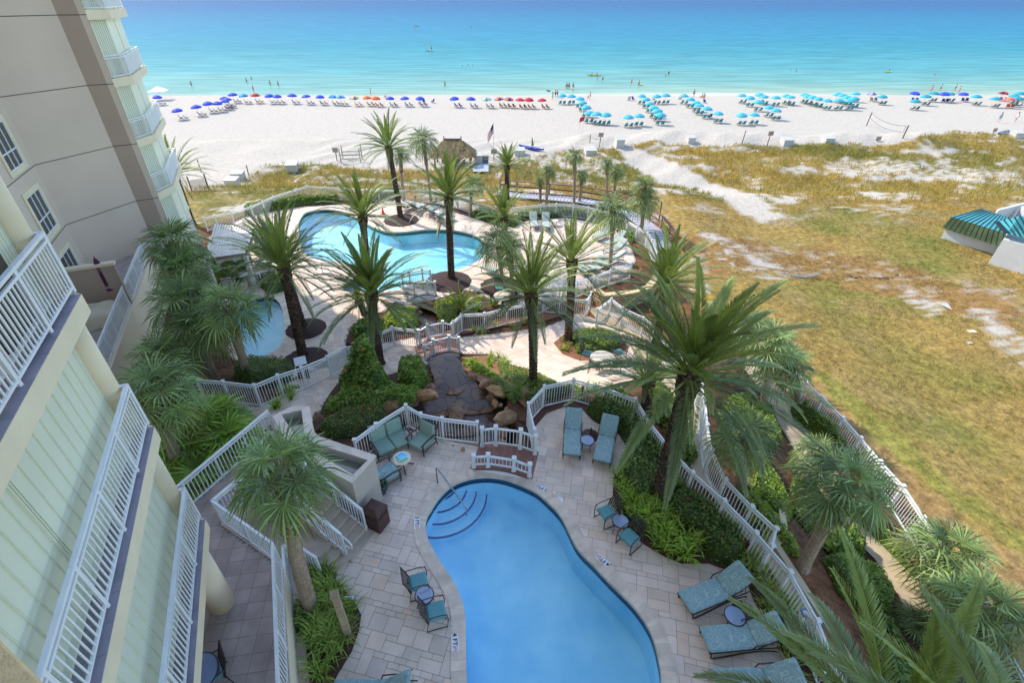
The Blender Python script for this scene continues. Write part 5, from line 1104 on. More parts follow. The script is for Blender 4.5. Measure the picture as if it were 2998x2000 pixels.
def make_club(label,w=.72,seats=1,cush=SAGE,name='club_chair',cat='armchair'):
    t=empty(name,(0,0,0),0,label,cat); f=MB(); W=w*seats/2+.0
    for s in(-1,1):
        x=s*(W+.03)
        f.tube([(x,.36,.02),(x,.38,.3),(x,.36,.58)],.026,6); f.tube([(x,-.42,.02),(x,-.36,.3),(x,-.38,.62),(x,-.5,.95)],.024,6)
        f.bar((x,.46,.60),(x,.1,.64),.07,.03); f.bar((x,.1,.64),(x,-.38,.56),.06,.03); f.tube([(x,.38,.22),(x,-.38,.2)],.02,6)
    f.tube([(-W,.36,.26),(W,.36,.26)],.022,6); f.tube([(-W,-.38,.26),(W,-.38,.26)],.022,6); f.tube([(-W,-.5,.93),(W,-.5,.93)],.02,6)
    for k in range(int(6*seats)+1): xx=-W+2*W*k/int(6*seats); f.tube([(xx,-.38,.28),(xx,-.5,.93)],.009,4)
    f.build('frame',FR,t)
    for k in range(seats):
        x0=-W+k*w+.01; b=MB(); pad(b,x0,x0+w-.02,-.36,.42,.28,.44); b.build('seat_cushion',cush,t,bevel=.01)
        b=MB(); pad(b,x0+.01,x0+w-.03,-.36,-.22,.42,1.0,R(12),(0,-.3,.42)); b.build('back_cushion',cush,t,bevel=.015)
    return t
def face(pos_px,dir_px,z=0):
    a=U(pos_px[0],pos_px[1],z); c=U(pos_px[0]+dir_px[0],pos_px[1]+dir_px[1],z); v=c-a; return (a.x,a.y,H(a.x,a.y)+.06),math.atan2(v.y,v.x)-PI/2
def put(o,pos,ang): o.location=pos; o.rotation_euler=(0,0,ang); return o
put(make_club('sage cushioned two seat loveseat against the pond railing',.66,2,name='loveseat',cat='sofa'),*face((1145,1300),(40,55),.3))
put(make_club('sage cushioned armchair at the corner of the pond railing',.7),*face((1236,1296),(-36,34),.3))
put(make_club('patterned sage armchair tucked against the stone planter',.7,cush=CU),*face((1130,1392),(40,-22),.3))
for i,(px,dr,lb) in enumerate([((662,792),(30,18),'ivory cushioned armchair under the pergola, left of the pair'),((705,778),(30,18),'ivory cushioned armchair under the pergola, right of the pair'),((768,772),(-30,10),'ivory armchair at the far right edge of the pergola'),((786,815),(-14,-30),'ivory armchair seen from its latticed back near the leaning palm'),((672,835),(10,-30),'dark framed armchair at the near edge of the pergola'),((745,826),(-5,-30),'ivory armchair with its back to the path below the pergola')]):
    put(make_club(lb,.7,cush=IVORY),*face(px,dr,.3))
ot=empty('ottoman',face((712,808),(1,0),.3)[0],.6,'square ivory cushioned ottoman in front of the pergola armchairs','ottoman'); b=MB(); pad(b,-.32,.32,-.3,.3,.26,.4); b.build('cushion',IVORY,ot); b=MB(); [b.tube([(x,y,0),(x,y,.27)],.02,6) for x in(-.28,.28) for y in(-.26,.26)]; [b.tube([(-.28,y,.25),(.28,y,.25)],.016,6) for y in(-.26,.26)]; b.build('frame',FR,ot)
def make_lattice(label):
    t=empty('lattice_chair',(0,0,0),0,label,'chair'); f=MB()
    for s in(-1,1):
        x=s*.27; f.tube([(x,.26,.66),(x,.3,.4),(x,.26,.02),(x,-.3,.02),(x,-.24,.4),(x,-.3,.66)],.015,6); f.tube([(x,.28,.62),(x,.1,.68),(x,-.3,.66)],.017,6)
        f.tube([(x*.9,-.22,.42),(x*.9,-.4,.98)],.016,6)
    f.tube([(-.27,.24,.4),(.27,.24,.4)],.014,6); f.tube([(-.27,-.22,.4),(.27,-.22,.4)],.014,6); f.tube([(-.25,-.4,.98),(.25,-.4,.98)],.016,6); f.build('frame',FR,t)
    b=MB()
    for k in range(1,7): x=-.25+.5*k/7; b.bar((x,-.225,.46),(x,-.395,.96),.035,.008)
    for k in range(1,7): u=k/7; y=-.225-.17*u; z=.46+.5*u; b.bar((-.25,y-.004,z),(.25,y-.004,z),.008,.035)
    b.build('lattice_back',FR,t); b=MB(); pad(b,-.25,.25,-.22,.27,.41,.48); b.build('seat_cushion',TEAL,t,bevel=.01); return t
lc=seal(make_lattice('x')); gl_='dark lattice back chairs'
for px,dr,lb in [((1225,1716),(50,-14),'upper lattice back chair with teal seat left of the near pool'),((1276,1802),(50,-14),'lower lattice back chair with teal seat left of the near pool'),((1776,1512),(-50,22),'farther lattice back chair with teal seat by the lilies'),((1842,1583),(-40,34),'nearer lattice back chair with teal seat by the lilies'),
    ((1718,1043),(40,8),'lattice chair left of the round stone table'),((1742,1080),(20,-26),'lattice chair at the near left of the round stone table'),((1796,1078),(-26,-22),'lattice chair at the near right of the round stone table'),((1812,1040),(-40,8),'lattice chair right of the round stone table'),
    ((1452,880),(30,-8),'chair left of the far round table in the lagoon garden'),((1484,888),(-6,-26),'chair in front of the far round table in the lagoon garden'),((1462,850),(10,24),'chair behind the far round table by the mulch ring'),((1520,860),(26,-4),'chair left of the small table behind the slim palm'),((1586,856),(-28,-4),'chair right of the small table behind the slim palm'),((1505,885),(10,-20),'chair near the fence behind the slim palm'),((618,1975),(-30,20),'dark scrolled chair with teal seat on the brown tiled terrace')]:
    p,a=face(px,dr,.3 if px[0]>700 else 1.5)
    if px[0]<700: q=UZ(px[0],px[1],1.6); p=(q.x,q.y,TZ)
    place(lc,p,a,lb,gl_)
def table(px,r,h,label,top,z0=None,stone=False,legs=4,name='side_table'):
    p=U(px[0],px[1],h) if z0 is None else UZ(px[0],px[1],z0+h); g=(p.x,p.y,H(p.x,p.y)+.06 if z0 is None else z0)
    t=empty(name,g,0,label,'table'); MB().lathe([(r-.03,h-.025),(r,h-.015),(r,h),(r-.025,h+.008)],(0,0,0),32).build('table_top' if stone else 'rim',top if stone else FR,t)
    if not stone: MB().lathe([(r-.03,h+.006),(r-.03,h+.014)],(0,0,0),32).build('table_top',top,t)
    b=MB()
    if legs==4:
        for k in range(4): a=k*PI/2+.5; c,s=math.cos(a),math.sin(a); b.tube([(c*r*.85,s*r*.85,h-.02),(c*r*.7,s*r*.7,h*.5),(c*r*.95,s*r*.95,0)],.013,6)
        b.build('leg',FR,t)
    else:
        b.tube([(0,0,h-.02),(0,0,.12)],.05 if h>.6 else .03,8)
        for k in range(4): a=k*PI/2+.4; c,s=math.cos(a),math.sin(a); b.tube([(0,0,.16),(c*.2,s*.2,.13),(c*.38,s*.38,.02)],.022,6)
        b.build('pedestal',DBR,t)
    return t
table((1243,1747),.27,.48,'round glass side table between the two lattice chairs left of the pool',TGL); table((1816,1530),.27,.48,'round glass side table between the two lattice chairs by the lilies',TGL)
table((1719,1293),.27,.45,'round glass side table in front of the umbrella stand between two chaises',TGL); table((2150,1808),.28,.45,'round glass side table under the palm frond tip beside the umbrella stand',TGL)
tt=table((1177,1345),.33,.5,'small round stone table with a folded towel, in front of the loveseat',STONET,stone=True,legs=1)
table((1765,1051),.62,.74,'large round stone topped table on the garden path',STONET,stone=True,legs=1,name='round_table'); table((1473,868),.58,.74,'round stone table beside the mulch ring on the lagoon deck',STONET,stone=True,legs=1,name='round_table'); table((1552,842),.5,.74,'round table behind the slim date palm on the lagoon deck',STONET,stone=True,legs=1,name='round_table')
for x,y,lb in((1402,318,'round white side table between the first two far loungers'),(1660,380,'round white side table beside the fourth far lounger')): table(p6(x,y),.3,.45,lb,STONET,stone=True)
table(p7(390,460),.3,.45,'small white table right of the two upright loungers',STONET,stone=True); table((575,1975),.45,.7,'round glass table on the brown tiled terrace at the bottom edge',TGL,z0=TZ)
tw=MB(); 
for k,(sx_,c) in enumerate([(.0,(.35,.75,.2)),(.02,(.15,.6,.85)),(.035,(.75,.93,.95)),(.05,(.2,.65,.9))]):
    tw.col=c; tw.box((0,0,.02+.028*k),(.36-sx_,.3-sx_*1.2,.026),rz=.1*k)
tw.col=(.1,.3,.7)
for k in range(7): a=PI*k/6; tw.bar((.05*math.cos(a),.02+.05*math.sin(a),.12),(.12*math.cos(a),.02+.1*math.sin(a),.12),.014,.006)
o=tw.build('towel',M('terry_cloth',W1,.95,.05,30,.4,200,attr='tint'),bevel=.008); o.location=tt.location+Vector((0,0,.51)); o.rotation_euler=(0,0,.4); tag(o,'folded blue and lime beach towel lying on the small stone table','towel')
for px,lb in(((1728,1277),'round brown umbrella stand between the two upright chaise lounges'),((2178,1797),'round brown umbrella stand near the striped lilies')):
    p=U(*px,.05); t=empty('umbrella_stand',(p.x,p.y,H(p.x,p.y)+.06),0,lb,'umbrella stand'); MB().lathe([(.34,0),(.34,.03),(.27,.05),(.26,.045),(.2,.07),(.19,.065),(.1,.1),(.04,.11)],(0,0,0),32).build('base',DBR,t,smooth=False); MB().tube([(0,0,.1),(0,0,.42)],.027,10).build('tube',DBR,t)
# bin
pl_=[UZ(1074,1548,0),UZ(1114,1566,0),UZ(1140,1532,0)]; pl_.append(pl_[0]+pl_[2]-pl_[1]); cen=sum(pl_,Vector())/4
BN=empty('litter_bin',(cen.x,cen.y,.06),0,'square brown metal litter bin beside the foot of the stairs','bin'); q=[((p-cen).x*1.1,(p-cen).y*1.1) for p in pl_]
b=MB(); b.prism(q,0,.8); b.prism([(x*1.06,y*1.06) for x,y in q],.8,.86); b.build('body',DBR,BN)
b=MB(); q2=[(x*1.06,y*1.06,.86) for x,y in q]; q3=[(x*.55,y*.55,1.0) for x,y in q]; b.add(q2+q3,[(0,1,5,4),(1,2,6,5),(2,3,7,6),(3,0,4,7),(4,5,6,7)]); b.build('hood',DBR,BN)
b=MB(); 
for e in range(4):
    a,c=Vector(q[e]),Vector(q[(e+1)%4]); nn=(a+c).normalized()
    for i in range(9):
        for j in range(3): p=a.lerp(c,(i+1)/10); b.box((p.x+nn.x*.004,p.y+nn.y*.004,.6+.05*j),(.018,.018,.018))
b.build('perforation',M('hole_black',L(20,15,14)),BN)
# pool handrail
SS=M('stainless',L(150,160,170),.25,.05,3,metal=.9)
def hrail(a,c,label,z0=0,hh=.85):
    a=Vector(a);c=Vector(c); v=(c-a); pts=[a,a+Vector((0,0,hh*.9)),a+Vector((0,0,hh))+v*.03,a+v*.1+Vector((0,0,hh*.98))]; pts+= [c+Vector((0,0,.45))-v*.05,c+Vector((0,0,.35)),c]
    t=MB().tube([p-a for p in pts],.024,10).build('handrail',SS,smooth=True); t.location=a; tag(t,label,'handrail')
hrail(UZ(1281,1416,.05),UZ(1366,1510,-.55),'stainless grab rail rising over the curved pool steps')
hrail(UZ(945,800,ZL),UZ(990,830,ZL-.4),'grab rail at the lagoon pool steps'); hrail(UZ(797,930,ZL),UZ(790,905,ZL-.3),'grab rail at the wading pool edge')
# depth markers
def text(s,size,mat,parent,loc,rot=0,name='lettering',ext=.002,rotx=0):
    cu=bpy.data.curves.new('t','FONT'); cu.body=s; cu.size=size; cu.align_x='CENTER'; cu.align_y='CENTER'; cu.extrude=ext; cu.offset=size*.02
    o=bpy.data.objects.new('tmp',cu); C.objects.link(o); bpy.context.view_layer.update(); me=bpy.data.meshes.new_from_object(o.evaluated_get(bpy.context.evaluated_depsgraph_get())); bpy.data.objects.remove(o)
    me.materials.clear(); me.materials.append(mat); o=link(name,me,parent); o.location=loc; o.rotation_euler=(rotx,0,rot); return o
WT=M('white_tile',L(222,222,224),.4,.03,3); BKT=M('navy_print',L(24,30,52),.5,.05,2); RDT=M('red_print',L(200,40,46),.5,.05,2)
for a,c,s,lb in(((1221,1521),(1221,1546),'3 FT.','white depth tile reading 3 FT left of the pool steps'),((1331,1866),(1333,1902),'4 FT.','white depth tile reading 4 FT on the left edge near the bottom'),((1596,1436),(1572,1424),'3 FT.','white depth tile reading 3 FT right of the wooden bridge'),((1778,1654),(1751,1631),'4 FT.','white depth tile reading 4 FT on the right pool edge')):
    A=UZ(*a,.065);B=UZ(*c,.065); v=B-A; ang=math.atan2(v.y,v.x); m=(A+B)/2; ln=max(.42,v.length*1.05); t=empty('depth_marker',(m.x,m.y,.07),ang,lb,'depth marker')
    MB().box((0,0,.008),(ln,.18,.03)).build('tile',WT,t); text(s,.17,BKT,t,(-ln*.13,0,.026)); MB().lathe([(.052,0),(.06,0),(.06,.004),(.052,.004),(.052,0)],(0,0,0),20,False).build('no_diving_ring',RDT,t).location=(ln*.34,0,.024)
    MB().bar((-.04,-.035,0),(.04,.035,0),.01,.004).build('slash',RDT,t).location=(ln*.34,0,.027); MB().tube([(-.03,.02,0),(0,0,0),(.028,.0,0)],.006,5).build('diver',BKT,t).location=(ln*.34,0,.025)
for px,lb in(((1638,1465),'round white skimmer lid in the paving right of the pool'),((1552,1515),'')): 
    if lb: p=UZ(*px,.07); o=MB().lathe([(.13,0),(.13,.012),(.12,.016)],(0,0,0),28).build('skimmer_lid',WT); o.location=(p.x,p.y,.058); tag(o,lb,'drain lid')
# shower
WOOD=M('weathered_wood',L(150,132,106),.85,.25,5,.4,30)
p=UZ(1024,1870,0); SH=empty('outdoor_shower',(p.x,p.y,0),.3,'tall tan wooden shower post with a chrome head in the striped lilies','shower'); MB().box((0,0,1.1),(.17,.17,2.2)).build('post',WOOD,SH,bevel=.01); MB().box((0,0,2.23),(.2,.2,.06)).build('cap',WOOD,SH); MB().tube([(.08,0,1.95),(.2,0,2.0),(.34,0,1.93)],.012,8).build('shower_head',SS,SH); MB().lathe([(.05,0),(.055,.02),(.015,.05)],(0,0,0),14).build('rose',SS,SH).location=(.35,0,1.88)
# life rings
def torus(R0,r,n=28,m=10):
    b=MB(); vs=[((R0+r*math.cos(2*PI*j/m))*math.cos(2*PI*i/n),r*math.sin(2*PI*j/m),(R0+r*math.cos(2*PI*j/m))*math.sin(2*PI*i/n)) for i in range(n) for j in range(m)]
    return b.add(vs,[(i*m+j,((i+1)%n)*m+j,((i+1)%n)*m+(j+1)%m,i*m+(j+1)%m) for i in range(n) for j in range(m)])
BLU=M('blue_band',L(50,120,190),.6,.05,3)
for px,lb in(((2372,1832),'white life ring with blue bands hanging on the fence behind the chaise'),((2437,1985),'white life ring on the fence at the bottom edge')):
    p=UZ(*px,.75); t=empty('life_ring',(p.x,p.y,.75),R(100),lb,'life ring'); torus(.28,.065).build('ring',WT,t,smooth=True)
    b=MB(); 
    for k in range(4): a=k*PI/2+.4; b.tube([(.19*math.cos(a),0,.19*math.sin(a)),(.2*math.cos(a),-.08,.2*math.sin(a)),(.36*math.cos(a),-.08,.36*math.sin(a)),(.37*math.cos(a),0.0,.37*math.sin(a)),(.36*math.cos(a),.08,.36*math.sin(a)),(.2*math.cos(a),.08,.2*math.sin(a)),(.19*math.cos(a),0,.19*math.sin(a))],.02,5)
    b.build('band',BLU,t)
for px,h_,lb in(((1701,1172),.75,'brown bollard light at the corner of the curved fence'),((2176,1625),.7,'brown bollard light at the end of the clipped hedge'),((1217,590),.6,'small brown bollard light at the far fence behind the loungers'),((1390,635),.6,'brown bollard light beside the pale fan palm trunk')):
    p=U(*px); t=empty('bollard_light',(p.x,p.y,p.z),0,lb,'garden light'); MB().lathe([(.075,0),(.075,h_-.1)],(0,0,0),14).build('post',M('rust_metal',L(104,60,44),.7,.2,8),t); MB().lathe([(.085,h_-.1),(.085,h_-.02),(.05,h_)],(0,0,0),14).build('cap',DBR,t)
p=U(1122,628); t=empty('traffic_cone',p+Vector((0,0,.06)),0,'small orange cone at the far pool edge','cone'); OR_=M('orange_plastic',L(230,70,30),.5,.05,2); MB().lathe([(.15,.03),(.03,.6)],(0,0,0),14).build('cone',OR_,t); MB().box((0,0,.015),(.4,.4,.03)).build('base',OR_,t)
# signs on the fence and podium
def panel(px,dz,w,h,label,name,bg,bands,face_=None):
    p=U(px[0],px[1],dz); t=empty(name,(p.x,p.y,p.z),face_ if face_ is not None else R(25),label,'sign'); MB().box((0,0,0),(w,.015,h)).build('board',bg,t)
    for (x,z,bw,bh,m) in bands: MB().box((x,-.011,z),(bw,.006,bh)).build('print',m,t)
    return t
GRN_S=M('green_sign',L(30,100,60),.5,.05,2); GRY=M('grey_print',L(120,120,125),.6,.05,2)
t=panel((1045,1032),.75,.85,.62,'white notice board with red bands on the fence behind the hibiscus','notice_board',WT,[(0,.27,.85,.05,RDT)]+[(0,.2-.055*k,.7-.06*(k%3),.016,GRY) for k in range(8)]+[(0,-.26,.3,.05,RDT)])
t=panel((943,1068),.75,.85,.5,'green and white notice signs on the picket fence beside the brown box','notice_board',WT,[(0,.17,.85,.15,GRN_S)]+[(-.0,.03-.05*k,.6,.014,GRY) for k in range(5)]+[(-.2,.17,.3,.02,WT),(.2,.17,.3,.02,WT)])
p=U(893,1108); t=empty('podium',(p.x,p.y,p.z),R(25),'brown slatted towel cabinet behind the picket fence','cabinet'); b=MB(); b.box((0,0,.5),(.5,.45,1.0)); [b.box((0,-.23,.1+.1*k),(.5,.02,.06)) for k in range(9)]; b.build('body',DBR,t); MB().box((0,-.02,1.04),(.52,.5,.04),rot=Matrix.Rotation(R(15),3,'X')).build('top',WT,t)
t=panel((1085,1256),.75,.2,.3,'small white notice on the railing behind the loveseat','notice_board',WT,[(0,.02,.1,.06,RDT)])
# bridges
PLK=M('composite_plank',L(138,92,80),.6,.12,3,attr='tint'); PLG=M('grey_plank',L(128,118,112),.7,.12,3,attr='tint')
def bridge(far_,near_,label,rise=.28,plank=PLK,ext=.5,h=.95,hn=None):
    A=[U(*p) for p in far_];B=[U(*p) for p in near_]; a0,a1,b0,b1=[Vector((p.x,p.y)) for p in(A[0],A[-1],B[0],B[-1])]
    dirv=((a1-a0)+(b1-b0)).normalized(); 
    zb=lambda x,y:H(x,y); z0=(zb(*a0)+zb(*b0))/2+.1; z1=(zb(*a1)+zb(*b1))/2+.1
    t=empty('garden_bridge',(a0.x,a0.y,z0),0,label,'bridge'); off=t.location
    def zz(u): return z0+(z1-z0)*u+rise*4*u*(1-u)*.9
    L_=((a1-a0).length+(b1-b0).length)/2; ue=ext/L_; b=MB(); n=26
    f=lambda u,v,e=.12:(lambda P,Q_:(P+(P-Q_).normalized()*e)if v==0 else (Q_+(Q_-P).normalized()*e))(a0.lerp(a1,u),b0.lerp(b1,u))
    for i in range(n):
        u0=-ue+(1+2*ue)*i/n; u1=-ue+(1+2*ue)*(i+1)/n-.004; s=random.uniform(.85,1.12); b.col=(s,s,s); q=[f(u0,0),f(u1,0),f(u1,1),f(u0,1)]; hz=[max(zz(u0),z0-.05),max(zz(u1),z0-.05)]; hz=[zz(min(1,max(0,u0)))-.12*max(0,-u0,u0-1)/ue,zz(min(1,max(0,u1)))-.12*max(0,-u1,u1-1)/ue]
        Z=[hz[0],hz[1],hz[1],hz[0]]; b.add([(p.x-off.x,p.y-off.y,z-off.z) for p,z in zip(q,Z)]+[(p.x-off.x,p.y-off.y,z-.05-off.z) for p,z in zip(q,Z)],[(0,1,2,3),(3,2,6,7),(4,5,1,0),(7,6,5,4)])
    b.build('deck',plank,t)
    for v in(0,1):
        b=MB(); pts=[f(i/12,v,.14) for i in range(13)]
        for i in range(12): p,q=pts[i],pts[i+1]; u0,u1=i/12,(i+1)/12; lo=lambda u:zz(u)-.32-.1*(1-4*u*(1-u)); b.add([(p.x-off.x,p.y-off.y,zz(u0)-.05-off.z),(q.x-off.x,q.y-off.y,zz(u1)-.05-off.z),(q.x-off.x,q.y-off.y,lo(u1)-off.z),(p.x-off.x,p.y-off.y,lo(u0)-off.z)],[(0,1,2,3)])
        b.build('fascia',WT,t)
    for v in(0,1):
        h=(hn or h) if v==1 else h
        P=[f(u,v,0) for u in(0,.26,.72,1)]; us=[0,.26,.72,1]
        for k,(p,u) in enumerate(zip(P,us)):
            q=MB().box((0,0,h/2),(.11,.11,h+.06)); q.box((0,0,h+.05),(.16,.16,.05)); q.box((0,0,.05),(.16,.16,.1)); o=q.build('post',WHITE,t); o.location=(p.x-off.x,p.y-off.y,zz(u)-off.z)
        b=MB()
        for k in range(3):
            p,q=P[k],P[k+1]; zp_,zq=zz(us[k]),zz(us[k+1]); e=lambda p_,z:(p_.x-off.x,p_.y-off.y,z-off.z)
            b.bar(e(p,zp_+h-.08),e(q,zq+h-.08),.07,.06); b.bar(e(p,zp_+.14),e(q,zq+.14),.05,.05); m=max(2,int((q-p).length/.12))
            for j in range(1,m): w_=p.lerp(q,j/m); zz_=zp_+(zq-zp_)*j/m; b.bar(e(w_,zz_+.14),e(w_,zz_+h-.08),.025,.025)
        b.build('rail_panel',WHITE,t)
    return t
bridge([(1412,1313),(1565,1335)],[(1388,1374),(1549,1400)],'arched brown plank bridge with white rails between near pool and pond',.24,hn=.6)
bridge([(1230,1016),(1326,994)],[(1246,1058),(1345,1036)],'middle arched bridge with white rails crossing between pond and stream',.35)
bridge([(1182,850),(1262,832)],[(1195,884),(1276,868)],'far arched bridge with white rails beside the lagoon pool',.3,PLG)
# pergola
zr_=ZL+2.6; rc=[UZ(601,757,zr_),UZ(716,741,zr_),UZ(740,668,zr_),UZ(628,655,zr_)]; PG=empty('pergola',(rc[0].x,rc[0].y,ZL),0,'white slatted pergola roof over the cushioned seats by the tall wing','pergola'); o0=PG.location
lc_=lambda p,z:(p.x-o0.x,p.y-o0.y,z-o0.z); WP_=M('painted_timber',L(206,198,186),.6,.1,4)
b=MB(); b.bar(lc_(rc[0],zr_-.12),lc_(rc[1],zr_-.12),.1,.2); b.bar(lc_(rc[3],zr_-.12),lc_(rc[2],zr_-.12),.1,.2); b.bar(lc_(rc[0],zr_-.32),lc_(rc[3],zr_-.32),.1,.2); b.bar(lc_(rc[1],zr_-.32),lc_(rc[2],zr_-.32),.1,.2); b.build('beam',M('brown_timber',L(120,98,86),.7,.1,4),PG)
for k in range(15): MB().bar(lc_(rc[0].lerp(rc[1],(k+.5)/15),zr_),lc_(rc[3].lerp(rc[2],(k+.5)/15),zr_),.13,.035).build('slat',WP_,PG)
b=MB()
for k in range(10): b.bar(lc_(rc[0].lerp(rc[3],(k+.5)/10),zr_-.05),lc_(rc[1].lerp(rc[2],(k+.5)/10),zr_-.05),.04,.06)
b.build('rafter',WP_,PG)
for c in rc: MB().prism([(c.x-o0.x+x*.12,c.y-o0.y+y*.12) for x,y in((-1,-1),(1,-1),(1,1),(-1,1))],0,2.4).build('post',WP_,PG)
# terrace parasol + covered furniture
p=UZ(346,893,TZ); t=empty('closed_parasol',(p.x,p.y,TZ),0,'closed plum coloured parasol standing on the far terrace','parasol'); PLM=M('plum_fabric',L(92,30,72),.8,.15,6)
b=MB(); prof=[(.03,2.6),(.07,2.5),(.14,2.2),(.16,1.6),(.15,1.15),(.08,1.1),(.2,.95),(.17,.9)]
vs=[];n_=20
for r_,z in prof:
    for k in range(n_): rr_=r_*(1+.28*(k%2)); vs.append((rr_*math.cos(2*PI*k/n_),rr_*math.sin(2*PI*k/n_),z))
b.add(vs,[(i*n_+k,(i+1)*n_+k,(i+1)*n_+(k+1)%n_,i*n_+(k+1)%n_) for i in range(len(prof)-1) for k in range(n_)]); b.build('canopy',PLM,t); MB().tube([(0,0,0),(0,0,2.7)],.022,8).build('pole',FR,t); MB().lathe([(.25,0),(.25,.06),(.04,.1)],(0,0,0),20).build('base',FR,t)
p=UZ(283,945,TZ); bm=bmesh.new(); bmesh.ops.create_grid(bm,x_segments=16,y_segments=16,size=1)
for v in bm.verts:
    x,y=v.co.x,v.co.y; e=max(abs(x),abs(y)); v.co=Vector((x*1.1,y*.8,(.72+.12*vn(x*3,y*3,2)) if e<.82 else max(0,.72*(1-(e-.82)/.18))+.03*math.sin(9*x+7*y)))
me=bpy.data.meshes.new('furniture_cover'); bm.to_mesh(me); bm.free(); me.materials.append(M('beige_tarp',L(196,184,158),.85,.08,2,.3,10)); me.polygons.foreach_set('use_smooth',[True]*len(me.polygons)); o=link('furniture_cover',me); o.location=(p.x,p.y,TZ+.02); o.rotation_euler=(0,0,R(22)); tag(o,'beige tarpaulin cover draped over furniture on the far terrace','cover')
# plant pot by the planter, pond spotlights
p=UZ(1120,1440,.1); t=empty('plant_pot',(p.x,p.y,.06),0,'dark blue plant pot with trailing green between planter and armchair','plant pot'); MB().lathe([(.12,0),(.2,.25),(.22,.45),(.18,.45),(.16,.38)],(0,0,0),18).build('pot',M('dark_ceramic',L(40,44,58),.3,.1,4),t,smooth=True)
b=MB(); random.seed(5)
for k in range(70): a=random.uniform(0,6.28); e=random.uniform(.1,.28); z=.42+random.uniform(-.1,.35); b.box((e*math.cos(a),e*math.sin(a),z),(.05,.03,.01),rot=Euler((random.random()*3,random.random()*3,a)).to_matrix())
b.build('foliage',M('pot_leaf',L(80,112,50),.6,.3,20),t)
# retaining wall
BLK=M('block_stone',L(168,140,104),.9,.3,3,.9,8,dist=.06); rw=[Vector((p.x,p.y)) for p in[U(*q) for q in((1745,885),(1765,900),(1800,897),(1845,890),(1883,878),(1905,850),(1915,820))]]
RW=empty('retaining_wall',(rw[0].x,rw[0].y,H(*rw[0])),0,'curved tan stone block retaining wall above the steps','wall'); b=MB(); b.prism(rw+offset(rw,.3,False)[::-1],-3,ZL+.95); b.v=[(x-RW.location.x,y-RW.location.y,z-RW.location.z) for x,y,z in b.v]; b.build('wall',BLK,RW)
n=BLK.node_tree.nodes; l=BLK.node_tree.links; bk=n.new('ShaderNodeTexBrick'); bk.inputs['Scale'].default_value=1; bk.inputs['Brick Width'].default_value=.42; bk.inputs['Row Height'].default_value=.2; bk.inputs['Mortar Size'].default_value=.02; bk.inputs['Color1'].default_value=L(150,124,94); bk.inputs['Color2'].default_value=L(186,158,120); bk.inputs['Mortar'].default_value=L(70,58,46)
sx_=n.new('ShaderNodeSeparateXYZ'); cb=n.new('ShaderNodeCombineXYZ'); tc_=n.new('ShaderNodeTexCoord'); l.new(tc_.outputs['Object'],sx_.inputs[0]); l.new(sx_.outputs['X'],cb.inputs['X']); l.new(sx_.outputs['Z'],cb.inputs['Y']); l.new(cb.outputs[0],bk.inputs['Vector']); l.new(bk.outputs['Color'],n['Principled BSDF'].inputs['Base Color'])
b=MB(); o1=offset(rw,-.05,False); o2=offset(rw,.37,False)
for i in range(len(rw)-1):
    k=max(1,int((rw[i+1]-rw[i]).length/.3))
    for j in range(k):
        u,v=j/k,(j+1)/k-.03; b.prism([o1[i].lerp(o1[i+1],u),o1[i].lerp(o1[i+1],v),o2[i].lerp(o2[i+1],v),o2[i].lerp(o2[i+1],u)],ZL+.95,ZL+1.03)
b.v=[(x-RW.location.x,y-RW.location.y,z-RW.location.z) for x,y,z in b.v]; b.build('coping',M('tan_block',L(206,184,138),.85,.15,4,.3,20),RW)
# ---------------------------------------------------------------- beach and dunes
def zat(base,py): d=ray(CX,py); t=base.y/d.y; return CAMZ+d.z*t
FAB=M('beach_fabric',(.9,.9,.9,1),.75,.04,3,attr='tint',trans=.12); ALU=M('white_pole',L(210,208,200),.4,.05,2); TEAK=M('bleached_wood',L(120,104,84),.7,.15,4)
cl={'turquoise':[(.05,.42,.55),(.07,.47,.60)],'blue':[(.02,.06,.52),(.03,.08,.6)],'light blue':[(.1,.38,.62),(.03,.2,.55)],'red':[(.55,.02,.04),(.6,.03,.05)],'orange':[(.8,.16,.02),(.75,.13,.02)],'yellow and blue':[(.85,.55,.04),(.06,.15,.5)],
    'green and cream':[(.6,.6,.45),(.05,.4,.32)],'orange and navy':[(.8,.17,.02),(.05,.05,.22)],'grey and purple':[(.45,.42,.5),(.16,.13,.35)],'teal':[(.03,.3,.38),(.03,.34,.42)],'red and black':[(.6,.02,.04),(.03,.02,.04)],'orange and pink':[(.85,.25,.05),(.8,.1,.2)]}
def umb_mesh(cols):
    b=MB(); n=16
    P=lambda k,r,z:(r*math.cos(2*PI*k/n),r*math.sin(2*PI*k/n),z)
    for k in range(n):
        b.col=cols[(k//2)%2]; s=.96 if k%2==0 else 1.0; s2=1.0 if k%2==0 else .96
        pr=[(.04,2.28),(.55,2.16),(.95,1.95),(1.14,1.76)]
        for (r0,z0),(r1,z1) in zip(pr,pr[1:]): b.add([P(k,r0*s,z0),P(k,r1*s,z1),P(k+1,r1*s2,z1),P(k+1,r0*s2,z0)],[(0,1,2,3)])
        b.add([P(k,1.14*s,1.76),P(k,1.15*s,1.62),P(k+1,1.15*s2,1.62),P(k+1,1.14*s2,1.76)],[(0,1,2,3)])
    return b
def mk_umb(c):
    t=empty('beach_umbrella',(0,0,0),0,'x','beach umbrella'); umb_mesh(cl[c]).build('canopy',FAB,t); MB().tube([(0,0,-.3),(0,0,2.3)],.025,6).build('pole',ALU,t); MB().lathe([(.03,2.28),(.01,2.42)],(0,0,0),6).build('finial',ALU,t); return seal(t)
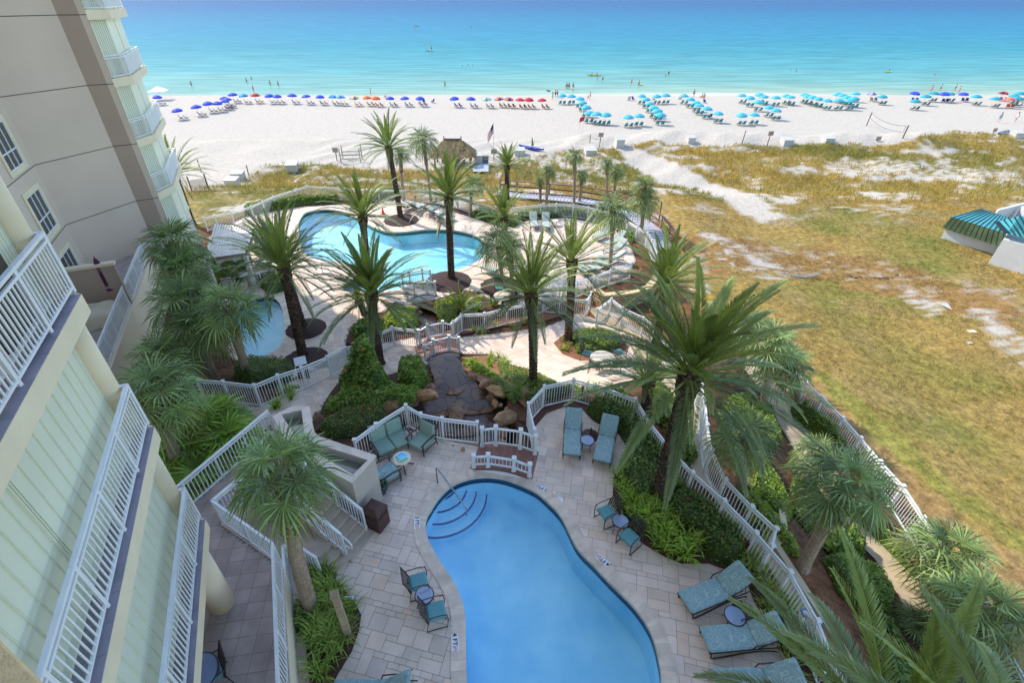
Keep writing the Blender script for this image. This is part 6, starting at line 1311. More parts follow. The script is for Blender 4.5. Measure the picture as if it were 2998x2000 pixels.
def chair_mesh(c):
    b=MB(); b.m(0); b.col=c
    b.bar((0,.38,.36),(0,-.12,.27),.52,.03); b.bar((0,-.12,.27),(0,-.52,.95),.52,.03); b.m(1); b.col=(1,1,1)
    for s in(-.28,.28): b.bar((s,.42,.37),(s,-.14,.27),.035,.04); b.bar((s,-.12,.24),(s,-.54,.98),.035,.04); b.bar((s,.34,.0),(s,-.3,.5),.035,.04); b.bar((s,-.5,.0),(s,.2,.5),.035,.04); b.bar((s,.3,.5),(s,-.36,.55),.06,.025)
    b.bar((-.28,.3,.05),(.28,.3,.05),.03,.03); b.bar((-.28,-.5,.05),(.28,-.5,.05),.03,.03); return b
UM={k:mk_umb(k) for k in cl}; CHM={}
def ch_proto(c):
    if c not in CHM: o=chair_mesh(c).build('beach_chair',[FAB,TEAK]); CHM[c]=o.data; bpy.data.objects.remove(o)
    return CHM[c]
U1=[(x/3.1347,y/3.1347,c) for x,y,c in [(1628,1010,'blue'),(1802,980,'blue'),(1910,952,'blue'),(1992,944,'blue'),(2055,925,'blue'),(2085,905,'blue'),(2052,893,'blue'),(2132,860,'blue'),(2230,866,'light blue'),(2335,862,'red'),(1435,880,'blue')]]
U2=[(750+x/3.1347,y/3.1347,c) for x,y,c in [(117,867,'blue'),(188,870,'blue'),(323,868,'blue'),(458,875,'blue'),(580,878,'blue'),(695,880,'light blue'),(770,884,'light blue'),(900,888,'yellow and blue'),(1015,888,'orange'),(1092,894,'orange'),(1225,893,'blue'),(1365,893,'blue'),(1502,893,'blue'),(1820,900,'blue'),(1968,905,'blue'),(2115,906,'green and cream'),(2235,900,'orange and navy'),(2315,905,'orange and navy')]]
U3=[(1500+x/3.1347,y/3.1347,c) for x,y,c in [(68,912,'red'),(148,912,'red'),(275,912,'red')]+[(x,y,'turquoise') for x,y in [(458,871),(543,868),(620,900),(646,935),(678,984),(703,1034),(776,1048),(862,1052),(1066,1072),(1162,1063),(1188,869),(1230,905),(1262,946),(1328,870),(1408,866),(1298,990),(1335,1017),(1358,1053),(1578,869),(1634,902),(1690,940),(1718,965),(1782,998),(1890,1035),(2105,1054),(2217,1049),(2115,861),(2185,893),(2270,862),(2315,876),(2258,936)]]]
U4=[(2248+x/3.1347,y/3.1347,c) for x,y,c in [(x,y,'turquoise') for x,y in [(75,1012),(10,985),(75,888),(170,870),(215,880),(340,858),(370,870),(415,884),(468,896),(545,921),(650,921),(645,853),(692,865),(735,886),(810,850),(795,900),(755,925)]]+[(966,844,'grey and purple')]+[(x,y,'teal') for x,y in[(1060,875),(1355,925),(1455,882),(1523,847),(1680,850),(1922,880),(2095,902),(2268,872),(2295,895),(2325,842)]]+[(1348,847,'blue'),(1628,855,'blue'),(1808,848,'blue'),(2165,842,'red and black'),(2225,908,'orange and pink')]]
ALLU=sorted(U1+U2+U3+U4); cn={}; tot={}
for u in ALLU: tot[u[2]]=tot.get(u[2],0)+1
from itertools import count
def chairc(c): return {'blue':(.02,.05,.4),'light blue':(.03,.2,.4),'red':(.5,.03,.05),'orange':(.55,.12,.05),'turquoise':(.03,.36,.42),'teal':(.02,.26,.3),'orange and navy':(.5,.06,.04),'orange and pink':(.8,.1,.04),'red and black':(.45,.02,.04),'grey and purple':(.3,.33,.36),'yellow and blue':(.7,.4,.03),'green and cream':(.05,.3,.28)}[c]
chn={'blue':'navy','light blue':'blue','turquoise':'turquoise','teal':'dark teal','red':'red','orange':'orange','orange and navy':'red','orange and pink':'orange','red and black':'red','grey and purple':'grey','yellow and blue':'yellow','green and cream':'green'}
for i,(x,y,c) in enumerate(ALLU):
    cn[c]=cn.get(c,0)+1; p=UZ(x,y,-6.95+1.95); z=H(p.x,p.y)
    lab=f'{c} beach umbrella, {ordw(cn[c])} of that colour counting from the left' if tot[c]>1 else f'the only {c} beach umbrella on the sand'
    o=place(UM[c],(p.x,p.y,z),random.uniform(0,6),lab,'umbrellas along the beach'); o.rotation_euler=(R(random.uniform(-4,4)),R(random.uniform(-4,4)),random.uniform(0,6)); s=random.uniform(.93,1.04); o.scale=(s,s,s)
    nch=2; row=c in('turquoise','teal')
    for k in range(nch):
        dx=(-.5,.5)[k]+(.0 if row else .9); dy=-.75 if row else -.1
        q=link('beach_chair',ch_proto(chairc(c))); q.location=(p.x+dx,p.y+dy+random.uniform(-.1,.1),H(p.x+dx,p.y+dy)); q.rotation_euler=(0,0,random.uniform(-.2,.2)+(0.1 if row else -.9))
        who=f'the {ordw(cn[c])} {c} umbrella' if tot[c]>1 else f'the {c} umbrella'
        tag(q,f'{("left","right")[k]} {chn[c]} beach chair beside {who}','beach chair','chairs under the beach umbrellas')
for k in UM.values(): 
    if '_used' in k.keys(): del k['_used']
# extra chairs without umbrella
for i,(x,y,c,lb) in enumerate([(750+1540/3.1347,940/3.1347,(.02,.05,.4),'navy chair piled with towels right of the lone blue umbrella'),(750+1620/3.1347,938/3.1347,(.02,.05,.4),'navy chair standing apart right of the towel pile'),(750+1500/3.1347,950/3.1347,(.02,.15,.4),'blue chair below the blue umbrella with bags'),(1500+1070/3.1347,915/3.1347,(.3,.33,.36),'grey chair left of the turquoise cluster'),(1500+1110/3.1347,915/3.1347,(.02,.06,.4),'navy cooler chair left of the turquoise cluster'),(1500+1298/3.1347,915/3.1347,(.02,.06,.4),'navy chair behind the second turquoise row'),(1500+1765/3.1347,940/3.1347,(.02,.06,.5),'blue chair right of the diagonal turquoise row'),(1500+1812/3.1347,1085/3.1347,(.3,.08,.2),'chair draped with a pink towel at the end of the diagonal row'),(1500+1540/3.1347,905/3.1347,(.02,.02,.03),'black chair left of the diagonal row'),(750+1186/3.1347,885/3.1347,(.7,.2,.1),'red lifeguard style chair near the waterline')]):
    p=UZ(x,y,-6.9); q=link('beach_chair',ch_proto(c)); q.location=(p.x,p.y,H(p.x,p.y)); q.rotation_euler=(0,0,i*.9); tag(q,lb,'beach chair')
# pop-up tent
p=UZ(472,290,-7.0); t=empty('pop_up_tent',(p.x,p.y,H(p.x,p.y)),.2,'white pop up canopy tent at the waterline next to the tall wing','tent'); b=MB(); q=[(-1.9,-1.9,2.1),(1.9,-1.9,2.1),(1.9,1.9,2.1),(-1.9,1.9,2.1),(0,0,3.1)]; b.add(q,[(0,1,4),(1,2,4),(2,3,4),(3,0,4)]); b.add(q[:4]+[(x,y,1.85) for x,y,_ in q[:4]],[(0,1,5,4),(1,2,6,5),(2,3,7,6),(3,0,4,7)]); b.build('canopy',WT,t)
for x in(-1.85,1.85):
    for y in(-1.85,1.85): MB().tube([(x,y,0),(x,y,2.1)],.03,5).build('leg',ALU,t)
# volleyball net
a,c=U(2536,368),U(2642,405); t=empty('volleyball_net',a,0,'sagging volleyball net between two leaning wooden posts on the sand','net')
h1=zat(a,328)-a.z; h2=zat(c,366)-c.z; v=c-a; PO=M('grey_brown_wood',L(112,92,76),.85,.2,6)
MB().tube([(0,0,-.2),(.05,0,h1)],.09,8).build('post',PO,t); MB().tube([(v.x,v.y,v.z-.2),(v.x+.05,v.y,v.z+h2)],.09,8).build('post',PO,t)
b=MB(); N=24; A=Vector((.15,0,h1-.15));Bv=Vector((v.x-.3,v.y,v.z+h2-.1)); up=[A.lerp(Bv,i/N)-Vector((0,0,.55*4*(i/N)*(1-i/N))) for i in range(N+1)]; dn=[p-Vector((0,0,.85)) for p in up]
b.tube(up,.03,4); b.tube(dn,.025,4); b.tube([up[0],dn[0]],.025,4); b.tube([up[-1],dn[-1]],.025,4); b.build('net_tape',M('dark_tape',L(70,64,60),.8,.1,2),t)
b=MB(); [b.tube([up[i],dn[i]],.004,3,False) for i in range(0,N+1)]; [b.tube([u.lerp(d,k/5) for u,d in zip(up,dn)],.004,3,False) for k in range(1,5)]; b.build('mesh_cord',M('pale_cord',L(190,188,184),.8,.1,2),t)
# flagpole with the stars and stripes
p=U(1445,466); hp=zat(p,358)-p.z; t=empty('flagpole',p,0,'thin flagpole flying the stars and stripes right of the thatched hut','flagpole'); MB().tube([(0,0,-.3),(0,0,hp)],.035,6).build('pole',ALU,t)
RED=M('flag_red',L(180,40,56),.8,.05,2);FW=M('flag_white',L(220,220,225),.8,.05,2);NV=M('flag_navy',L(36,44,88),.8,.05,2)
b=MB(); fx=lambda u,v_:(-.05-u*.75,math.sin(u*7)*.12,hp-.1-v_*1.2-u*1.35)
for k in range(13):
    for i in range(10):
        u0,u1=i/10,(i+1)/10; b.m(2 if(k<7 and i<4) else (0 if k%2==0 else 1)); b.add([fx(u0,k/13),fx(u1,k/13),fx(u1,(k+1)/13),fx(u0,(k+1)/13)],[(0,1,2,3)])
b.build('flag',[RED,FW,NV],t)
# red flag pole, sign boards, beach boxes
p=U(1702,396); t=empty('warning_flag',p,0,'white pole with a red warning flag on the beach','flagpole'); h_=zat(p,338)-p.z; MB().tube([(0,0,0),(.3,0,h_)],.04,5).build('pole',ALU,t); MB().tube([(-.5,0,0),(-.3,0,h_*.7)],.03,5).build('pole',ALU,t); b=MB(); b.add([(.3,0,h_),(.2,.02,h_-.7),(-.5,.1,h_-1.0),(-.45,.1,h_-.35)],[(0,1,2,3)]); b.build('flag',RED,t)
for px,py,h_,lb in((1755,430,1.9,'square grey sign board on a post in front of the white boxes'),(2245,428,2.0,'brown sign board on a post at the beach path'),(2903,398,1.3,'small brown board beside the stacked blue boats'),(1446,470,1.4,'grey board at the foot of the flagpole'),(987,470,1.6,'small round sign on a post at the dune edge'),(2568,413,.6,'tiny grey sign at the dune crest below the net')):
    p=U(px,py); t=empty('beach_sign',p,0,lb,'sign'); MB().box((0,0,h_/2),(.1,.1,h_)).build('post',PO,t); MB().box((0,-.07,h_-.2),(.75,.04,.6)).build('board',M('grey_board',L(150,140,124),.8,.1,4),t)
BX=M('white_box_paint',L(178,176,168),.7,.06,2)
for i,(px,py,w_,d_b,h_,lb) in enumerate([(1812,428,1.7,2.0,1.6,'white storage box with a keyhole beside the sand path'),(1727,452,2.2,2.4,1.1,'low white storage chest behind the fan palm by the path'),(2020,415,1.6,1.8,1.0,'white storage box left of the sign on the dune crest'),(2300,422,2.0,2.2,1.1,'white slant topped box, left of the pair below the umbrellas'),(2422,415,1.9,2.0,.9,'white slant topped box, right of the pair below the umbrellas'),(2975,402,2.2,2.0,1.1,'white box at the right edge of the beach'),(858,498,1.9,2.1,1.2,'white lidded box at the dune edge'),(683,545,2.0,1.5,1.2,'pair of white slanted boxes at the left, lower one'),(700,525,2.0,1.5,1.2,'pair of white slanted boxes at the left, upper one'),(1520,452,2.2,2.0,1.0,'white chest left of the blue boat'),]):
    w_*=.68;d_b*=.68;h_*=.75; p=U(px,py); t=empty('storage_box',p,R(random.uniform(-12,12)),lb,'storage box'); b=MB(); b.add([(-w_/2,-d_b/2,-.3),(w_/2,-d_b/2,-.3),(w_/2,d_b/2,-.3),(-w_/2,d_b/2,-.3),(-w_/2,-d_b/2,h_*.8),(w_/2,-d_b/2,h_*.8),(w_/2,d_b/2,h_),(-w_/2,d_b/2,h_)],[(0,1,5,4),(1,2,6,5),(2,3,7,6),(3,0,4,7),(4,5,6,7)]); b.build('body',BX,t)
    b=MB(); e=.08; b.add([(-w_/2-e,-d_b/2-e,h_*.8+.01),(w_/2+e,-d_b/2-e,h_*.8+.01),(w_/2+e,d_b/2+e,h_+.01),(-w_/2-e,d_b/2+e,h_+.01),(-w_/2-e,-d_b/2-e,h_*.8+.1),(w_/2+e,-d_b/2-e,h_*.8+.1),(w_/2+e,d_b/2+e,h_+.1),(-w_/2-e,d_b/2+e,h_+.1)],[(0,1,5,4),(1,2,6,5),(2,3,7,6),(3,0,4,7),(4,5,6,7),(3,2,1,0)]); b.build('lid',BX,t)
# driftwood swing frame
p=U(1030,470); t=empty('timber_frame',p,.1,'open grey timber frame at the dune edge','frame'); GW=M('silver_wood',L(170,164,152),.85,.12,4)
for x in(-1.3,1.3):
    for y in(-.9,.9): MB().box((x,y,.9),(.14,.14,1.9)).build('post',GW,t)
b=MB(); [b.bar((-1.3,y,z),(1.3,y,z),.1,.12) for y in(-.9,.9) for z in(.5,1.0)]; b.build('crossbar',GW,t)
# boats on the sand
def boat(px,py,ln,c,lb,rot,zo=.25,sea=False,name='kayak'):
    p=UZ(px,py,SEAZ) if sea else U(px,py); t=empty(name,(p.x,p.y,p.z+(0 if sea else .05)),rot,lb,name); b=MB(); N=10
    for a in(0,):
        R_=[]
        for i in range(N+1):
            u=i/N*2-1; w_=.38*(1-abs(u)**2.4)+.02; z=.12*abs(u)**3; R_.append([(u*ln/2,-w_,.26+z),(u*ln/2,-w_*.7,.02+z),(u*ln/2,w_*.7,.02+z),(u*ln/2,w_,.26+z),(u*ln/2,w_*.6,.2+z),(u*ln/2,-w_*.6,.2+z)])
        vs=[q for r_ in R_ for q in r_]; b.add(vs,[(i*6+k,i*6+(k+1)%6,(i+1)*6+(k+1)%6,(i+1)*6+k) for i in range(N) for k in range(6)])
    b.build('hull',M('hull_'+name+str(int(px)),c,.4,.1,2),t); return t
boat(1555,437,4.2,L(40,52,150),'upturned dark blue boat with a green sail mast in the dunes',R(-35)).children; p=U(1556,432); o=MB().add([(0,0,.2),(.35,0,.3),(.05,0,zat(p,400)-p.z)],[(0,1,2)]).add([(0,.04,.2),(.35,.04,.3),(.05,.04,zat(p,400)-p.z)],[(0,2,1)]).tube([(0,0,0),(0,0,zat(p,400)-p.z)],.03,5).build('furled_sail',M('olive_sail',L(120,130,70),.8,.1,3)); o.location=p; tag(o,'furled olive green sail standing over the dark blue boat','sail')
boat(2935,392,4.0,L(40,120,160),'teal boat leaning at the dune edge on the right',R(30)); boat(2945,394,4.0,L(70,60,150),'purple boat leaning beside the teal one',R(30))
# snow fence + posts
p0,p1=U(562,560),U(612,556); t=empty('slat_fence',p0,0,'grey slatted sand fence at the left edge of the dunes','fence'); b=MB(); v=p1-p0
for k in range(22): q=v*(k/21); b.bar((q.x,q.y,-.1),(q.x,q.y,1.1),.05,.02)
[b.tube([(0,0,z),(v.x,v.y,v.z+z)],.012,4) for z in(.35,.85)]; b.build('slats',GW,t); [MB().box((q.x,q.y,.7),(.1,.1,1.6)).build('post',PO,t) for q in(Vector((0,0,0)),v)]
for px,py,h_,lb in((590,505,1.6,'dark post leaning beside the sand fence'),(728,512,1.2,'weathered post in the tall grass tuft'),(1930,643,1.6,'thin grey post beyond the boardwalk in the grass'),(1727,418,1.2,'short post at the start of the sand path'),(2172,420,1.8,'thin pole at the crest of the dune grass')):
    p=U(px,py); o=MB().tube([(0,0,-.2),(random.uniform(-.1,.1),0,h_)],.06,6).build('wooden_post',PO); o.location=p; tag(o,lb,'post')
# thatched hut
hb=U(1387,492); ez=zat(hb,462); rz_=ez+1.9; gzh=hb.z
cR=UZ(1389,462,ez); xr=cR.x; yf=cR.y; cL=UZ(1262,452,ez); wd_=cR.x-cL.x; dp=wd_*.72
HT=empty('thatched_hut',(xr-wd_/2,yf+dp/2,gzh),0,'brown thatched beach hut with a hipped roof beyond the palms','hut'); o0=HT.location
hw,hd=wd_/2,dp/2; e=ez-gzh; rgz=e+dp*.42; rg=hw-hd*.85
THM=M('palm_thatch',L(134,118,90),.95,.25,3,.5,12,attr='tint'); b=MB()
E=[Vector((-hw,-hd,e)),Vector((hw,-hd,e)),Vector((hw,hd,e)),Vector((-hw,hd,e))]; R0,R1=Vector((-rg,0,rgz)),Vector((rg,0,rgz))
faces=[(E[0],E[1],R1,R0),(E[1],E[2],R1,R1),(E[2],E[3],R0,R1),(E[3],E[0],R0,R0)]
b.col=(.8,.8,.8)
for f in faces: b.add(f,[(0,1,2,3)] if (f[2]-f[3]).length>.01 else [(0,1,2)])
for A_,B_,C_,D_ in faces:
    for j in range(15):
        v0=j/15
        for k in range(34):
            u=random.random(); p=A_.lerp(B_,u).lerp(D_.lerp(C_,u),v0+random.uniform(0,.06)); dn_=(A_.lerp(B_,u)-D_.lerp(C_,u)).normalized(); s_=(B_-A_).normalized(); nrm=s_.cross(-dn_).normalized(); q=random.uniform(.6,1.4); b.col=(q*1.05,q,q*.8)
            w_=.09; l_=random.uniform(.3,.5); nn=nrm*(1 if nrm.z>0 else -1); b.add([p-s_*w_+nn*.02,p+s_*w_+nn*.02,p+dn_*l_+s_*w_*.6+nn*.09,p+dn_*l_-s_*w_*.6+nn*.09],[(0,1,2,3)])
b.build('roof',THM,HT); MB().tube([R0+Vector((0,0,.1)),R1+Vector((0,0,.1))],.1,8).build('ridge',PO,HT)
for R_ in(R0,R1): MB().box(R_+Vector((0,0,.25)),(.12,.12,.4)).build('finial',PO,HT)
for x in(-hw*.8,0,hw*.8):
    for y in(-hd*.75,hd*.75): MB().tube([(x,y,-.2),(x,y,e+.2)],.11,8).build('post',PO,HT)
MB().box((0,hd*.1,.55),(wd_*.55,.5,1.1)).build('counter',GW,HT)
p=U(1408,500); t=empty('boardwalk_landing',p,0,'pale blue grey boardwalk landing with a white counter beside the hut','boardwalk'); b=MB(); [b.box((0,-1.2+.3*k,.3),(2.0,.28,.05)) for k in range(14)]; b.build('deck',M('blue_grey_board',L(170,180,200),.7,.08,3),t); MB().box((-.4,2.6,.8),(1.1,.7,1.0)).build('cabinet',BX,t); MB().box((.6,2.6,.75),(.9,.6,.9)).build('dark_cabinet',M('slate_board',L(90,92,104),.7,.1,3),t); b=MB(); [b.tube([(1.0,y,0),(1.0,y,1.2)],.04,5) for y in(-1,.6,2.3)]; b.tube([(1.0,-1,1.2),(1.0,2.3,1.2)],.04,5); b.build('rail',GW,t)
# boardwalk with brown rail
bw=[Vector((q.x,q.y)) for q in[U(x,y) for x,y in((1445,575),(1500,584),(1600,592),(1690,600),(1760,612),(1830,640),(1880,680),(1920,740))]]
zbw=lambda x,y:H(x,y)+.25
ob=offset(bw,1.5,False); t=empty('boardwalk',(bw[0].x,bw[0].y,0),0,'grey boardwalk curving beyond the far fence with a brown handrail','boardwalk'); b=MB(); off=t.location
sgn=1
for i in range(len(bw)-1):
    k=max(1,int((bw[i+1]-bw[i]).length/.3))
    for j in range(k):
        u,v=j/k,(j+1)/k-.02; q=[bw[i].lerp(bw[i+1],u),bw[i].lerp(bw[i+1],v),ob[i].lerp(ob[i+1],v),ob[i].lerp(ob[i+1],u)]; s=random.uniform(.9,1.08); b.col=(s,s,s); b.add([(p.x-off.x,p.y-off.y,zbw(p.x,p.y)) for p in q],[(0,1,2,3)])
b.build('deck',M('grey_board_walk',L(176,178,188),.8,.1,3,attr='tint'),t)
RB=M('brown_rail',L(120,72,60),.7,.12,4)
for side,pts in((1,ob),):
    b=MB(); 
    for i in range(len(pts)-1):
        e3=lambda p,h:(p.x-off.x,p.y-off.y,zbw(p.x,p.y)+h); b.bar(e3(pts[i],1.05),e3(pts[i+1],1.05),.2,.06); b.bar(e3(pts[i],.55),e3(pts[i+1],.55),.05,.14); b.bar(e3(pts[i],0),e3(pts[i+1],0),.05,.2)
    b.build('handrail',RB,t)
    for i in range(len(pts)-1):
        k=max(1,round((pts[i+1]-pts[i]).length/2.2))
        for j in range(k): p=pts[i].lerp(pts[i+1],j/k); MB().box((p.x-off.x,p.y-off.y,zbw(p.x,p.y)+.45),(.14,.14,1.2)).build('post',M('post_timber',L(150,130,100),.8,.15,4),t)
# white house with teal metal roof
A=U(2748,697); Bp=U(2946,757); v=(Bp-A); v.z=0; ln=v.length; t_=v/ln; nn=Vector((-t_.y,t_.x,0)); zg=min(A.z,Bp.z)-.5
ze=zat(A,667); zr1=ze+1.25; HS=empty('beach_house',(A.x,A.y,zg),0,'low white house with a ribbed teal metal roof at the right edge','house'); o0=HS.location
G=lambda s,o,z:((A+t_*s+nn*o).x-o0.x,(A+t_*s+nn*o).y-o0.y,z-o0.z)
Lc=lambda p:(p.x-o0.x,p.y-o0.y,p.z-o0.z)
TR=M('teal_metal',L(66,150,154),.4,.1,1,metal=.1); TRG=M('aged_green_metal',L(110,136,116),.5,.3,1.2); RIB=M('dark_rib',L(20,40,44),.5,.1,2); WS=M('white_stucco',L(190,190,188),.85,.05,2)
e0,e1=UZ(2758,666,ze),UZ(2940,727,ze); r0,r1=UZ(2786,634,zr1),UZ(2946,684,zr1); zf_=zr1+.45; f0,f1=UZ(2871,611,zf_),UZ(2955,637,zf_)
MB().prism([G(.1,.1,0)[:2],G(ln,.1,0)[:2],G(ln,6.5,0)[:2],G(.1,6.5,0)[:2]],0,ze-zg).build('wall',WS,HS)
bk=(f0-r0)*1.0
b=MB(); b.add([Lc(e0),Lc(e1),Lc(r1),Lc(r0)],[(0,1,2,3)]); lb_=e0+(f0-r0)*1.05; lb_.z=ze; b.add([Lc(e0),Lc(r0),Lc(f0),Lc(lb_)],[(0,1,2,3)]); b.build('mansard_roof',TRG,HS)
b=MB(); b.add([Lc(r0),Lc(r1),Lc(f1),Lc(f0)],[(0,1,2,3)]); b.build('roof',TR,HS)
b=MB()
for k in range(12):
    u=(k+.5)/12; b.bar(Lc(e0.lerp(e1,u)+Vector((0,-.01,.03))),Lc(r0.lerp(r1,u)+Vector((0,0,.03))),.045,.05); b.bar(Lc(r0.lerp(r1,u)+Vector((0,0,.03))),Lc(f0.lerp(f1,u)+Vector((0,0,.03))),.045,.05)
b.build('standing_seam',RIB,HS)
s0_,s1_,s2_,s3_=UZ(2914,650,zr1+.4),UZ(2948,683,zr1+.12),UZ(3100,722,zr1+.12),UZ(3100,640,zr1+1.0); s4_=UZ(2985,632,zr1+1.0)
b=MB(); b.add([Lc(s0_),Lc(s1_),Lc(s2_),Lc(s3_),Lc(s4_)],[(0,1,2,3,4)]); b.build('wing_roof',TR,HS)
b=MB()
for k in range(9): u=(k+.5)/9; b.bar(Lc(s1_.lerp(s2_,u)+Vector((0,0,.03))),Lc((s0_.lerp(s4_,min(1,u*2)) if u<.5 else s4_.lerp(s3_,(u-.5)*2))+Vector((0,0,.03))),.07,.06)
b.bar(Lc(s0_+Vector((0,0,.03))),Lc(s1_+Vector((0,0,.03))),.25,.06); b.build('standing_seam',RIB,HS)
MB().prism([Lc(s1_)[:2],Lc(s2_)[:2],Lc(s3_)[:2],Lc(s4_)[:2]],0,ze-zg+.9).build('wall',WS,HS)
wp=UZ(2977,708,ze+.2); MB().box(Lc(Vector((wp.x,s1_.lerp(s2_,.2).y-.1,ze+.1))),(1.5,.3,.7)).build('window',GLASS,HS)
p0_,p1_,p2_,p3_=UZ(2923,616,zr1+.4),UZ(2998,597,zr1+.4),UZ(3080,576,zr1+.4),UZ(3080,640,zr1+.4)
b=MB(); 
for a_,c_ in((p0_,p2_),(UZ(2995,606,zr1+.4),UZ(3080,640,zr1+.4))): b.prism([Lc(a_)[:2],Lc(c_)[:2],(Lc(c_)[0]+.25,Lc(c_)[1]+.35),(Lc(a_)[0]+.25,Lc(a_)[1]+.35)],0,zr1+.4-zg)
b.build('parapet',WS,HS)
b=MB(); g0=Bp+Vector((0,-.3,0)); gz=zat(Bp,722)-zg; b.prism([(g0.x-o0.x,g0.y-o0.y),(g0.x+t_.x*9-o0.x,g0.y+t_.y*9-o0.y),(g0.x+t_.x*9-o0.x,g0.y+t_.y*9+.3-o0.y),(g0.x-o0.x,g0.y+.3-o0.y)],0,gz); b.build('garden_wall',WS,HS)
# debris in the field
o=p=U(2350,812); t=MB(); [t.tube([(-1.0,dy,.15),(0,dy-.12,.06),(1.2,dy+.1,.2)],.05,6) for dy in(0,.22)]; o=t.build('old_pipe',GW); o.location=p; tag(o,'pale curved pipe lying in a shallow dip of the field','pipe')
for px,py,w_,lb in((2770,898,.55,'white triangular board lying in the field'),(2845,972,.4,'pale flat slab lying in the sandy field'),(2838,1006,.25,'small white scrap of paper in the field')):
    p=U(px,py); b=MB(); b.add([(-w_/2,w_*.5,.05),(w_/2,w_*.6,.1),(w_*.15,-w_*.7,.03),(-w_/2,w_*.5,.02),(w_/2,w_*.6,.07),(w_*.15,-w_*.7,.0)],[(0,1,2)[::-1],(3,4,5),(0,1,4,3),(1,2,5,4),(2,0,3,5)]) if 'tri' in lb else b.box((0,0,.04),(w_,w_*.7,.05)); o=b.build('scrap_board',BX if 'slab' not in lb else STONET); o.location=p; tag(o,lb,'scrap')
p=U(2560,818); 
for i in range(14): rock(p.x-2.2+i*.33+random.uniform(-.1,.1),p.y+.5*math.sin(i*.5)+random.uniform(-.3,.1)+(0.6 if i>5 else 0),H(p.x,p.y)-.02,random.uniform(.12,.28),f'{ORD[i]} dark earth clod from the left along the hole in the field','earth clods round the hole',c=(.45,.38,.32))
# ---------------------------------------------------------------- people
SKIN=M('skin',L(176,120,92),.6,.08,6); HAIR=M('hair',L(50,36,28),.8,.2,10)
def person_mesh(pose_):
    J={'p':(0,0,.95),'ch':(0,.02,1.3),'nk':(0,.02,1.48),'hd':(0,.03,1.66),'hl':(-.09,0,.93),'hr':(.09,0,.93),'kl':(-.1,.02,.5),'kr':(.1,.02,.5),'al':(-.1,-.02,.07),'ar':(.1,-.02,.07),'tl':(-.11,.12,.03),'tr':(.11,.12,.03),'sl':(-.18,0,1.42),'sr':(.18,0,1.42),'el':(-.25,-.02,1.14),'er':(.25,-.02,1.14),'wl':(-.26,.06,.9),'wr':(.26,.06,.9),'fl':(-.26,.1,.8),'fr':(.26,.1,.8)}
    if pose_=='walk': J.update(kl=(-.1,.2,.52),al=(-.1,.28,.1),tl=(-.1,.42,.08),kr=(.1,-.06,.5),ar=(.1,-.3,.14),tr=(.1,-.2,.03),wl=(-.27,-.12,.92),fl=(-.27,-.16,.83),wr=(.27,.2,.95),fr=(.27,.26,.87))
    if pose_=='arms': J.update(el=(-.36,.05,1.3),wl=(-.42,.1,1.5),fl=(-.43,.12,1.6),er=(.34,.1,1.2),wr=(.3,.3,1.2),fr=(.28,.38,1.2))
    if pose_=='sit':
        for k in J: x,y,z=J[k]; J[k]=(x,y-.05,z-.68)
        J.update(kl=(-.14,.4,.42),kr=(.14,.4,.42),al=(-.14,.55,.06),ar=(.14,.55,.06),tl=(-.14,.68,.04),tr=(.14,.68,.04),p=(0,0,.16),hl=(-.1,.02,.17),hr=(.1,.02,.17))
    Rd={'p':.14,'ch':.15,'nk':.055,'hd':.1,'hl':.1,'hr':.1,'kl':.06,'kr':.06,'al':.04,'ar':.04,'tl':.035,'tr':.035,'sl':.06,'sr':.06,'el':.042,'er':.042,'wl':.03,'wr':.03,'fl':.035,'fr':.035}
    E=[('p','ch'),('ch','nk'),('nk','hd'),('p','hl'),('p','hr'),('hl','kl'),('hr','kr'),('kl','al'),('kr','ar'),('al','tl'),('ar','tr'),('ch','sl'),('ch','sr'),('sl','el'),('sr','er'),('el','wl'),('er','wr'),('wl','fl'),('wr','fr')]
    ks=list(J); me=bpy.data.meshes.new('body_skeleton'); me.from_pydata([J[k] for k in ks],[(ks.index(a),ks.index(b)) for a,b in E],[]); o=bpy.data.objects.new('tmp',me); C.objects.link(o)
    sk=o.modifiers.new('s','SKIN'); sb=o.modifiers.new('d','SUBSURF'); sb.levels=1; 
    if not me.skin_vertices: 
        bpy.context.view_layer.objects.active=o; 
        bmx=bmesh.new(); bmx.from_mesh(me); bmx.verts.layers.skin.verify(); bmx.to_mesh(me); bmx.free()
    for i,k in enumerate(ks): me.skin_vertices[0].data[i].radius=(Rd[k],Rd[k]*.85); me.skin_vertices[0].data[i].use_root=(k=='p')
    bpy.context.view_layer.update(); m2=bpy.data.meshes.new_from_object(o.evaluated_get(bpy.context.evaluated_depsgraph_get())); bpy.data.objects.remove(o); m2.materials.clear(); m2.materials.append(SKIN); m2.polygons.foreach_set('use_smooth',[True]*len(m2.polygons)); return m2,J
PM={k:person_mesh(k) for k in('stand','walk','arms','sit')}; SWM={}
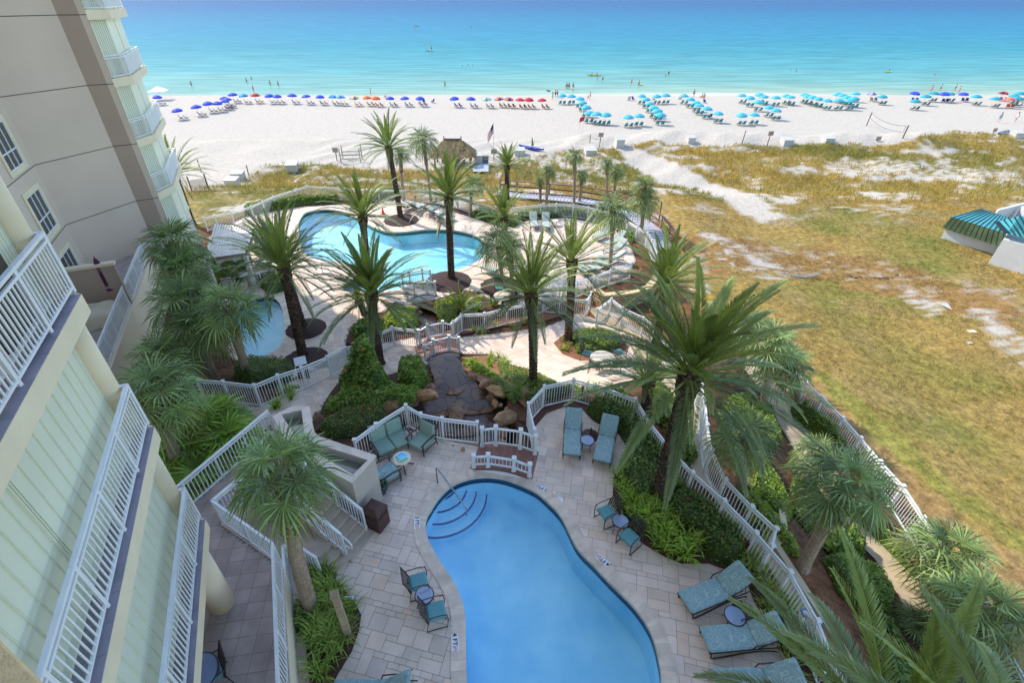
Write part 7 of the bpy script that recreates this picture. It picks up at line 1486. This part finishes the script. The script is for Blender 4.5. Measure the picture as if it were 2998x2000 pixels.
def person(px,py,pose_,c,label,sea=0,rot=0,scale=1,top=False,at=None):
    p=at or (UZ(px,py,SEAZ-sea) if sea else (UZ(px,py,SEAZ) if py<272 else U(px,py))); me,J=PM[pose_]; t=empty('person',p,rot,label,'person',scale=scale)
    if sea: t.location=(*UZ(px,py,SEAZ).to_2d(),SEAZ-sea)
    link('body',me,t); hz=J['p'][2]; key=(pose_,c,top)
    if key not in SWM:
        m=M('cloth_%02d%02d%02d'%tuple(int(x*99) for x in c),(*c,1),.8,.1,4); b=MB()
        b.tube([(0,0,hz+.1),(0,0,hz-.02)],[.15,.165],12); 
        for s,kn in((-1,'kl'),(1,'kr')): a=Vector(J['hl' if s<0 else 'hr']); k_=Vector(J[kn]); b.tube([a,a.lerp(k_,.45)],[.105,.1],10)
        if top: b.tube([(0,.01,hz+.1),(0,.02,hz+.42)],[.15,.175],12)
        o=b.build('tmp',m,smooth=True); SWM[key]=o.data; bpy.data.objects.remove(o)
    link('swimwear',SWM[key],t)
    if 'h' not in SWM:
        o=MB().lathe([(.02,.115),(.07,.1),(.112,.04),(.112,-.02),(.09,-.06)],(0,0,0),12).build('tmp',HAIR,smooth=True); SWM['h']=o.data; bpy.data.objects.remove(o)
    h=link('hair',SWM['h'],t); h.location=Vector(J['hd'])+Vector((0,-.015,.02)); return t
NVY=(.03,.05,.2);BLKc=(.03,.03,.03);GRNc=(.05,.4,.12);REDc=(.5,.05,.06);TLc=(.05,.45,.5);PK=(.8,.15,.35);WH=(.7,.7,.7)
a1=lambda x,y:(x/3.1347,y/3.1347); a2=lambda x,y:(750+x/3.1347,y/3.1347); a3=lambda x,y:(1500+x/3.1347,y/3.1347); a4=lambda x,y:(2248+x/3.1347,y/3.1347)
for (px,py),ps,c,sea,lb in [(a1(1760,790),'arms',BLKc,.4,'person wading alone with raised arms near the pop up tent'),(a1(2265,750),'stand',BLKc,.7,'left of two dark figures wading above the light blue umbrella'),(a1(2308,722),'stand',BLKc,1.1,'right of two dark figures wading farther out'),(a1(2332,850),'stand',PK,0,'person in a pink top behind the first red umbrella'),
    (a2(130,780),'stand',GRNc,.5,'wading person in green shorts left of a companion'),(a2(205,785),'stand',REDc,.5,'wading person in a red suit right of a companion'),(a2(1733,792),'arms',BLKc,.4,'lone dark figure wading above the gap in the umbrellas'),
    (a2(1892,612),'stand',NVY,1.35,'leftmost head of four swimmers'),(a2(1945,600),'stand',NVY,1.3,'farthest head of four swimmers'),(a2(1985,602),'stand',NVY,1.3,'rightmost head of four swimmers'),(a2(1925,628),'stand',NVY,1.4,'nearest head of four swimmers'),
    (a3(492,812),'stand',NVY,.25,'leftmost of a family standing in the shallows'),(a3(505,812),'stand',GRNc,.3,'second from the left of a family in the shallows'),(a3(520,812),'stand',NVY,.3,'third from the left of a family in the shallows'),(a3(556,812),'stand',BLKc,.2,'tall rightmost member of the family in the shallows'),(a3(557,838),'stand',WH,.1,'child in white in front of the family in the shallows'),
    (a3(368,915),'arms',TLc,0,'person in turquoise shorts carrying a board to the water'),(a3(393,895),'stand',NVY,0,'left of two people standing behind the first turquoise umbrella'),(a3(411,895),'stand',BLKc,0,'right of two people standing behind the first turquoise umbrella'),(a3(710,915),'arms',REDc,0,'adult standing on the sand beside a small child'),
    (a3(782,735),'stand',REDc,.4,'left wader behind the yellow kayak'),(a3(828,740),'stand',NVY,.4,'right wader behind the yellow kayak'),(a3(1092,770),'walk',REDc,.35,'man in red trunks wading out'),(a3(1158,785),'stand',REDc,.4,'person in red beside a yellow float board'),(a3(1433,685),'stand',BLKc,.5,'person in a black shirt wading beside a swimmer'),(a3(1405,698),'stand',NVY,1.35,'swimmer head beside the person in black'),
    (a3(1660,890),'stand',BLKc,0,'person standing at the waterline behind the diagonal umbrella row'),(a3(1738,897),'sit',REDc,0,'left of two people in red sitting at the waterline'),(a3(1758,897),'sit',REDc,0,'right of two people in red sitting at the waterline'),
    (a4(202,655),'stand',WH,1.1,'left of two swimmers standing chest deep'),(a4(258,655),'stand',NVY,1.1,'right of two swimmers standing chest deep'),(a4(1530,690),'stand',WH,1.35,'lone swimmer in white far to the right'),(a4(1575,838),'walk',BLKc,0,'first person walking along the waterline at the right'),(a4(1708,838),'walk',NVY,0,'second person walking along the waterline at the right'),(a4(1743,858),'walk',PK,0,'third person strolling behind the blue umbrella'),
    (a4(2110,1122),'walk',TLc,0,'woman in a blue swimsuit walking on the open sand at the right'),(a4(2262,1120),'walk',WH,0,'person in white walking on the open sand at the right edge'),(a2(1055,880),'stand',PK,0,'person behind the two orange umbrellas'),(a4(1488,850),'stand',PK,0,'person beyond the teal umbrella cluster at the right')]:
    person(px,py,ps,c,lb,sea,rot=(random.uniform(-3,3)),scale=1.06 if py<272 else 1.08,top=('shirt' in lb or 'pink top' in lb or 'swimsuit' in lb or 'in white walking' in lb))
person(*a3(693,913),'stand',NVY,'small child standing beside an adult on the sand',0,scale=.62)
k=boat(*a2(1468,240),6.0,L(190,180,60),'long yellow kayak with three paddlers far out',0,sea=True)
for i,dx in enumerate((-1.6,0,1.6)): person(0,0,'sit',BLKc,['left','middle','right'][i]+' paddler sitting in the long yellow kayak far out',at=k.location+Vector((dx,0,.1)),scale=1.1)
k=boat(*a3(750,695),4.6,L(150,190,60),'lime kayak with two seated people near the shore',R(-12),sea=True)
for i,dx in enumerate((-.8,.9)): person(0,0,'sit',REDc,['left','right'][i]+' person sitting in the lime kayak near the shore',at=k.location+Vector((dx,0,.1)),rot=1)
k=boat(*a2(1592,468),4.2,L(190,170,130),'paddle board carrying a standing adult and a child',R(2),sea=True,name='paddle_board'); person(0,0,'arms',BLKc,'adult standing on the paddle board with a paddle',at=k.location+Vector((.9,0,.12)),scale=1.2); person(0,0,'sit',BLKc,'child sitting at the front of the paddle board',at=k.location+Vector((-.7,0,.1)),scale=.8)
o=MB().tube([(0,0,-.3),(-.5,0,2.1)],.03,4).build('paddle',ALU); o.location=k.location+Vector((.6,-.1,0)); tag(o,'long paddle held by the standing boarder','paddle')
k=boat(*a2(1975,266),3.6,L(200,190,170),'distant paddle board with one rider',R(80),sea=True,name='paddle_board'); person(0,0,'stand',BLKc,'distant rider standing on a paddle board',at=k.location+Vector((0,0,.12)),scale=1.25)
k=boat(*a4(1103,662),2.6,L(190,200,40),'yellow inflatable with one person lying on it',R(5),sea=True,name='inflatable'); person(0,0,'sit',WH,'person in a white hat on the yellow inflatable',at=k.location+Vector((.1,0,.08)))
k=boat(*a3(1175,780),1.2,L(220,190,40),'small yellow float board in the shallows',0,sea=True,name='float_board')
o=MB().box((0,0,0),(1.1,.5,.06)).build('body_board',M('navy_board',L(30,36,80),.5,.1,2),bevel=.02); q=U(*a3(343,880)); o.location=q+Vector((-.4,0,1.25)); o.rotation_euler=(.5,.2,.2); tag(o,'dark body board carried by the person in turquoise shorts','body board')
